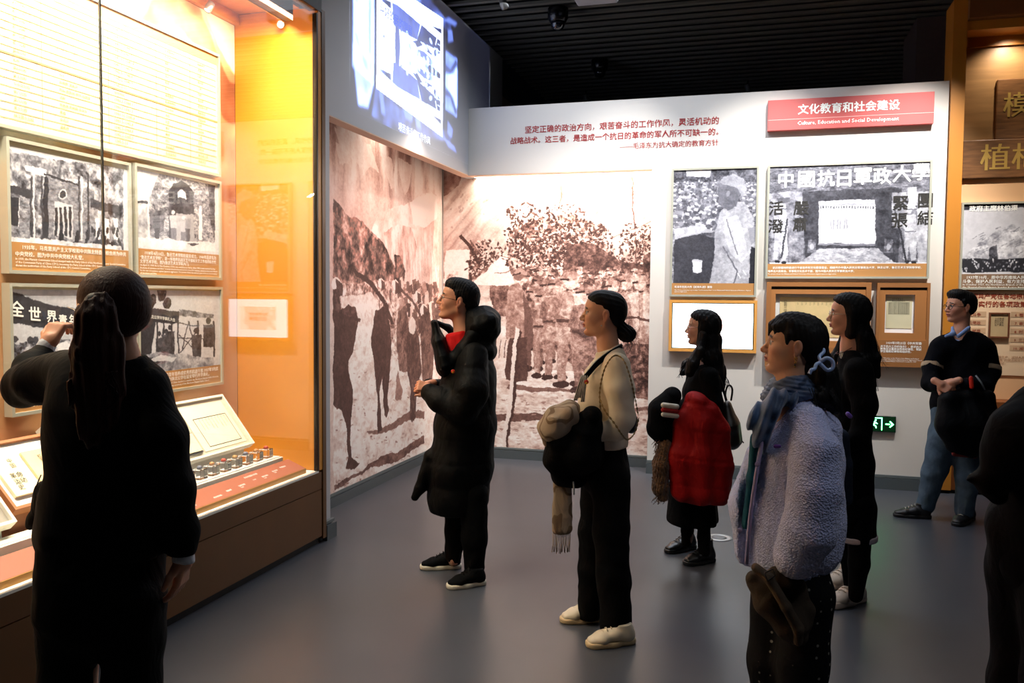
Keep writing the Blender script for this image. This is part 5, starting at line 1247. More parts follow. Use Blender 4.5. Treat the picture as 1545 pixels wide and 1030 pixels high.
def shoe(fig, name, heel, toe, m_up, m_sole, w=.042, h=.075, solet=.022, sole2=None, ankle=True):
    """heel, toe: floor points (world); upper with sole as a sub-part"""
    heel = np.array([heel[0], heel[1], 0]); toe = np.array([toe[0], toe[1], 0]); d = unit(toe-heel); L = np.linalg.norm(toe-heel); sd = np.cross([0, 0, 1.0], d)
    S = Sdf(sd); z = np.array([0, 0, 1.0]); p = lambda t, hh: heel+d*L*t+z*hh
    S.cap(p(.14, .040), p(.16, .062), w*.76, w*.74, 1.05, .02); S.cap(p(.15, .045), p(.42, .052), w*.76, w*.70, 1.15, .02); S.cap(p(.42, .052), p(.68, .036), w*.70, w*.56, 1.45, .02)
    S.cap(p(.2, .05), p(.24, h+.03), w*.80, w*.84, 1, .02)
    S.cap(p(.68, .036), p(.88, .028), w*.58, w*.40, 1.75, .02)
    S.cut(p(0, solet*.7), -z); S.cut(p(0, h+solet), z)
    o = fig.add(S, name, m_up, .005)
    T = Sdf(sd); T.cap(p(.12, .012), p(.5, .012), w*.86, w*.80, 1, .02); T.cap(p(.5, .012), p(.87, .014), w*.80, w*.62, 1.2, .02); T.cap(p(.45, .012), p(.80, .012), w*.8, w*.8, 1.15, .02)
    T.cut(p(0, .0005), -z); T.cut(p(0, solet), z)
    v, q = T.mesh(.005); me, V = mesh_from('sole', [(v, q)]); sm_ = link('sole', me, m_sole, fig.e); reparent(sm_, o, fig)
    # laces
    V = []
    for t in (.42, .50, .58, .66):
        a = p(t, .096-(t-.42)*.125+w*.06); V.append(([a-sd*w*.45-z*.006, a+z*.003, a+sd*w*.45-z*.006], .0028))
    la = tubes('laces', V, m_sole if sole2 is None else sole2, fig.e, 5); reparent(la, o, fig)
    return o
def reparent(ch, par, fig):
    # ch mesh is in fig.e's frame already and par sits at fig.e's origin
    ch.parent = par
def fl(x, y): return on(x, y, 2, 0)
def glasses(fig, B, o, s, m, r=.0235, tall=.85, rr=.0013):
    W = lambda x, y, z: np.array(o)+s*(x*B[0]+y*B[1]+z*B[2]); L = []
    for y in (-1, 1):
        L.append(([W(.100-.004*abs(math.cos(t)), y*.033+r*math.cos(t), -.003+r*tall*math.sin(t)) for t in np.linspace(0, 2*math.pi, 25)], rr))
        L.append(([W(.098, y*.056, .004), W(.085, y*.069, .004), W(.03, y*.074, .003), W(-.005, y*.076, .002), W(-.018, y*.076, -.012)], rr))
    L.append(([W(.101, -.010, 0), W(.106, 0, .003), W(.101, .010, 0)], rr))
    g = tubes('glasses', L, m, fig.e, 6)
    V = []; Fc = []
    for y in (-1, 1):
        n0 = len(V); V += [tuple(W(.099, y*.033+r*.95*math.cos(t), -.003+r*tall*.95*math.sin(t))) for t in np.linspace(0, 2*math.pi, 20, endpoint=False)]; Fc.append(tuple(range(n0, n0+20)))
    me = bpy.data.meshes.new('lenses'); me.from_pydata(V, [], Fc); l = link('lenses', me, glass, fig.e); reparent(l, g, fig); return g
def pin(fig, p, nrm, s=.012):
    nrm = unit(nrm); T = frame_tf(Vector(p), Vector(unit(np.cross([0, 0, 1], nrm))), Vector((0, 0, 1)))
    o = lathe('badge_pin', [(s*.5, 0), (s, .001), (s, .003), (s*.6, .004)], mat('red_enamel', (.78, .16, .10), .3), fig.e, T, 12)
    q = lathe('pin_emblem', [(s*.55, 0), (s*.5, .002), (s*.2, .0025)], mat('gold_enamel', (.85, .65, .2), .3, metal=.6), fig.e, T @ Matrix.Translation((0, -s*.5, .003)), 8); reparent(q, o, fig); return o

# ============ man in the long black down coat
m1 = Fig('man with glasses in long black hooded down coat over red shirt, hands clasped', 4.81, (697, 872))
B = head_basis(m1, .05, .20); o = m1.P(691, 454); s = 1.03
S, W = head_sdf(B, o, s, neck=(m1.P(701, 505), .056, (m1.P(712, 530), .08)), D=m1.D)
H1, H2 = m1.sdf(), m1.sdf()
hand_sdf(H1, m1.P(650, 586, -.09), unit(m1.L+np.array([0, 0, .25])), -m1.D*1+np.array([0, 0, .6]), 1, .90, 1.6)
hand_sdf(H2, m1.P(648, 579, .05), unit(m1.L-np.array([0, 0, .25])-m1.D*.6), m1.L*.5+np.array([0, 0, .9])+m1.D*.3, -1, .90, 1.5)
simple_body(m1, None, hands=(H1, H2), head=(S, B, o, s), skin=(.80, .57, .46),
    limbs=([(708, 530, 22, 0, 1.6), (700, 640, 22, 0, 1.5), (700, 720, 22, 0, 1.3)], [(690, 720, 14, .08), (690, 800, 12, .08), (684, 845, 9, .08)], [(712, 720, 14, -.08), (716, 800, 12, -.08), (716, 860, 9, -.08)]))
eyes(m1, B, o, s, (1, 0, .2)); glasses(m1, B, o, s, mat('dark_wire', (.08, .07, .07), .3, metal=.8), .0225, .72)
# hair: short
S = Sdf(m1.D); Wl = W
S.ell(Wl(-.020, 0, .044), (.096*s, .080*s, .086*s), B, .01); S.ell(Wl(.035, 0, .085), (.055*s, .062*s, .040*s), B, .03); S.ell(Wl(-.075, 0, -.005), (.040, .062, .055), B, .03)
for y in (-1, 1): S.cap(Wl(.018, y*.070, .045), Wl(.012, y*.071, .008), .010, .007, 1, .012)
S.ell(Wl(.105, 0, -.030), (.060, .2, .085), B, .008, True); S.ell(Wl(.03, 0, -.075), (.075, .2, .082), B, .008, True)
S.disp = lambda P: (.0028*np.sin(P @ np.array([310, 190, 250], F32))*np.sin(P @ np.array([-160, 280, 330], F32))+.002*wob(P, 400, 3)).astype(F32)
m1.add(S, 'hair', black_hair, .004)
# red shirt
S = m1.sdf(); m1.limb(S, [(684, 512, 13, 0, 1.2), (678, 545, 22, 0, 1.5)], .02); m1.limb(S, [(696, 508, 17, 0, 1.1), (700, 530, 22, 0, 1.3)], .02); S.cut(m1.P(690, 500), unit(np.array([0, 0, 1.0])+m1.L*.25))
m1.add(S, 'shirt', fabric('red_cotton', (.80, .06, .06), .8), .006)
# coat
S = m1.sdf()
m1.limb(S, [(707, 545, 33, 0, 1.55), (702, 590, 38, 0, 1.45), (698, 640, 41, 0, 1.25), (692, 700, 43, 0, 1.15), (688, 752, 44, 0, 1.15)], .05)
m1.limb(S, [(722, 560, 26, 0, 1.7), (722, 640, 24, 0, 1.4), (720, 700, 22, 0, 1.3), (716, 752, 22, 0, 1.3)], .05)
m1.limb(S, [(652, 690, 14, -.05), (634, 735, 9, -.05), (626, 750, 6, -.05)], .02)
m1.limb(S, [(716, 535, 20, -.14), (712, 590, 24, -.22), (698, 618, 22, -.21), (665, 604, 18, -.16), (648, 592, 13, -.13)], .025)   # near arm
m1.limb(S, [(706, 535, 20, .18), (690, 590, 22, .20), (665, 590, 18, .15), (648, 582, 12, .09)], .025)
def puff(P, z0=0, per=.135, amp=.010):
    z = P[:, 2]-z0; return amp*(np.abs(np.sin(math.pi*z/per))**.6-.7)
S.disp = lambda P: (puff(P)*.45+.006*wob(P, 22, 4)-.004*np.abs(wob(P, 60, 5))).astype(F32)
S.ell(m1.P(676, 515), (m1.px(17), .075, m1.px(28)), np.stack([unit(m1.L), m1.D, np.array([0, 0, 1.0])]), .01, True)
S.cut(m1.P(690, 770), (0, 0, -1))
coat = m1.add(S, 'down_coat', puffer, .008)
# standing collar flap and hood
S = m1.sdf(); m1.limb(S, [(655, 487, 5, -.03, 2.2), (662, 515, 10, -.03, 3), (672, 548, 15, -.02, 4)], .02); m1.limb(S, [(656, 486, 4, .06, 1.5), (676, 494, 5, .09, 1.5), (694, 512, 8, .09, 1.5)], .015)
m1.limb(S, [(674, 556, 14, -.08, 1.5), (700, 530, 13, -.10, 1.2), (716, 505, 12, -.10, 1)], .02); S.cut(m1.P(654, 482), unit(np.array([0, 0, 1.0])+m1.L*-.05))
S.disp = folds(.003, 40, 8); m1.add(S, 'collar', puffer, .006)
S = m1.sdf(); m1.limb(S, [(722, 492, 22, 0, 1.9), (734, 486, 20, 0, 1.9), (740, 500, 14, 0, 1.9)], .04); m1.limb(S, [(700, 528, 14, -.05, 1.6), (718, 530, 20, 0, 2), (734, 530, 16, 0, 2)], .04); m1.limb(S, [(712, 478, 14, 0, 1.6), (730, 472, 12, 0, 1.6)], .03); m1.limb(S, [(716, 512, 20, 0, 1.5), (735, 510, 10, 0, 1.4)], .03)
S.ell(m1.P(697, 488), (.075, .075, .09), np.eye(3), .012, True); S.disp = folds(.006, 30, 9); m1.add(S, 'hood', puffer, .007)
lathe('snap_button', [(.006, 0), (.006, .003), (.003, .004)], chrome, m1.e, frame_tf(Vector(m1.P(671, 536, -.155)), Vector(m1.L)*-1, Vector((0, 0, 1))), 10)
pin(m1, m1.P(683.5, 560, -.245), -m1.D, .011)
S = m1.sdf(); m1.limb(S, [(692, 745, 22, .09), (688, 800, 17, .09), (684, 838, 13, .09)], .03); m1.limb(S, [(714, 745, 22, -.09), (716, 810, 18, -.10), (716, 862, 14, -.10)], .03)
S.disp = folds(.006, 30, 10); m1.add(S, 'trousers', fabric('black_cotton', (.04, .04, .045), .9), .008)
knit_up = fabric('black_knit_shoe', (.05, .05, .055), .8, bump=.3, bscale=400)
shoe(m1, 'shoe', fl(694, 856), fl(633, 858), knit_up, sole_w, .046, .07, .026, sole2=knit_up); shoe(m1, 'shoe', fl(730, 880), fl(674, 888), knit_up, sole_w, .046, .07, .026, sole2=knit_up)

# ============ woman in cream top
c1 = Fig('woman with low bun in cream cardigan and black trousers, white sneakers, looking left', 4.05, (895, 955))
B = head_basis(c1, .08, .06); o = c1.P(910.5, 474); s = .975
S, W = head_sdf(B, o, s, neck=(c1.P(917, 520), .047, (c1.P(922, 548), .065)), D=c1.D)
H1 = c1.sdf(); hand_sdf(H1, c1.P(889, 651, -.12), c1.L, np.array([0, 0, 1.0])-c1.D*.3, 1, .88, .6)
simple_body(c1, None, hands=(H1,), head=(S, B, o, s), skin=(.83, .62, .50),
    limbs=([(922, 550, 20, 0, 1.5), (912, 620, 20, 0, 1.4), (910, 690, 24, 0, 1.3)], [(905, 720, 18, .08), (898, 830, 13, .08), (892, 925, 9, .08)], [(920, 720, 18, -.08), (928, 830, 13, -.1), (930, 945, 9, -.1)]))
eyes(c1, B, o, s)
S = Sdf(c1.D)
S.ell(W(-.020, 0, .040), (.094*s, .078*s, .080*s), B, .01); S.ell(W(-.055, 0, .0), (.055, .066, .060), B, .03); S.ell(W(.03, 0, .07), (.055*s, .060*s, .042*s), B, .03)
S.ell(W(.125, 0, -.015), (.072, .2, .105), B, .008, True); S.ell(W(.022, 0, -.085), (.070, .2, .098), B, .010, True)
S.disp = hairdisp(B, o, .0016); hr = c1.add(S, 'hair', black_hair, .004)
S = Sdf(c1.D); bc = c1.P(946, 504)
S.ell(bc, (.042, .040, .036), np.eye(3), .01); S.cap(c1.P(936, 492), bc, .028, .03, 1, .02)
S.disp = lambda P: (.004*np.sin(P @ np.array([210, 260, 190], F32))+.002*wob(P, 300, 2)).astype(F32); c1.add(S, 'bun', black_hair, .004)
R = random.Random(2); st = []
for i in range(26):
    a = R.uniform(-2.2, 1.8); st.append([bc, bc+np.array([0, 0, .02])-c1.L*.02*math.cos(a), bc+(-c1.L*math.cos(a)+np.array([0, 0, 1])*math.sin(a))*R.uniform(.045, .075)+c1.D*R.uniform(-.03, .03)])
for i in range(8): st.append([bc+c1.D*R.uniform(-.02, .02), bc-np.array([0, 0, .05])-c1.L*R.uniform(.0, .03), bc-np.array([0, 0, R.uniform(.07, .11)])-c1.L*R.uniform(.0, .03)])
strands(c1, 'loose_strands', st, black_hair, .0016)
lathe('earring', [(.003, -.003), (.004, 0), (.003, .003)], chrome, c1.e, Matrix.Translation(c1.P(907.5, 491, -.075)), 8)
cream_k = fabric('cream_knit', (.88, .81, .70), .85, bump=.15, bscale=420, sheen=.1, crumple=.25)
S = c1.sdf()
c1.limb(S, [(924, 545, 22, 0, 1.75), (914, 570, 30, 0, 1.45), (909, 610, 34, 0, 1.25), (912, 650, 31, 0, 1.25), (918, 668, 29, 0, 1.3)], .04)
c1.limb(S, [(912, 530, 12, 0, 2.4), (924, 538, 17, 0, 2.2)], .03)
c1.limb(S, [(930, 553, 20, -.15), (936, 590, 20, -.19), (939, 632, 18, -.20), (930, 648, 15, -.19), (905, 651, 13, -.17), (890, 650, 12, -.15)], .02)
c1.limb(S, [(918, 553, 19, .15), (915, 600, 18, .18), (905, 640, 16, .16), (880, 645, 12, .1)], .02)
S.cap(c1.P(903, 500, -.02), c1.P(921, 521), .05, .050, 1, .01, True); S.cap(c1.P(890, 500), c1.P(886, 560), .035, .004, 1, .01, True)
S.disp = folds(.0045, 26, 12); S.cut(c1.P(915, 674), unit(np.array([.05, 0, -1.0]))); S.cut(c1.P(918, 526), unit(np.array([0, 0, 1.0])+c1.L*.34))
c1.add(S, 'cardigan', cream_k, .006)
# striped collar band and tie ends: navy with white lines
navy = fabric('navy_band', (.05, .055, .09), .8); bandw = fabric('white_line', (.85, .82, .76), .8)
def band(pts, offs, r, m, nm, par=c1):
    return tubes(nm, [(smooth_path([par.P(x, y+o_, dz) for x, y, dz in pts], 24), r) for o_ in offs], m, par.e, 6)
cp = [(938, 521, .02), (931, 524, -.06), (916, 533, -.105), (900, 546, -.118), (888, 560, -.125), (881, 568, -.125)]
b_ = band(cp, (0, 3, 6), .0062, navy, 'collar_band'); reparent(band(cp, (-2.2, 2, 5.2), .0034, bandw, 'collar_stripe'), b_, c1)
for x0, x1_, y1_, nm in ((880, 868, 604, 1), (881, 874, 600, 2), (884, 879, 606, 3)):
    tp = [(x0, 566, -.125), ((x0+x1_)/2, 584, -.13), (x1_, y1_, -.13)]
    q = tubes('tie_end', [(smooth_path([c1.P(x+dx, y, dz) for x, y, dz in tp], 12), .005) for dx in (-1.6, 1.6)], navy, c1.e, 6)
    reparent(tubes('tie_stripe', [(smooth_path([c1.P(x+dx, y, dz-.004) for x, y, dz in tp], 12), .0022) for dx in (-2.4, 0, 2.4)], bandw, c1.e, 5), q, c1)
pin(c1, c1.P(885, 576, -.145), unit(-c1.D+.3*c1.L), .011)
S = c1.sdf(); c1.limb(S, [(912, 682, 33, 0, 1.2), (912, 712, 38, 0, 1.15)], .04)
c1.limb(S, [(906, 720, 30, .08), (896, 800, 22, .09), (892, 860, 19, .09), (890, 925, 18, .09)], .03); c1.limb(S, [(922, 720, 29, -.09), (922, 800, 25, -.10), (926, 870, 24, -.11), (929, 945, 23, -.11)], .03)
S.disp = folds(.007, 22, 14); S.cut(c1.P(929, 958, -.11), (0, 0, -1)); c1.add(S, 'trousers', fabric('black_crepe', (.045, .042, .045), .9), .008)
wsh = mat('cream_leather', (.86, .80, .70), .5, var=.05)
shoe(c1, 'sneaker', fl(905, 935), fl(846, 938), wsh, mat('cream_gum', (.78, .68, .52), .5), .047, .072, .026, sole2=mat('cream_lace', (.85, .80, .7), .7)); shoe(c1, 'sneaker', fl(955, 968), fl(884, 976), wsh, MATS['cream_gum'], .047, .072, .026, sole2=MATS['cream_lace'])

# things she carries
def thing_sdf(fig, sd, name, m, h, label, cat, loc=None):
    lo, hi = sd.bounds(); e = bpy.data.objects.new('x', None) if False else None
    v, q = sd.mesh(h); me, V = mesh_from(name, [(v, q)]); o_ = link(name, me, m); return tag(o_, label, cat)
coat_e = empty('folded_coat', tuple(c1.P(850, 680)), 'black coat with printed beige lining, folded over the arm of the woman in cream', 'coat')
S = c1.sdf(); c1.limb(S, [(893, 628, 13, -.22, 1.2), (884, 648, 22, -.14, 2.2), (878, 680, 30, -.12, 2), (850, 712, 16, -.12, 1.6), (842, 722, 8, -.12, 1.5)], .03)
c1.limb(S, [(862, 640, 14, -.16, 2), (846, 660, 20, -.13, 2), (840, 690, 20, -.12, 2), (850, 715, 14, -.12, 1.5), (872, 720, 14, -.12, 1.5)], .03); c1.limb(S, [(896, 650, 14, -.16, 2), (890, 690, 20, -.14, 1.6)], .03)
S.disp = folds(.012, 16, 15); c1.add(S, 'coat_body', fabric('black_wool', (.04, .04, .042), .95, bump=.3, bscale=200), .007, coat_e)
lining = fabric('beige_monogram_wool', (.62, .54, .45), .9, bump=.2, bscale=260)
_n = lining.node_tree.nodes; _l = lining.node_tree.links
_w = _n.new('ShaderNodeTexWave'); _w.wave_type = 'RINGS'; _w.inputs['Scale'].default_value = 5; _w.inputs['Distortion'].default_value = 14; _w.inputs['Detail Scale'].default_value = 1.2
_r = _n.new('ShaderNodeValToRGB'); _r.color_ramp.elements[0].position = .80; _r.color_ramp.elements[1].position = .88
_r.color_ramp.elements[0].color = (*lin((.62, .54, .45)), 1); _r.color_ramp.elements[1].color = (*lin((.47, .38, .29)), 1)
_l.new(_n['Texture Coordinate'].outputs['Object'], _w.inputs[0]); _l.new(_w.outputs[0], _r.inputs[0]); _l.new(_r.outputs[0], _n['Principled BSDF'].inputs['Base Color'])
S = c1.sdf(); c1.limb(S, [(860, 618, 13, -.16, 2.4), (838, 628, 13, -.17, 2.4), (826, 646, 13, -.17, 2.2), (826, 665, 7, -.17, 1.6)], .02); c1.limb(S, [(856, 630, 16, -.24, .8), (838, 650, 14, -.25, .8)], .02)
S.disp = folds(.012, 24, 16); c1.add(S, 'lining', lining, .006, coat_e)
z = empty('scarf', tuple(c1.P(847, 770, -.1)), 'tan patterned scarf with fringe hanging below the folded coat', 'scarf')
S = c1.sdf(); c1.limb(S, [(849, 722, 9, -.12, .6), (847, 800, 9, -.12, .6)], .01); c1.limb(S, [(856, 722, 7, -.12, .6), (856, 798, 7, -.12, .6)], .01); c1.limb(S, [(841, 724, 6, -.12, .7), (838, 800, 5, -.12, .7)], .01)
S.cut(c1.P(848, 806, -.12), (0, 0, -1)); S.disp = folds(.003, 30, 17); c1.add(S, 'scarf_cloth', lining, .005, z)
tubes('fringe', [([c1.P(834+i*1.9, 804, -.12), c1.P(834+i*1.9+R.uniform(-.8, .8), 820, -.125), c1.P(833.5+i*1.9+R.uniform(-1.5, 1.5), 835+R.uniform(-3, 1), -.12)], .0018) for i in range(15)], lining, z, 4)
tubes('zip_pull', [([c1.P(865, 726, -.22), c1.P(866, 738, -.22), c1.P(866, 746, -.22)], .004)], chrome, coat_e, 6)
bag = empty('shoulder_bag', tuple(c1.P(930, 630)), 'small black quilted bag on a woven chain strap under the arm of woman in cream', 'bag')
qb = mat('black_quilted_leather', (.05, .05, .055), .35, bump=.4, bscale=40, spec=.6)
S = c1.sdf()
for x0, y0, x1_, y1_ in ((897, 606, 955, 632), (901, 620, 952, 646), (898, 612, 952, 638)): S.cap(c1.P(x0, y0, -.03), c1.P(x1_, y1_, -.03), .022, .024, 2.2, .015)
c1.add(S, 'bag_body', qb, .006, bag)
chn = mat('antique_gold_chain', (.62, .50, .30), .35, metal=.8)
def chain_loop(pts, n, r=.0035):
    pth = smooth_path([c1.P(x, y, dz) for x, y, dz in pts], n*3); pth = np.array(pth); d_ = np.r_[0, np.cumsum(np.linalg.norm(np.diff(pth, axis=0), axis=1))]
    tt = np.linspace(0, d_[-1], n); C_ = np.stack([np.interp(tt, d_, pth[:, i]) for i in range(3)], 1); L = []
    for i in range(n-1):
        a, b = C_[i], C_[i+1]; t_ = unit(b-a); u_ = unit(np.cross(t_, c1.D if i % 2 else c1.L)); ln = np.linalg.norm(b-a)*.62
        L.append(([(a+b)/2+t_*ln*math.cos(q)+u_*ln*.5*math.sin(q) for q in np.linspace(0, 2*math.pi, 9)], .0013))
    return tubes('chain_strap', L+[(list(C_), .0022)], chn, bag, 4)
chain_loop([(906, 618, -.26), (905, 590, -.26), (911, 560, -.28), (921, 541, -.25), (931, 536, -.21), (942, 545, -.24), (951, 570, -.25), (958, 600, -.22), (963, 626, -.18)], 62)
chain_loop([(905, 600, -.27), (912, 618, -.30), (928, 640, -.32), (938, 655, -.30), (947, 663, -.20), (958, 652, -.12), (964, 630, -.14)], 44)
def vstr(amp, f, seed=0):
    def g(P):
        w = wob(P, 14, seed)*.02; a = P[:, 0]*.8+P[:, 1]*.6+w; b = P[:, 0]*-.6+P[:, 1]*.8-w
        return (amp*(np.sin(a*f)*.6+np.sin(b*f*1.17+2)*.6+np.sin((a+b)*f*.31)*.8)).astype(F32)
    return g
def addth(fig, sd, name, m, h, label, cat):
    v, q = sd.mesh(h); me, V = mesh_from(name, [(v, q)]); return tag(link(name, me, m), label, cat)
def scalp(fig, B, o, s, fringe=False, k=.0):
    S = Sdf(fig.D); W = lambda x, y, z: np.array(o)+s*(x*B[0]+y*B[1]+z*B[2])
    S.ell(W(-.020, 0, .040), (.096*s, .081*s, .083*s), B, .01); S.ell(W(-.055, 0, .0), (.056, .070, .062), B, .03); S.ell(W(.03, 0, .075), (.055*s, .062*s, .042*s), B, .03)
    return S, W
# ============ woman with the red coat
r1 = Fig('woman with long wavy black hair in black clothes and skirt, red coat over her arm', 5.15, (1043, 845))
B = head_basis(r1, -.08, .05); o = r1.P(1060.5, 495); s = .93
S, W = head_sdf(B, o, s, neck=(r1.P(1062, 535), .048, (r1.P(1060, 555), .065)), D=r1.D)
simple_body(r1, None, head=(S, B, o, s), skin=(.80, .60, .52), limbs=([(1060, 555, 15, 0, 1.5), (1058, 640, 15, 0, 1.4), (1055, 740, 18, 0, 1.2)], [(1044, 745, 9, .06), (1040, 815, 6, .06)], [(1062, 745, 9, -.06), (1060, 830, 6, -.06)]))
eyes(r1, B, o, s); glasses(r1, B, o, s, mat('silver_wire', (.7, .7, .7), .25, metal=.9), .021, .9)
S, W = scalp(r1, B, o, s)
S.ell(W(.125, -.0, -.015), (.074, .2, .100), B, .008, True); S.ell(W(.085, 0, -.10), (.045, .2, .09), B, .010, True); S.cap(W(.0, .055, .0), W(.0, .05, -.09), .030, .03, 1, .02); S.cap(W(.0, -.055, .0), W(.0, -.05, -.09), .030, .03, 1, .02)
S.disp = vstr(.0022, 330); r1.add(S, 'hair', black_hair, .005)
S = Sdf(r1.D)
r1.limb(S, [(1070, 490, 13, 0, 1.25), (1074, 515, 14, 0, 1.3), (1072, 540, 17, 0, 1.4), (1076, 565, 17, 0, 1.4), (1082, 582, 11, 0, 1.4)], .02)
r1.limb(S, [(1060, 505, 5, -.07), (1056, 530, 7, -.10), (1046, 548, 8, -.11), (1040, 562, 7, -.10)], .02); r1.limb(S, [(1060, 508, 4, .07), (1050, 540, 7, .09), (1036, 552, 7, .07), (1031, 562, 5, .05)], .02)
S.ell(W(.055, 0, -.035), (.075, .055, .085), B, .01, True)
S.disp = lambda P: (vstr(.003, 260, 2)(P)+.010*wob(P, 34, 5)).astype(F32); r1.add(S, 'long_hair', black_hair, .006)
R = random.Random(6)
strands(r1, 'loose_strands', [[r1.P(1086+R.uniform(-4, 3), 540, -.05), r1.P(1090+R.uniform(-2, 4), 562, -.05), r1.P(1096+R.uniform(-4, 4), 575, -.04), r1.P(1094+R.uniform(-3, 8), 590+R.uniform(-6, 4), -.04)] for i in range(12)]+[[r1.P(1036, 545, -.1), r1.P(1028+R.uniform(-3, 3), 558, -.1), r1.P(1024+R.uniform(-3, 6), 570, -.1)] for i in range(6)], black_hair, .0022)
S = r1.sdf(); r1.limb(S, [(1062, 562, 17, 0, 1.9), (1056, 590, 24, 0, 1.5), (1054, 640, 26, 0, 1.3), (1050, 700, 27, 0, 1.2)], .03)
r1.limb(S, [(1070, 568, 14, -.14), (1076, 610, 14, -.17), (1058, 632, 12, -.19), (1036, 625, 10, -.17)], .02); r1.limb(S, [(1050, 568, 14, .14), (1040, 610, 12, .16), (1018, 620, 10, .14)], .02)
S.disp = folds(.006, 24, 20); r1.add(S, 'jumper', knit_b, .008)
S = r1.sdf(); r1.limb(S, [(1050, 690, 28, 0, 1.15), (1046, 740, 34, 0, 1.1), (1045, 782, 38, 0, 1.05)], .03); S.disp = lambda P: (.007*np.sin(P @ np.array([55, 38, 0], F32)+1)).astype(F32); S.cut(r1.P(1045, 788), (-.0, 0, -1)); r1.add(S, 'skirt', fabric('black_crepe', (.045, .042, .045), .9), .008)
S = r1.sdf(); r1.limb(S, [(1040, 770, 11, .07), (1037, 800, 9, .07), (1036, 818, 8, .07)], .02); r1.limb(S, [(1062, 770, 11, -.07), (1062, 810, 9, -.07), (1062, 832, 9, -.07)], .02); r1.add(S, 'tights', fabric('black_tights', (.04, .04, .042), .8), .007)
bl = mat('black_boot_leather', (.05, .05, .05), .35, spec=.6)
shoe(r1, 'boot', fl(1048, 826), fl(1003, 835), bl, bl, .042, .12, .026, sole2=bl); shoe(r1, 'boot', fl(1076, 846), fl(1032, 853), bl, bl, .044, .12, .026, sole2=bl)
# her red coat with fur, striped jacket sleeve, backpack
rc = empty('red_down_coat', tuple(r1.P(1055, 690, -.15)), 'red quilted down coat with fur trimmed hood, hanging over the arm of a black-clad woman', 'coat')
S = r1.sdf()
r1.limb(S, [(1048, 606, 14, -.2, 1), (1036, 640, 19, -.2, 1), (1030, 690, 22, -.2, 1), (1030, 738, 20, -.2, 1)], .04)
r1.limb(S, [(1056, 608, 14, -.22, 1), (1060, 640, 17, -.23, 1), (1058, 690, 19, -.23, 1), (1060, 742, 20, -.22, 1)], .04)
r1.limb(S, [(1072, 618, 13, -.22, 1), (1082, 650, 18, -.20, 1), (1084, 700, 21, -.20, 1), (1082, 745, 20, -.2, 1)], .04)
S.disp = lambda P: (.013*wob(P*np.array([1, 1, .22], F32), 55, 21)+.006*wob(P, 28, 23)-.0035*np.exp(-(np.sin(math.pi*(P[:, 2]+.1*P[:, 0])/.16)/.22)**2)-.004*np.abs(wob(P, 55, 22))).astype(F32)
S.cut(r1.P(1060, 760, -.2), unit(np.array([0, 0, -1.0])))
red_ny = mat('red_nylon', (.62, .045, .045), .6, spec=.2, crumple=.6, bump=.1, bscale=30)
r1.add(S, 'coat_body', red_ny, .007, rc)
S = r1.sdf(); r1.limb(S, [(1004, 668, 9, -.2, 1.6), (998, 700, 12, -.2, 1.5), (996, 735, 11, -.2, 1.4), (1000, 748, 8, -.2, 1.3)], .02)
S.disp = lambda P: (.006*np.sin(P @ np.array([240, 170, 90], F32)+2*wob(P, 60, 3))*np.sin(P @ np.array([-150, 260, 140], F32))+.003*wob(P, 300, 2)).astype(F32)
fur = mat('brown_fur', (.42, .29, .17), .95, var=.6, vscale=30, bump=.8, bscale=200, sheen=.3)
fo = r1.add(S, 'fur_trim', fur, .005, rc)
R = random.Random(9); L = []
for i in range(420):
    x = R.uniform(988, 1008); y = R.uniform(662, 754); a = R.uniform(0, 6.28); p = r1.P(x, y, -.2-R.uniform(-.03, .05)); L.append(([p, p+np.array([0, 0, -.012])+r1.L*.012*R.uniform(-.3, 1)+r1.D*.01*math.sin(a), p+np.array([0, 0, -.03])+r1.L*.022*R.uniform(-.5, 1.1)+r1.D*.02*math.sin(a)], .0016))
tag(tubes('fur_hairs', L, fur, rc, 3), kind='stuff')
vj = empty('striped_jacket', tuple(r1.P(1000, 630, -.2)), 'black jacket with white and red striped cuff bundled over the arm beside the red coat', 'jacket')
S = r1.sdf(); r1.limb(S, [(1014, 598, 13, -.16, 1.6), (1000, 620, 19, -.16, 1.5), (996, 645, 17, -.16, 1.4), (1006, 664, 13, -.16, 1.3)], .03); S.disp = folds(.010, 20, 24); r1.add(S, 'jacket_body', fabric('black_wool', (.04, .04, .042), .95), .007, vj)
for y, r_, m_, nm in ((611, 3.9, bandw, 'cream_stripe'), (618, 3.6, mat('crimson_stripe', (.65, .08, .08), .8), 'red_stripe'), (625, 3.6, bandw, 'cream_stripe')):
    S = r1.sdf(); r1.limb(S, [(1001, y, r_, -.305, 1), (1021, y+2.5, r_, -.285, 1)], .01); r1.add(S, nm, m_, .005, vj)
bp = empty('backpack', tuple(r1.P(1106, 635)), 'dark olive leather backpack on the back of the woman with the red coat', 'backpack')
olive = mat('dark_olive_leather', (.14, .12, .09), .4, spec=.5, bump=.1, bscale=40)
S = r1.sdf(); r1.limb(S, [(1096, 612, 8, -.03, 2.6), (1100, 640, 15, -.03, 1.9), (1104, 664, 14, -.03, 1.9)], .02); r1.add(S, 'bag_body', olive, .007, bp)
S = r1.sdf(); r1.limb(S, [(1108, 640, 9, -.03, 1.6), (1111, 664, 9, -.03, 1.6)], .015); r1.add(S, 'front_pocket', olive, .006, bp)
tubes('handle', [(smooth_path([r1.P(1094, 600, -.06), r1.P(1096, 586, -.06), r1.P(1101, 581, -.06), r1.P(1105, 588, -.06), r1.P(1103, 604, -.05)], 16), .006)], olive, bp, 6)
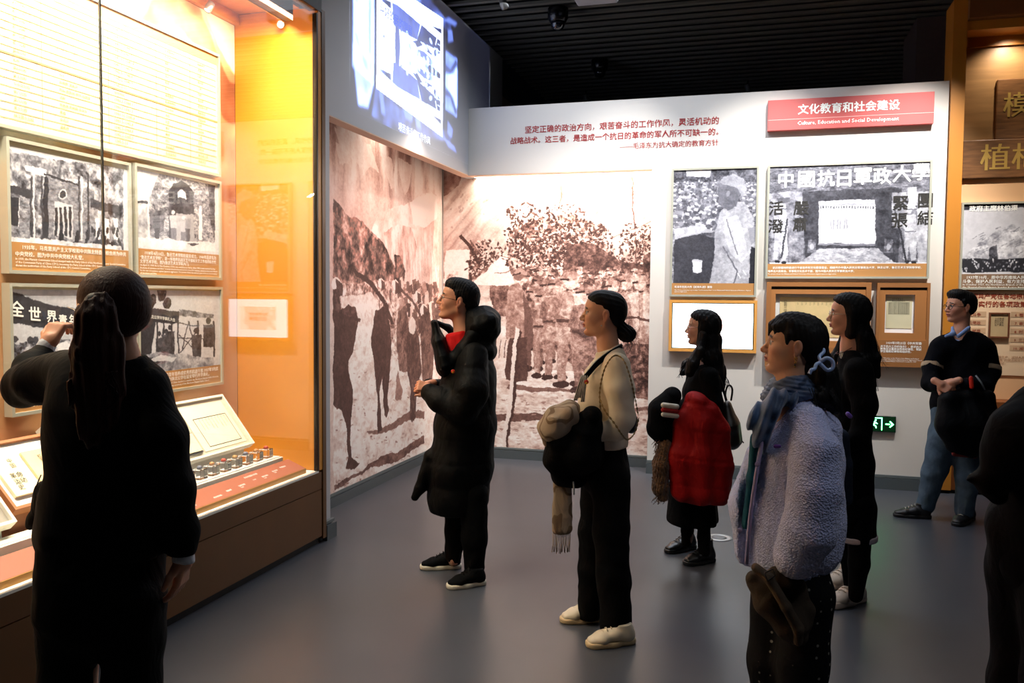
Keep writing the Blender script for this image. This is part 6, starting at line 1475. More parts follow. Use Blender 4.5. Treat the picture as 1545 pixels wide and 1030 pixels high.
tubes('shoulder_strap', [(smooth_path([r1.P(1096, 604, -.10), r1.P(1086, 572, -.14), r1.P(1074, 556, -.13), r1.P(1064, 562, -.15)], 16), .008), ([r1.P(1112, 655, -.03), r1.P(1122, 668, -.03)], .004)], olive, bp, 6)

# ============ woman in lavender fleece (near, right of centre)
p1 = Fig('woman in lavender fleece jacket and blue scarf with wavy pale blue hair claw', 3.0, (1190, 1115))
B = head_basis(p1, .10, .10); o = p1.P(1198, 521); s = .965
S, W = head_sdf(B, o, s, neck=(p1.P(1196, 572), .049, (p1.P(1200, 610), .07)), D=p1.D)
H1, H2 = p1.sdf(), p1.sdf()
hand_sdf(H1, p1.P(1196, 848, -.13), unit(np.array([0, 0, -1.0])+p1.L*.35), -p1.D+p1.L*.1, -1, .93, 1.7)
hand_sdf(H2, p1.P(1150, 850, .10), unit(np.array([0, 0, -1.0])+p1.L*-.1), p1.L, 1, .9, 1.4)
simple_body(p1, None, hands=(H1, H2), head=(S, B, o, s), skin=(.84, .64, .52), limbs=([(1200, 620, 34, 0, 1.4), (1196, 760, 36, 0, 1.3), (1196, 860, 40, 0, 1.2)], [(1180, 880, 26, .08), (1178, 1000, 18, .08), (1178, 1105, 13, .08)], [(1214, 880, 26, -.08), (1216, 1000, 18, -.09), (1216, 1120, 13, -.09)]))
eyes(p1, B, o, s)
S, W = scalp(p1, B, o, s)
S.ell(W(.125, 0, -.032), (.070, .2, .092), B, .006, True); S.ell(W(.040, 0, -.080), (.070, .2, .082), B, .008, True)
S.cap(W(.076, .0, .058), W(.0925, 0, .028), .028, .0055, 1.6, .01)
for y in (-.04, .04): S.cap(W(.062, y, .06), W(.078, y, .026), .022, .004, 1, .012)
for y in (-1, 1): S.cap(W(.030, y*.066, .04), W(.034, y*.071, .008), .014, .005, 1, .012)
S.disp = vstr(.0016, 420, 3); p1.add(S, 'hair', black_hair, .004)
S = Sdf(p1.D); p1.limb(S, [(1226, 530, 22, 0, 1.3), (1238, 565, 22, 0, 1.3), (1246, 592, 20, 0, 1.3), (1258, 614, 11, 0, 1.5)], .03); p1.limb(S, [(1214, 560, 12, 0, 1.4), (1230, 585, 17, 0, 1.5), (1238, 600, 15, -.05, 1.5)], .03)
S.disp = lambda P: (vstr(.003, 300, 5)(P)+.006*wob(P, 40, 6)).astype(F32); p1.add(S, 'long_hair', black_hair, .005)
R = random.Random(16)
strands(p1, 'loose_strands', [[p1.P(1226+R.uniform(-6, 6), 585, -.14), p1.P(1234+R.uniform(-4, 4), 615, -.17), p1.P(1244+R.uniform(-3, 4), 640, -.18), p1.P(1262+R.uniform(-4, 2), 652, -.17)] for i in range(4)]+[[p1.P(1250+R.uniform(-6, 6), 585, -.08), p1.P(1266+R.uniform(-5, 5), 610, -.1), p1.P(1274+R.uniform(-4, 3), 630, -.09)] for i in range(16)]+[[p1.P(1180, 476, 0), p1.P(1168+R.uniform(-2, 2), 484, 0), p1.P(1160, 496+R.uniform(-2, 3), 0)] for i in range(3)], black_hair, .0014)
# claw
cl = mat('pale_blue_plastic', (.66, .78, .97), .25, coat=.5, spec=.6)
pts = [(1244, 514, -.05), (1240, 522, -.065), (1243, 530, -.075), (1236, 538, -.09), (1239, 546, -.10), (1232, 549, -.11), (1229, 556, -.115), (1224, 558, -.12), (1221, 564, -.12)]
cw = tubes('hair_claw', [(smooth_path([p1.P(*q) for q in pts], 40), .0065), (smooth_path([p1.P(1236, 547, -.10), p1.P(1247, 540, -.11), (p1.P(1256, 545, -.11)), p1.P(1256, 555, -.11), p1.P(1248, 558, -.11), p1.P(1240, 551, -.105), p1.P(1235, 546, -.10)], 36), .0068)], cl, p1.e, 10)
ge = mat('gold_earring', (.80, .62, .25), .25, metal=.9)
er = tubes('earring', [([W(-.004, .083, -.045)-p1.D*.0+np.array([0, 0, .006*math.cos(t)])+p1.L*.005*math.sin(t) for t in np.linspace(0, 6.28, 10)], .0015)], ge, p1.e, 6)
for zz, m_ in ((-.058, ge), (-.066, black), (-.073, ge)): reparent(lathe('bead', [(.001, -.003), (.0045, 0), (.001, .003)], m_, p1.e, Matrix.Translation(W(-.004, .084, zz)), 8), er, p1)
# scarf
sc = mat('blue_chiffon', (.22, .32, .46), .6, var=.6, vscale=9, bump=.3, bscale=60, sheen=.3)
S = p1.sdf(); 
for t in np.linspace(0, 1, 7):
    a = -2.2+4.4*t; 
nk = p1.P(1193, 584)
for dz_, rr_, tr_, ph_ in ((.020, .058, .019, .3), (-.004, .068, .022, 1.4), (-.028, .078, .023, 2.3)):
    ring_ = [nk+p1.L*rr_*math.cos(t)*1.02+p1.D*rr_*math.sin(t)+np.array([0, 0, dz_-.014*math.cos(t)+.006*math.sin(3*t+ph_)]) for t in np.linspace(0, 2*math.pi, 15)]
    S.chain(ring_, tr_, 1, .008)
S.disp = lambda P: (.0022*np.sin(P[:, 2]*420+5*wob(P, 18, 3)+P[:, 0]*60)).astype(F32); so = p1.add(S, 'scarf_wrap', sc, .005)
S = p1.sdf(); p1.limb(S, [(1172, 598, 12, -.10, 1.6), (1160, 616, 15, -.11, 1.7), (1148, 638, 16, -.11, 1.6), (1146, 660, 12, -.11, 1.4), (1150, 676, 7, -.10, 1.3)], .02); p1.limb(S, [(1160, 612, 9, -.12, 1.5), (1140, 628, 8, -.12, 1.3), (1132, 640, 4, -.12, 1.2)], .02)
p1.limb(S, [(1176, 596, 11, -.05, 2.2), (1190, 602, 12, -.05, 2.6), (1208, 596, 9, -.05, 2.6)], .02)
S.disp = lambda P: (.007*np.sin(P @ (p1.L*150+np.array([0, 0, 40])).astype(F32)+2*wob(P, 20, 4))-.002).astype(F32); p1.add(S, 'scarf_tail', sc, .005)
S = p1.sdf(); p1.limb(S, [(1140, 660, 8, -.03, 3), (1136, 720, 8, -.03, 3), (1126, 790, 7, -.03, 3)], .02); p1.add(S, 'teal_top', fabric('teal_cotton', (.05, .28, .34), .85), .008)
# fleece jacket
fle = mat('lavender_fleece', (.76, .79, .96), .95, var=.10, vscale=60, bump=1.0, bscale=150, sheen=.4, spec=.1, btype='voronoi')
def curl(P): return (.0022*np.sin(P @ np.array([420, 260, 310], F32)+3*wob(P, 90, 2))*np.sin(P @ np.array([-240, 400, 350], F32)+2*wob(P, 70, 4))).astype(F32)
S = p1.sdf()
p1.limb(S, [(1208, 628, 33, .0, 1.9), (1206, 680, 48, 0, 1.55), (1204, 740, 56, 0, 1.35), (1200, 800, 58, 0, 1.35), (1190, 835, 52, 0, 1.4)], .05)
p1.limb(S, [(1226, 628, 22, 0, 1.7), (1240, 646, 24, 0, 1.6), (1244, 700, 27, 0, 1.5)], .03)
p1.limb(S, [(1226, 690, 36, .0, 1.5), (1232, 780, 34, .0, 1.5), (1234, 826, 32, .0, 1.5)], .05)
p1.limb(S, [(1220, 636, 24, -.15, 1.1), (1230, 680, 33, -.21, 1.0), (1229, 740, 37, -.23, 1.0), (1219, 800, 37, -.23, 1.0), (1201, 838, 31, -.21, 1.0)], .012)
p1.limb(S, [(1150, 690, 26, .06, 1.6), (1134, 760, 30, .06, 1.6), (1138, 828, 28, .06, 1.6)], .04)
S.cap(p1.P(1122, 620, 0), p1.P(1128, 860, -.03), .001, .038, 2, .02, True)
S.disp = lambda P: (folds(.007, 14, 30)(P)+curl(P)).astype(F32); S.cut(p1.P(1190, 862), unit(np.array([0, 0, -1.0])+p1.L*.0))
p1.add(S, 'jacket', fle, .006)
S = p1.sdf()
p1.limb(S, [(1190, 628, 26, .18), (1168, 700, 32, .22), (1150, 780, 32, .2), (1148, 825, 26, .14)], .03)
S.disp = lambda P: (folds(.008, 13, 33)(P)+curl(P)).astype(F32); S.cut(p1.P(1194, 862, -.2), unit(np.array([0, 0, -1.0])+p1.L*.12)); p1.add(S, 'sleeve', fle, .006)
lining2 = fabric('lilac_binding', (.60, .57, .72), .8)
tubes('placket', [(smooth_path([p1.P(1156, 642, -.12), p1.P(1149, 670, -.135), p1.P(1142, 710, -.14), p1.P(1132, 780, -.13), p1.P(1126, 850, -.12)], 20), .007)], lining2, p1.e, 8)
for x, y, zz in ((1155, 648, -.135), (1143, 700, -.155), (1116, 800, -.14)):
    lathe('button', [(.009, 0), (.009, .003), (.006, .004)], lining2, p1.e, frame_tf(Vector(p1.P(x, y, zz)), Vector(-p1.L), Vector((0, 0, 1))), 14)
S = p1.sdf(); p1.limb(S, [(1170, 673, 3, -.175), (1176, 673, 2.5, -.18)], .01); p1.add(S, 'chest_motif', mat('violet_thread', (.40, .22, .58), .8), .003)
# patterned trousers
pt = fabric('black_patterned', (.04, .04, .045), .85)
_n = pt.node_tree.nodes; _l = pt.node_tree.links
_v = _n.new('ShaderNodeTexVoronoi'); _v.inputs['Scale'].default_value = 26; _v.inputs['Randomness'].default_value = .25
_r = _n.new('ShaderNodeValToRGB'); _r.color_ramp.elements[0].position = .10; _r.color_ramp.elements[0].color = (.30, .28, .24, 1); _r.color_ramp.elements[1].position = .16; _r.color_ramp.elements[1].color = (.008, .008, .009, 1)
_l.new(_n['Texture Coordinate'].outputs['Object'], _v.inputs['Vector']); _l.new(_v.outputs['Distance'], _r.inputs[0]); _l.new(_r.outputs[0], _n['Principled BSDF'].inputs['Base Color'])
S = p1.sdf(); p1.limb(S, [(1194, 840, 50, 0, 1.2), (1194, 880, 56, 0, 1.2)], .04); p1.limb(S, [(1168, 900, 36, .05), (1164, 1000, 34, .05), (1166, 1085, 30, .05)], .03); p1.limb(S, [(1216, 900, 40, -.06), (1210, 1000, 36, -.06), (1206, 1095, 30, -.06)], .03)
S.disp = folds(.007, 16, 35); p1.add(S, 'wide_trousers', pt, .010)
dsh = mat('dark_leather', (.08, .07, .07), .4); a_, b_ = p1.e.location, None
for dx, dd in ((0, .06), (0, -.10)):
    h_ = np.array(p1.e.location)-p1.L*.06+p1.D*dd; shoe(p1, 'shoe', h_, h_+p1.L*.25, dsh, dsh, .042, .07, .02, sole2=dsh)
hb = empty('crumpled_bag', tuple(p1.P(1176, 900, -.12)), 'brown wool bag with buckled strap held low by the woman in lavender fleece', 'bag')
bw = fabric('brown_wool', (.27, .23, .19), .95, var=.15, vscale=20, bump=.5, bscale=160)
S = p1.sdf(); p1.limb(S, [(1136, 872, 9, -.17, 1.2), (1160, 905, 20, -.18, 1.2), (1192, 940, 22, -.18, 1.1), (1206, 960, 13, -.18, 1)], .02); p1.limb(S, [(1172, 868, 14, -.15, 1.4), (1196, 890, 18, -.15, 1.4), (1216, 920, 11, -.16, 1.2), (1212, 945, 9, -.16, 1)], .02); p1.limb(S, [(1140, 876, 10, -.15, 1.3), (1180, 880, 20, -.14, 1.4), (1200, 930, 20, -.15, 1.2)], .02)
S.disp = folds(.007, 26, 37); p1.add(S, 'bag_body', bw, .006, hb)
S = p1.sdf(); p1.limb(S, [(1140, 856, 6, -.22, 1.6), (1160, 872, 7, -.235, 1.6), (1186, 915, 7, -.25, 1.6), (1204, 948, 8, -.235, 1.6), (1204, 966, 7, -.22, 1.4)], .01); p1.add(S, 'strap', fabric('brown_webbing', (.33, .28, .23), .9, bump=.3, bscale=200), .005, hb)
tubes('buckle', [([p1.P(x, y, -.265) for x, y in ((1154, 864), (1166, 858), (1170, 868), (1158, 876), (1154, 864))], .0022)], black, hb, 6)

# ============ woman in black dress with round glasses, behind
b1 = Fig('woman with long black hair and round glasses in long black dress, behind the lavender jacket', 4.39, (1280, 912))
B = head_basis(b1, .12, .02); o = b1.P(1281, 475); s = .95
S, W = head_sdf(B, o, s, neck=(b1.P(1284, 520), .047, (b1.P(1284, 545), .065)), D=b1.D)
simple_body(b1, None, head=(S, B, o, s), skin=(.82, .60, .50), limbs=([(1284, 550, 20, 0, 1.4), (1286, 640, 18, 0, 1.3), (1288, 720, 22, 0, 1.2)], [(1282, 740, 12, .06), (1282, 820, 10, .06), (1284, 885, 7, .06)], [(1300, 740, 12, -.06), (1298, 820, 10, -.07), (1292, 890, 7, -.07)]))
eyes(b1, B, o, s); glasses(b1, B, o, s, mat('gold_wire', (.80, .70, .55), .25, metal=.9), .024, 1.0, .0016)
S, W = scalp(b1, B, o, s)
S.ell(W(.125, 0, -.010), (.078, .2, .100), B, .006, True); S.ell(W(.085, 0, -.095), (.048, .2, .09), B, .008, True); S.cap(W(-.008, .056, .01), W(-.01, .05, -.10), .030, .03, 1, .02); S.cap(W(-.008, -.056, .01), W(-.01, -.05, -.10), .030, .03, 1, .02); S.disp = vstr(.0016, 380, 7); b1.add(S, 'hair', black_hair, .004)
S = Sdf(b1.D); b1.limb(S, [(1294, 478, 16, 0, 1.2), (1298, 510, 15, 0, 1.3), (1300, 545, 15, -.02, 1.4), (1298, 580, 10, -.04, 1.4)], .02); b1.limb(S, [(1276, 500, 5, .08), (1262, 540, 8, .09), (1256, 565, 8, .08)], .02); b1.limb(S, [(1310, 500, 7, 0), (1320, 540, 8, -.02), (1324, 566, 5, -.02)], .02)
S.ell(W(.075, 0, -.04), (.07, .06, .085), B, .01, True); S.disp = lambda P: (vstr(.0025, 300, 8)(P)+.004*wob(P, 30, 9)).astype(F32); b1.add(S, 'long_hair', black_hair, .005)
R = random.Random(26)
strands(b1, 'loose_strands', [[b1.P(1312, 490, -.03), b1.P(1322+R.uniform(-2, 3), 520, -.04), b1.P(1334+R.uniform(-6, 3), 545, -.04), b1.P(1340+R.uniform(-10, 3), 552+R.uniform(-4, 6), -.04)] for i in range(5)]+[[b1.P(1310, 520, -.05), b1.P(1318+R.uniform(-3, 4), 560, -.06), b1.P(1322+R.uniform(-3, 4), 590, -.06)] for i in range(10)], black_hair, .0014)
S = b1.sdf(); b1.limb(S, [(1286, 545, 20, 0, 1.7), (1288, 580, 29, 0, 1.4), (1286, 640, 25, 0, 1.3), (1288, 700, 27, 0, 1.2), (1290, 770, 28, 0, 1.15), (1290, 806, 30, 0, 1.1)], .04)
b1.limb(S, [(1296, 560, 20, -.15), (1304, 610, 17, -.18), (1296, 660, 14, -.20), (1276, 672, 12, -.18)], .03); b1.limb(S, [(1272, 560, 18, .14), (1266, 620, 16, .17), (1262, 670, 13, .12)], .03)
S.disp = folds(.006, 20, 40); S.cut(b1.P(1290, 806), (0, 0, -1)); b1.add(S, 'dress', knit_b, .008)
S = b1.sdf(); b1.limb(S, [(1270, 532, 3, -.02, 2), (1274, 544, 7, -.02, 2)], .02); S.cut(b1.P(1274, 527), unit(np.array([0, 0, 1])+b1.L*.1)); b1.add(S, 'inner_top', fabric('stone_knit', (.62, .58, .52), .85), .006)
tubes('necklace', [(smooth_path([b1.P(1286, 524, -.05), b1.P(1270, 532, -.07), b1.P(1261, 533, -.02), b1.P(1264, 530, .03)], 16), .0018)], mat('dark_red_cord', (.3, .08, .06), .6), b1.e, 5)
S = b1.sdf(); b1.limb(S, [(1290, 806, 32, 0, 1.12), (1290, 811, 32, 0, 1.12)], .01); S.cut(b1.P(1290, 813), (0, 0, -1)); S.cut(b1.P(1290, 804), (0, 0, 1)); b1.add(S, 'white_hem', fabric('white_hem', (.72, .68, .70), .85), .006)
S = b1.sdf(); b1.limb(S, [(1282, 760, 19, .06), (1282, 840, 14, .06), (1284, 888, 10, .07)], .02); b1.limb(S, [(1298, 760, 20, -.06), (1296, 850, 15, -.07), (1291, 898, 10.5, -.07)], .02); b1.add(S, 'leggings', fabric('black_tights', (.04, .04, .042), .8), .007)
gsh = mat('chalk_sneaker', (.76, .70, .64), .6, var=.08); shoe(b1, 'sneaker', fl(1302, 904), fl(1246, 918), gsh, mat('chunky_sole', (.78, .72, .66), .6), .05, .075, .036, sole2=gsh); shoe(b1, 'sneaker', fl(1290, 880), fl(1240, 888), gsh, MATS['chunky_sole'], .05, .075, .036, sole2=gsh)
dj = empty('denim_jacket', tuple(b1.P(1280, 700, -.25)), 'dark denim jacket folded between the woman in black dress and lavender jacket', 'jacket')
S = b1.sdf(); b1.limb(S, [(1268, 660, 12, -.26, 1.2), (1272, 700, 12, -.26, 1.2), (1276, 752, 9, -.26, 1.2)], .02); S.disp = folds(.006, 24, 41); S.cut(b1.P(1276, 762, -.26), (0, 0, -1)); b1.add(S, 'jacket_body', fabric('dark_denim', (.14, .17, .23), .9, var=.15, vscale=40), .007, dj)
S = b1.sdf(); b1.limb(S, [(1279, 624, 3, -.36), (1283, 628, 3, -.36)], .01); b1.add(S, 'violet_charm', mat('violet_plastic', (.50, .38, .80), .4), .004, dj)

# ============ young man walking at right
w1 = Fig('man with glasses in navy sweater and blue jeans walking at right, hands clasped', 6.13, (1420, 782))
B = head_basis(w1, .55, .02); o = w1.P(1449, 463); s = 1.0
S, W = head_sdf(B, o, s, neck=(w1.P(1450, 500), .054, (w1.P(1452, 525), .08)), D=w1.D)
H1, H2 = w1.sdf(), w1.sdf()
hand_sdf(H1, w1.P(1440, 576, -.24), unit(w1.L-np.array([0, 0, .45])), -w1.D+np.array([0, 0, .5]), 1, 1.05, 1.1)
hand_sdf(H2, w1.P(1416, 578, -.20), unit(-w1.L*.8-np.array([0, 0, .5])-w1.D*.2), -w1.D+np.array([0, 0, .5]), -1, 1.05, 1.1)
simple_body(w1, None, hands=(H1, H2), head=(S, B, o, s), skin=(.80, .58, .47), limbs=([(1452, 530, 20, 0, 1), (1450, 620, 18, 0, .9)], [(1430, 650, 12, 0), (1408, 720, 9, .05), (1392, 765, 6, .1)], [(1460, 650, 12, -.05), (1460, 720, 9, -.05), (1456, 775, 6, 0)]))
eyes(w1, B, o, s); glasses(w1, B, o, s, mat('dark_wire', (.08, .07, .07), .3, metal=.8), .0235, .72, .0018)
S, W = scalp(w1, B, o, s); S.ell(W(.035, 0, .095), (.062, .066, .036), B, .02)
for y in (-1, 1): S.cap(W(.018, y*.073, .045), W(.012, y*.074, .008), .011, .007, 1, .012)
S.ell(W(.110, 0, -.028), (.062, .2, .088), B, .006, True); S.ell(W(.03, 0, -.078), (.075, .2, .085), B, .008, True)
S.disp = lambda P: (.003*np.sin(P @ np.array([260, 190, 230], F32))*np.sin(P @ np.array([-160, 240, 280], F32))).astype(F32); w1.add(S, 'hair', black_hair, .005)
S = w1.sdf(); w1.limb(S, [(1450, 508, 12, 0, 1.0), (1450, 524, 20, 0, .8)], .02)
S.cap(w1.P(1450, 485), w1.P(1450, 515), .05, .056, 1, .01, True)
w1.add(S, 'shirt_collar', fabric('light_blue_cotton', (.55, .65, .85), .8), .005)
for a, b in (((1432, 500), (1424, 508)), ((1462, 494), (1446, 506))): pass
S = w1.sdf(); w1.limb(S, [(1427, 507, 2.2, -.08, .6), (1438, 503, 3, -.10, .5), (1437, 494, 2, -.08, .6)], .01); w1.limb(S, [(1446, 507, 3, -.11, .5), (1462, 494, 2.5, -.08, .7)], .01); w1.add(S, 'collar_points', MATS['light_blue_cotton'], .004)
S = w1.sdf(); w1.limb(S, [(1428, 522, 16, -.02, .9), (1474, 522, 20, 0, .9)], .03); w1.limb(S, [(1450, 532, 34, 0, .72), (1448, 575, 35, 0, .72), (1440, 608, 34, 0, .75)], .04)
w1.limb(S, [(1418, 524, 15, 0), (1406, 555, 13, -.02), (1404, 578, 12, -.08), (1416, 582, 9, -.18)], .03); w1.limb(S, [(1484, 528, 18, 0), (1492, 560, 15, -.02), (1484, 584, 13, -.12), (1458, 580, 10, -.24)], .03)
S.cap(w1.P(1449, 492), w1.P(1447, 514, -.06), .05, .035, 1, .012, True)
S.disp = folds(.006, 22, 44); S.cut(w1.P(1440, 622), (0, 0, -1)); w1.add(S, 'sweater', fabric('navy_knit', (.05, .055, .085), .9), .008)
stp = fabric('oat_stripe', (.66, .58, .48), .9)
def ring(fig, a, b, r, m, nm):
    S = fig.sdf(); S.cap(a, b, r, r, 1, .01); S.cut(a, a-b); S.cut(b, b-a); return fig.add(S, nm, m, .005)
ring(w1, w1.P(1407, 549, -.01), w1.P(1406, 556, -.02), w1.px(15.6), stp, 'sleeve_stripe'); ring(w1, w1.P(1491, 553, -.02), w1.P(1491, 560, -.03), w1.px(18), stp, 'sleeve_stripe')
jean = fabric('blue_denim', (.30, .37, .43), .9, var=.25, vscale=12, bump=.1, bscale=300)
S = w1.sdf(); w1.limb(S, [(1438, 618, 30, 0, .8), (1440, 650, 32, 0, .8)], .04); w1.limb(S, [(1426, 655, 23, -.02), (1410, 710, 17, .02), (1396, 762, 13, .08)], .03); w1.limb(S, [(1456, 660, 22, -.05), (1460, 720, 16, -.08), (1455, 770, 13, -.04)], .03)
S.disp = folds(.008, 20, 46); w1.add(S, 'jeans', jean, .008)
bs = mat('black_trainer', (.07, .065, .07), .5); shoe(w1, 'trainer', fl(1404, 782), fl(1346, 778), bs, bs, .046, .085, .026, sole2=sole_w); shoe(w1, 'trainer', fl(1466, 782), fl(1440, 795), bs, bs, .046, .085, .026, sole2=sole_w)
tb_ = empty('dark_tote', tuple(w1.P(1460, 640, -.25)), 'large dark bag with red strip hanging on the arm of the walking man', 'bag')
S = w1.sdf(); w1.limb(S, [(1432, 604, 14, -.24, .9), (1434, 640, 19, -.24, .9), (1444, 668, 16, -.24, .9)], .06); w1.limb(S, [(1460, 600, 18, -.22, .9), (1464, 640, 27, -.22, .9), (1466, 672, 17, -.22, .9)], .07); w1.limb(S, [(1488, 600, 12, -.2, .9), (1488, 640, 18, -.2, .9), (1480, 668, 14, -.2, .9)], .07)
S.disp = folds(.010, 16, 48); w1.add(S, 'bag_body', fabric('blue_black_nylon', (.04, .045, .06), .6), .008, tb_)
S = w1.sdf(); w1.limb(S, [(1465, 570, 3, -.30, .7), (1466, 584, 3, -.31, .7)], .01); w1.add(S, 'red_strip', MATS['red_enamel'], .005, tb_)
S = w1.sdf(); w1.limb(S, [(1440, 684, 4, -.24, 1.5), (1470, 686, 5, -.22, 1.5), (1485, 680, 4, -.2, 1.5)], .01); w1.add(S, 'red_base', mat('dark_red_cloth', (.42, .07, .07), .8), .006, tb_)
tubes('pale_strap', [([w1.P(1472, 566, -.27), w1.P(1480, 576, -.29), w1.P(1486, 588, -.3)], .006)], mat('grey_webbing', (.45, .47, .48), .7), tb_, 6)

# ============ dark figure cut by the right edge
d1 = Fig('person in dark clothes cut off by the right edge of the picture', 2.45, (1600, 1240))
B = head_basis(d1, .1, 0); o = d1.P(1622, 478); s = 1.0
S, W = head_sdf(B, o, s, neck=(d1.P(1625, 530), .055, (d1.P(1630, 570), .08)), D=d1.D)
simple_body(d1, None, head=(S, B, o, s), skin=(.78, .58, .48), limbs=([(1620, 600, 50, 0, 1.4), (1610, 800, 45, 0, 1.3)], [(1580, 860, 36, .1), (1580, 1040, 26, .1), (1580, 1220, 18, .1)], [(1620, 860, 36, -.1), (1620, 1040, 26, -.1), (1620, 1235, 18, -.1)]))
eyes(d1, B, o, s); S, W = scalp(d1, B, o, s); S.ell(W(.115, 0, -.02), (.065, .2, .09), B, .006, True); S.ell(W(.03, 0, -.078), (.075, .2, .085), B, .008, True); d1.add(S, 'hair', black_hair, .006)
S = d1.sdf(); d1.limb(S, [(1626, 578, 34, 0, 1.5), (1618, 622, 56, 0, 1.7), (1596, 690, 74, 0, 1.4), (1584, 780, 72, 0, 1.3), (1580, 840, 70, 0, 1.25)], .05)
d1.limb(S, [(1580, 628, 48, -.18), (1548, 668, 50, -.2), (1524, 690, 30, -.18), (1512, 712, 24, -.16)], .03); d1.limb(S, [(1514, 700, 22, -.14, 1.3), (1486, 720, 8, -.12, 2), (1464, 722, 3, -.12, 3)], .02); d1.limb(S, [(1500, 735, 18, -.12, 1.6), (1506, 748, 10, -.12, 2)], .03)
S.disp = folds(.010, 12, 50); d1.add(S, 'dark_coat', fabric('blue_black_wool', (.04, .042, .055), .85), .010)
S = d1.sdf(); d1.limb(S, [(1570, 800, 74, 0, 1.2), (1560, 860, 60, .06), (1552, 1040, 52, .1), (1556, 1220, 40, .1)], .04); d1.limb(S, [(1606, 860, 60, -.1), (1606, 1040, 50, -.1), (1606, 1235, 40, -.1)], .04); S.disp = folds(.010, 14, 51); d1.add(S, 'trousers', suit, .011)
for dd in (.1, -.1):
    h_ = np.array(d1.e.location)-d1.L*.05+d1.D*dd; shoe(d1, 'shoe', h_, h_+d1.L*.27, dsh, dsh, .045, .075, .024, sole2=dsh)

# ============ guide seen from behind, pointing at the case
g1 = Fig('woman guide in black suit with long ponytail, back turned, raising her arm at the case', 2.15, (165, 1355))
gb_ = unit(g1.D*.92+g1.L*.38)                                     # facing away, towards the case
B = np.stack([gb_, unit(np.cross([0, 0, 1.0], gb_)), np.array([0, 0, 1.0])]); B[0] = unit(B[0]+np.array([0, 0, .08])); B[2] = np.cross(B[0], B[1]); B[2] *= np.sign(B[2][2])
o = g1.P(167, 470); s = 1.0
S, W = head_sdf(B, o, s, neck=(g1.P(176, 545), .052, (g1.P(172, 590), .075)), D=g1.D)
H1, H2 = g1.sdf(), g1.sdf()
hand_sdf(H1, g1.P(278, 838, .02), unit(np.array([0, 0, -1.0])+g1.L*.12+g1.D*.1), -g1.L*.9-g1.D*.5, -1, .90, .55)
hand_sdf(H2, g1.P(72, 520, .30), unit(np.array([0, 0, .75])-g1.L*.35+g1.D*.35), -g1.D*.5+g1.L*.4+np.array([0, 0, .3]), 1, .85, 1.3)
simple_body(g1, None, hands=(H1, H2), head=(S, B, o, s), skin=(.84, .62, .50), limbs=([(165, 600, 60, 0, .9), (158, 760, 58, 0, .8), (156, 880, 60, 0, .5)], [(115, 930, 34, 0), (112, 1120, 30, 0), (112, 1330, 22, 0)], [(198, 930, 34, 0), (200, 1120, 30, 0), (200, 1340, 22, 0)]))
eyes(g1, B, o, s)
S = Sdf(g1.D); S.ell(W(-.018, 0, .036), (.097*s, .083*s, .083*s), B, .01); S.ell(W(-.055, 0, .0), (.055, .072, .060), B, .03)
S.ell(W(.115, 0, -.015), (.065, .2, .10), B, .006, True); S.ell(W(.030, 0, -.088), (.070, .2, .08), B, .008, True)
brown_hair = mat('dark_brown_hair', (.20, .085, .06), .6, spec=.25, bump=.5, bscale=240, stretch=(1, 1, .06))
tie_p = g1.P(148, 455, -.125)
def tohair(P):
    v = P-tie_p.astype(F32); a = np.arctan2(v @ g1.L.astype(F32), v[:, 2]); return (.0005*np.sin(a*120+2*wob(P, 10, 2))).astype(F32)
S.disp = tohair; g1.add(S, 'hair', brown_hair, .004)
S = Sdf(g1.D); g1.limb(S, [(150, 455, 14, -.13, .8), (146, 480, 24, -.135, .8), (148, 530, 33, -.13, .6), (146, 590, 32, -.13, .5), (140, 640, 18, -.14, .4), (138, 662, 5, -.14, .4)], .02); S.disp = lambda P: (vstr(.0030, 300, 9)(P)).astype(F32); g1.add(S, 'ponytail', brown_hair, .005)
R = random.Random(36)
strands(g1, 'loose_strands', [[g1.P(148+R.uniform(-30, 30), 560, -.15), g1.P(146+R.uniform(-34, 34), 600, -.15), g1.P(140+R.uniform(-24, 28), 640, -.15), g1.P(138+R.uniform(-14, 14), 655+R.uniform(0, 22), -.15)] for i in range(40)], brown_hair, .0016)
S = Sdf(g1.D); S.cap(tie_p+g1.L*.008, tie_p-g1.L*.008, .022, .022, 1, .005); g1.add(S, 'hair_tie', black, .004)
tubes('glasses_arms', [([W(-.012, y*.085, -.004), W(.02, y*.082, .004), W(.07, y*.078, .006)], .0013) for y in (-1, 1)], chrome, g1.e, 5)
S = g1.sdf()
g1.limb(S, [(108, 560, 30, .02, 1), (228, 578, 20, 0, 1.4)], .05); g1.limb(S, [(168, 560, 44, 0, .9), (160, 620, 74, 0, .75), (164, 680, 72, 0, .70), (164, 740, 66, 0, .70), (156, 800, 82, 0, .68)], .06); g1.limb(S, [(110, 760, 44, 0, 1.2), (106, 800, 46, 0, 1.2)], .04); g1.limb(S, [(204, 780, 44, 0, 1.2), (202, 815, 46, 0, 1.2)], .04)
g1.limb(S, [(222, 590, 28, .0), (246, 660, 34, -.02), (258, 740, 32, -.02), (272, 800, 24, 0), (275, 826, 20, 0)], .03)
g1.limb(S, [(96, 560, 34, .04), (60, 574, 34, .10), (36, 584, 30, .16), (46, 556, 24, .24), (64, 534, 17, .29)], .025)
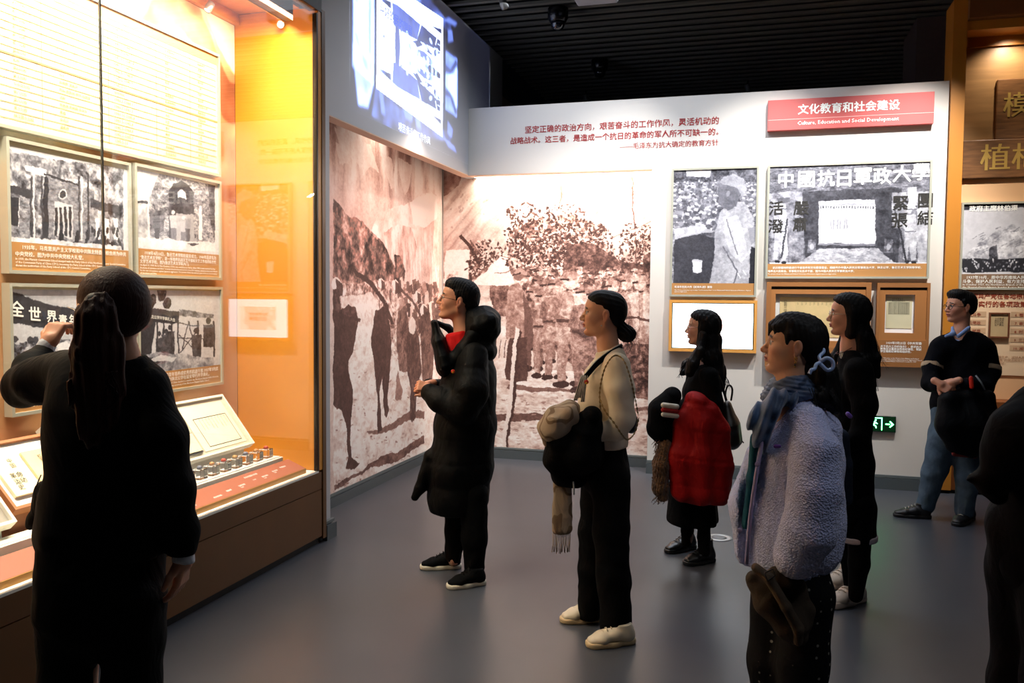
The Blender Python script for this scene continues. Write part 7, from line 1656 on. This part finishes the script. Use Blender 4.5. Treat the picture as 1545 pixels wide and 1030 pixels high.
g1.limb(S, [(70, 740, 18, .05, 1.4), (52, 784, 10, .10, 2), (46, 792, 6, .12, 2)], .02)
S.ell(g1.P(178, 520), (.062, .06, .08), np.eye(3), .012, True)
S.disp = lambda P: (folds(.006, 16, 55)(P)+.002*wob(P, 60, 3)).astype(F32); S.cut(g1.P(156, 838), unit(np.array([0, 0, -1.0]))); S.cut(g1.P(275, 838), unit(np.array([0, 0, -1.0])))
g1.add(S, 'blazer', suit, .008)
wc = fabric('white_cuff_cotton', (.86, .87, .90), .8)
S = g1.sdf(); g1.limb(S, [(276, 826, 16, 0), (277, 846, 16.5, 0)], .01); S.cut(g1.P(277, 848), unit(np.array([0, 0, -1.0])+g1.L*.15)); g1.add(S, 'shirt_cuff', wc, .005)
S = g1.sdf(); g1.limb(S, [(64, 534, 15, .29), (70, 522, 15, .30)], .01); g1.add(S, 'shirt_cuff', wc, .005)
S = g1.sdf(); g1.limb(S, [(176, 532, 24, .0, 1.1), (174, 548, 27, 0, 1.1)], .02); S.cut(g1.P(176, 534), unit(np.array([0, 0, 1.0])+g1.D*.2)); g1.add(S, 'shirt_collar', wc, .006)
S = g1.sdf(); g1.limb(S, [(154, 830, 86, 0, .68), (154, 900, 92, 0, .68)], .05); g1.limb(S, [(108, 915, 46, 0, 1.1), (106, 960, 43, 0, 1.1), (102, 1030, 39, 0, 1.1), (106, 1180, 37, 0), (110, 1330, 36, 0)], .02); g1.limb(S, [(200, 915, 47, 0, 1.1), (201, 960, 43, 0, 1.1), (199, 1030, 39, 0, 1.1), (199, 1180, 37, 0), (200, 1335, 36, 0)], .02); S.disp = folds(.007, 18, 57); g1.add(S, 'trousers', suit, .009)
for x in (112, 200):
    q = fl(x, 1345); shoe(g1, 'shoe', q-g1.D*.03, q+gb_*np.array([1, 1, 0])*.23, dsh, dsh, .04, .07, .03, sole2=dsh)
tubes('earpiece_cord', [(smooth_path([g1.P(62, 716, -.02), g1.P(55, 735, -.02), g1.P(58, 760, -.03), g1.P(57, 785, -.03), g1.P(62, 775, -.04)], 20), .0015)], black, g1.e, 5)
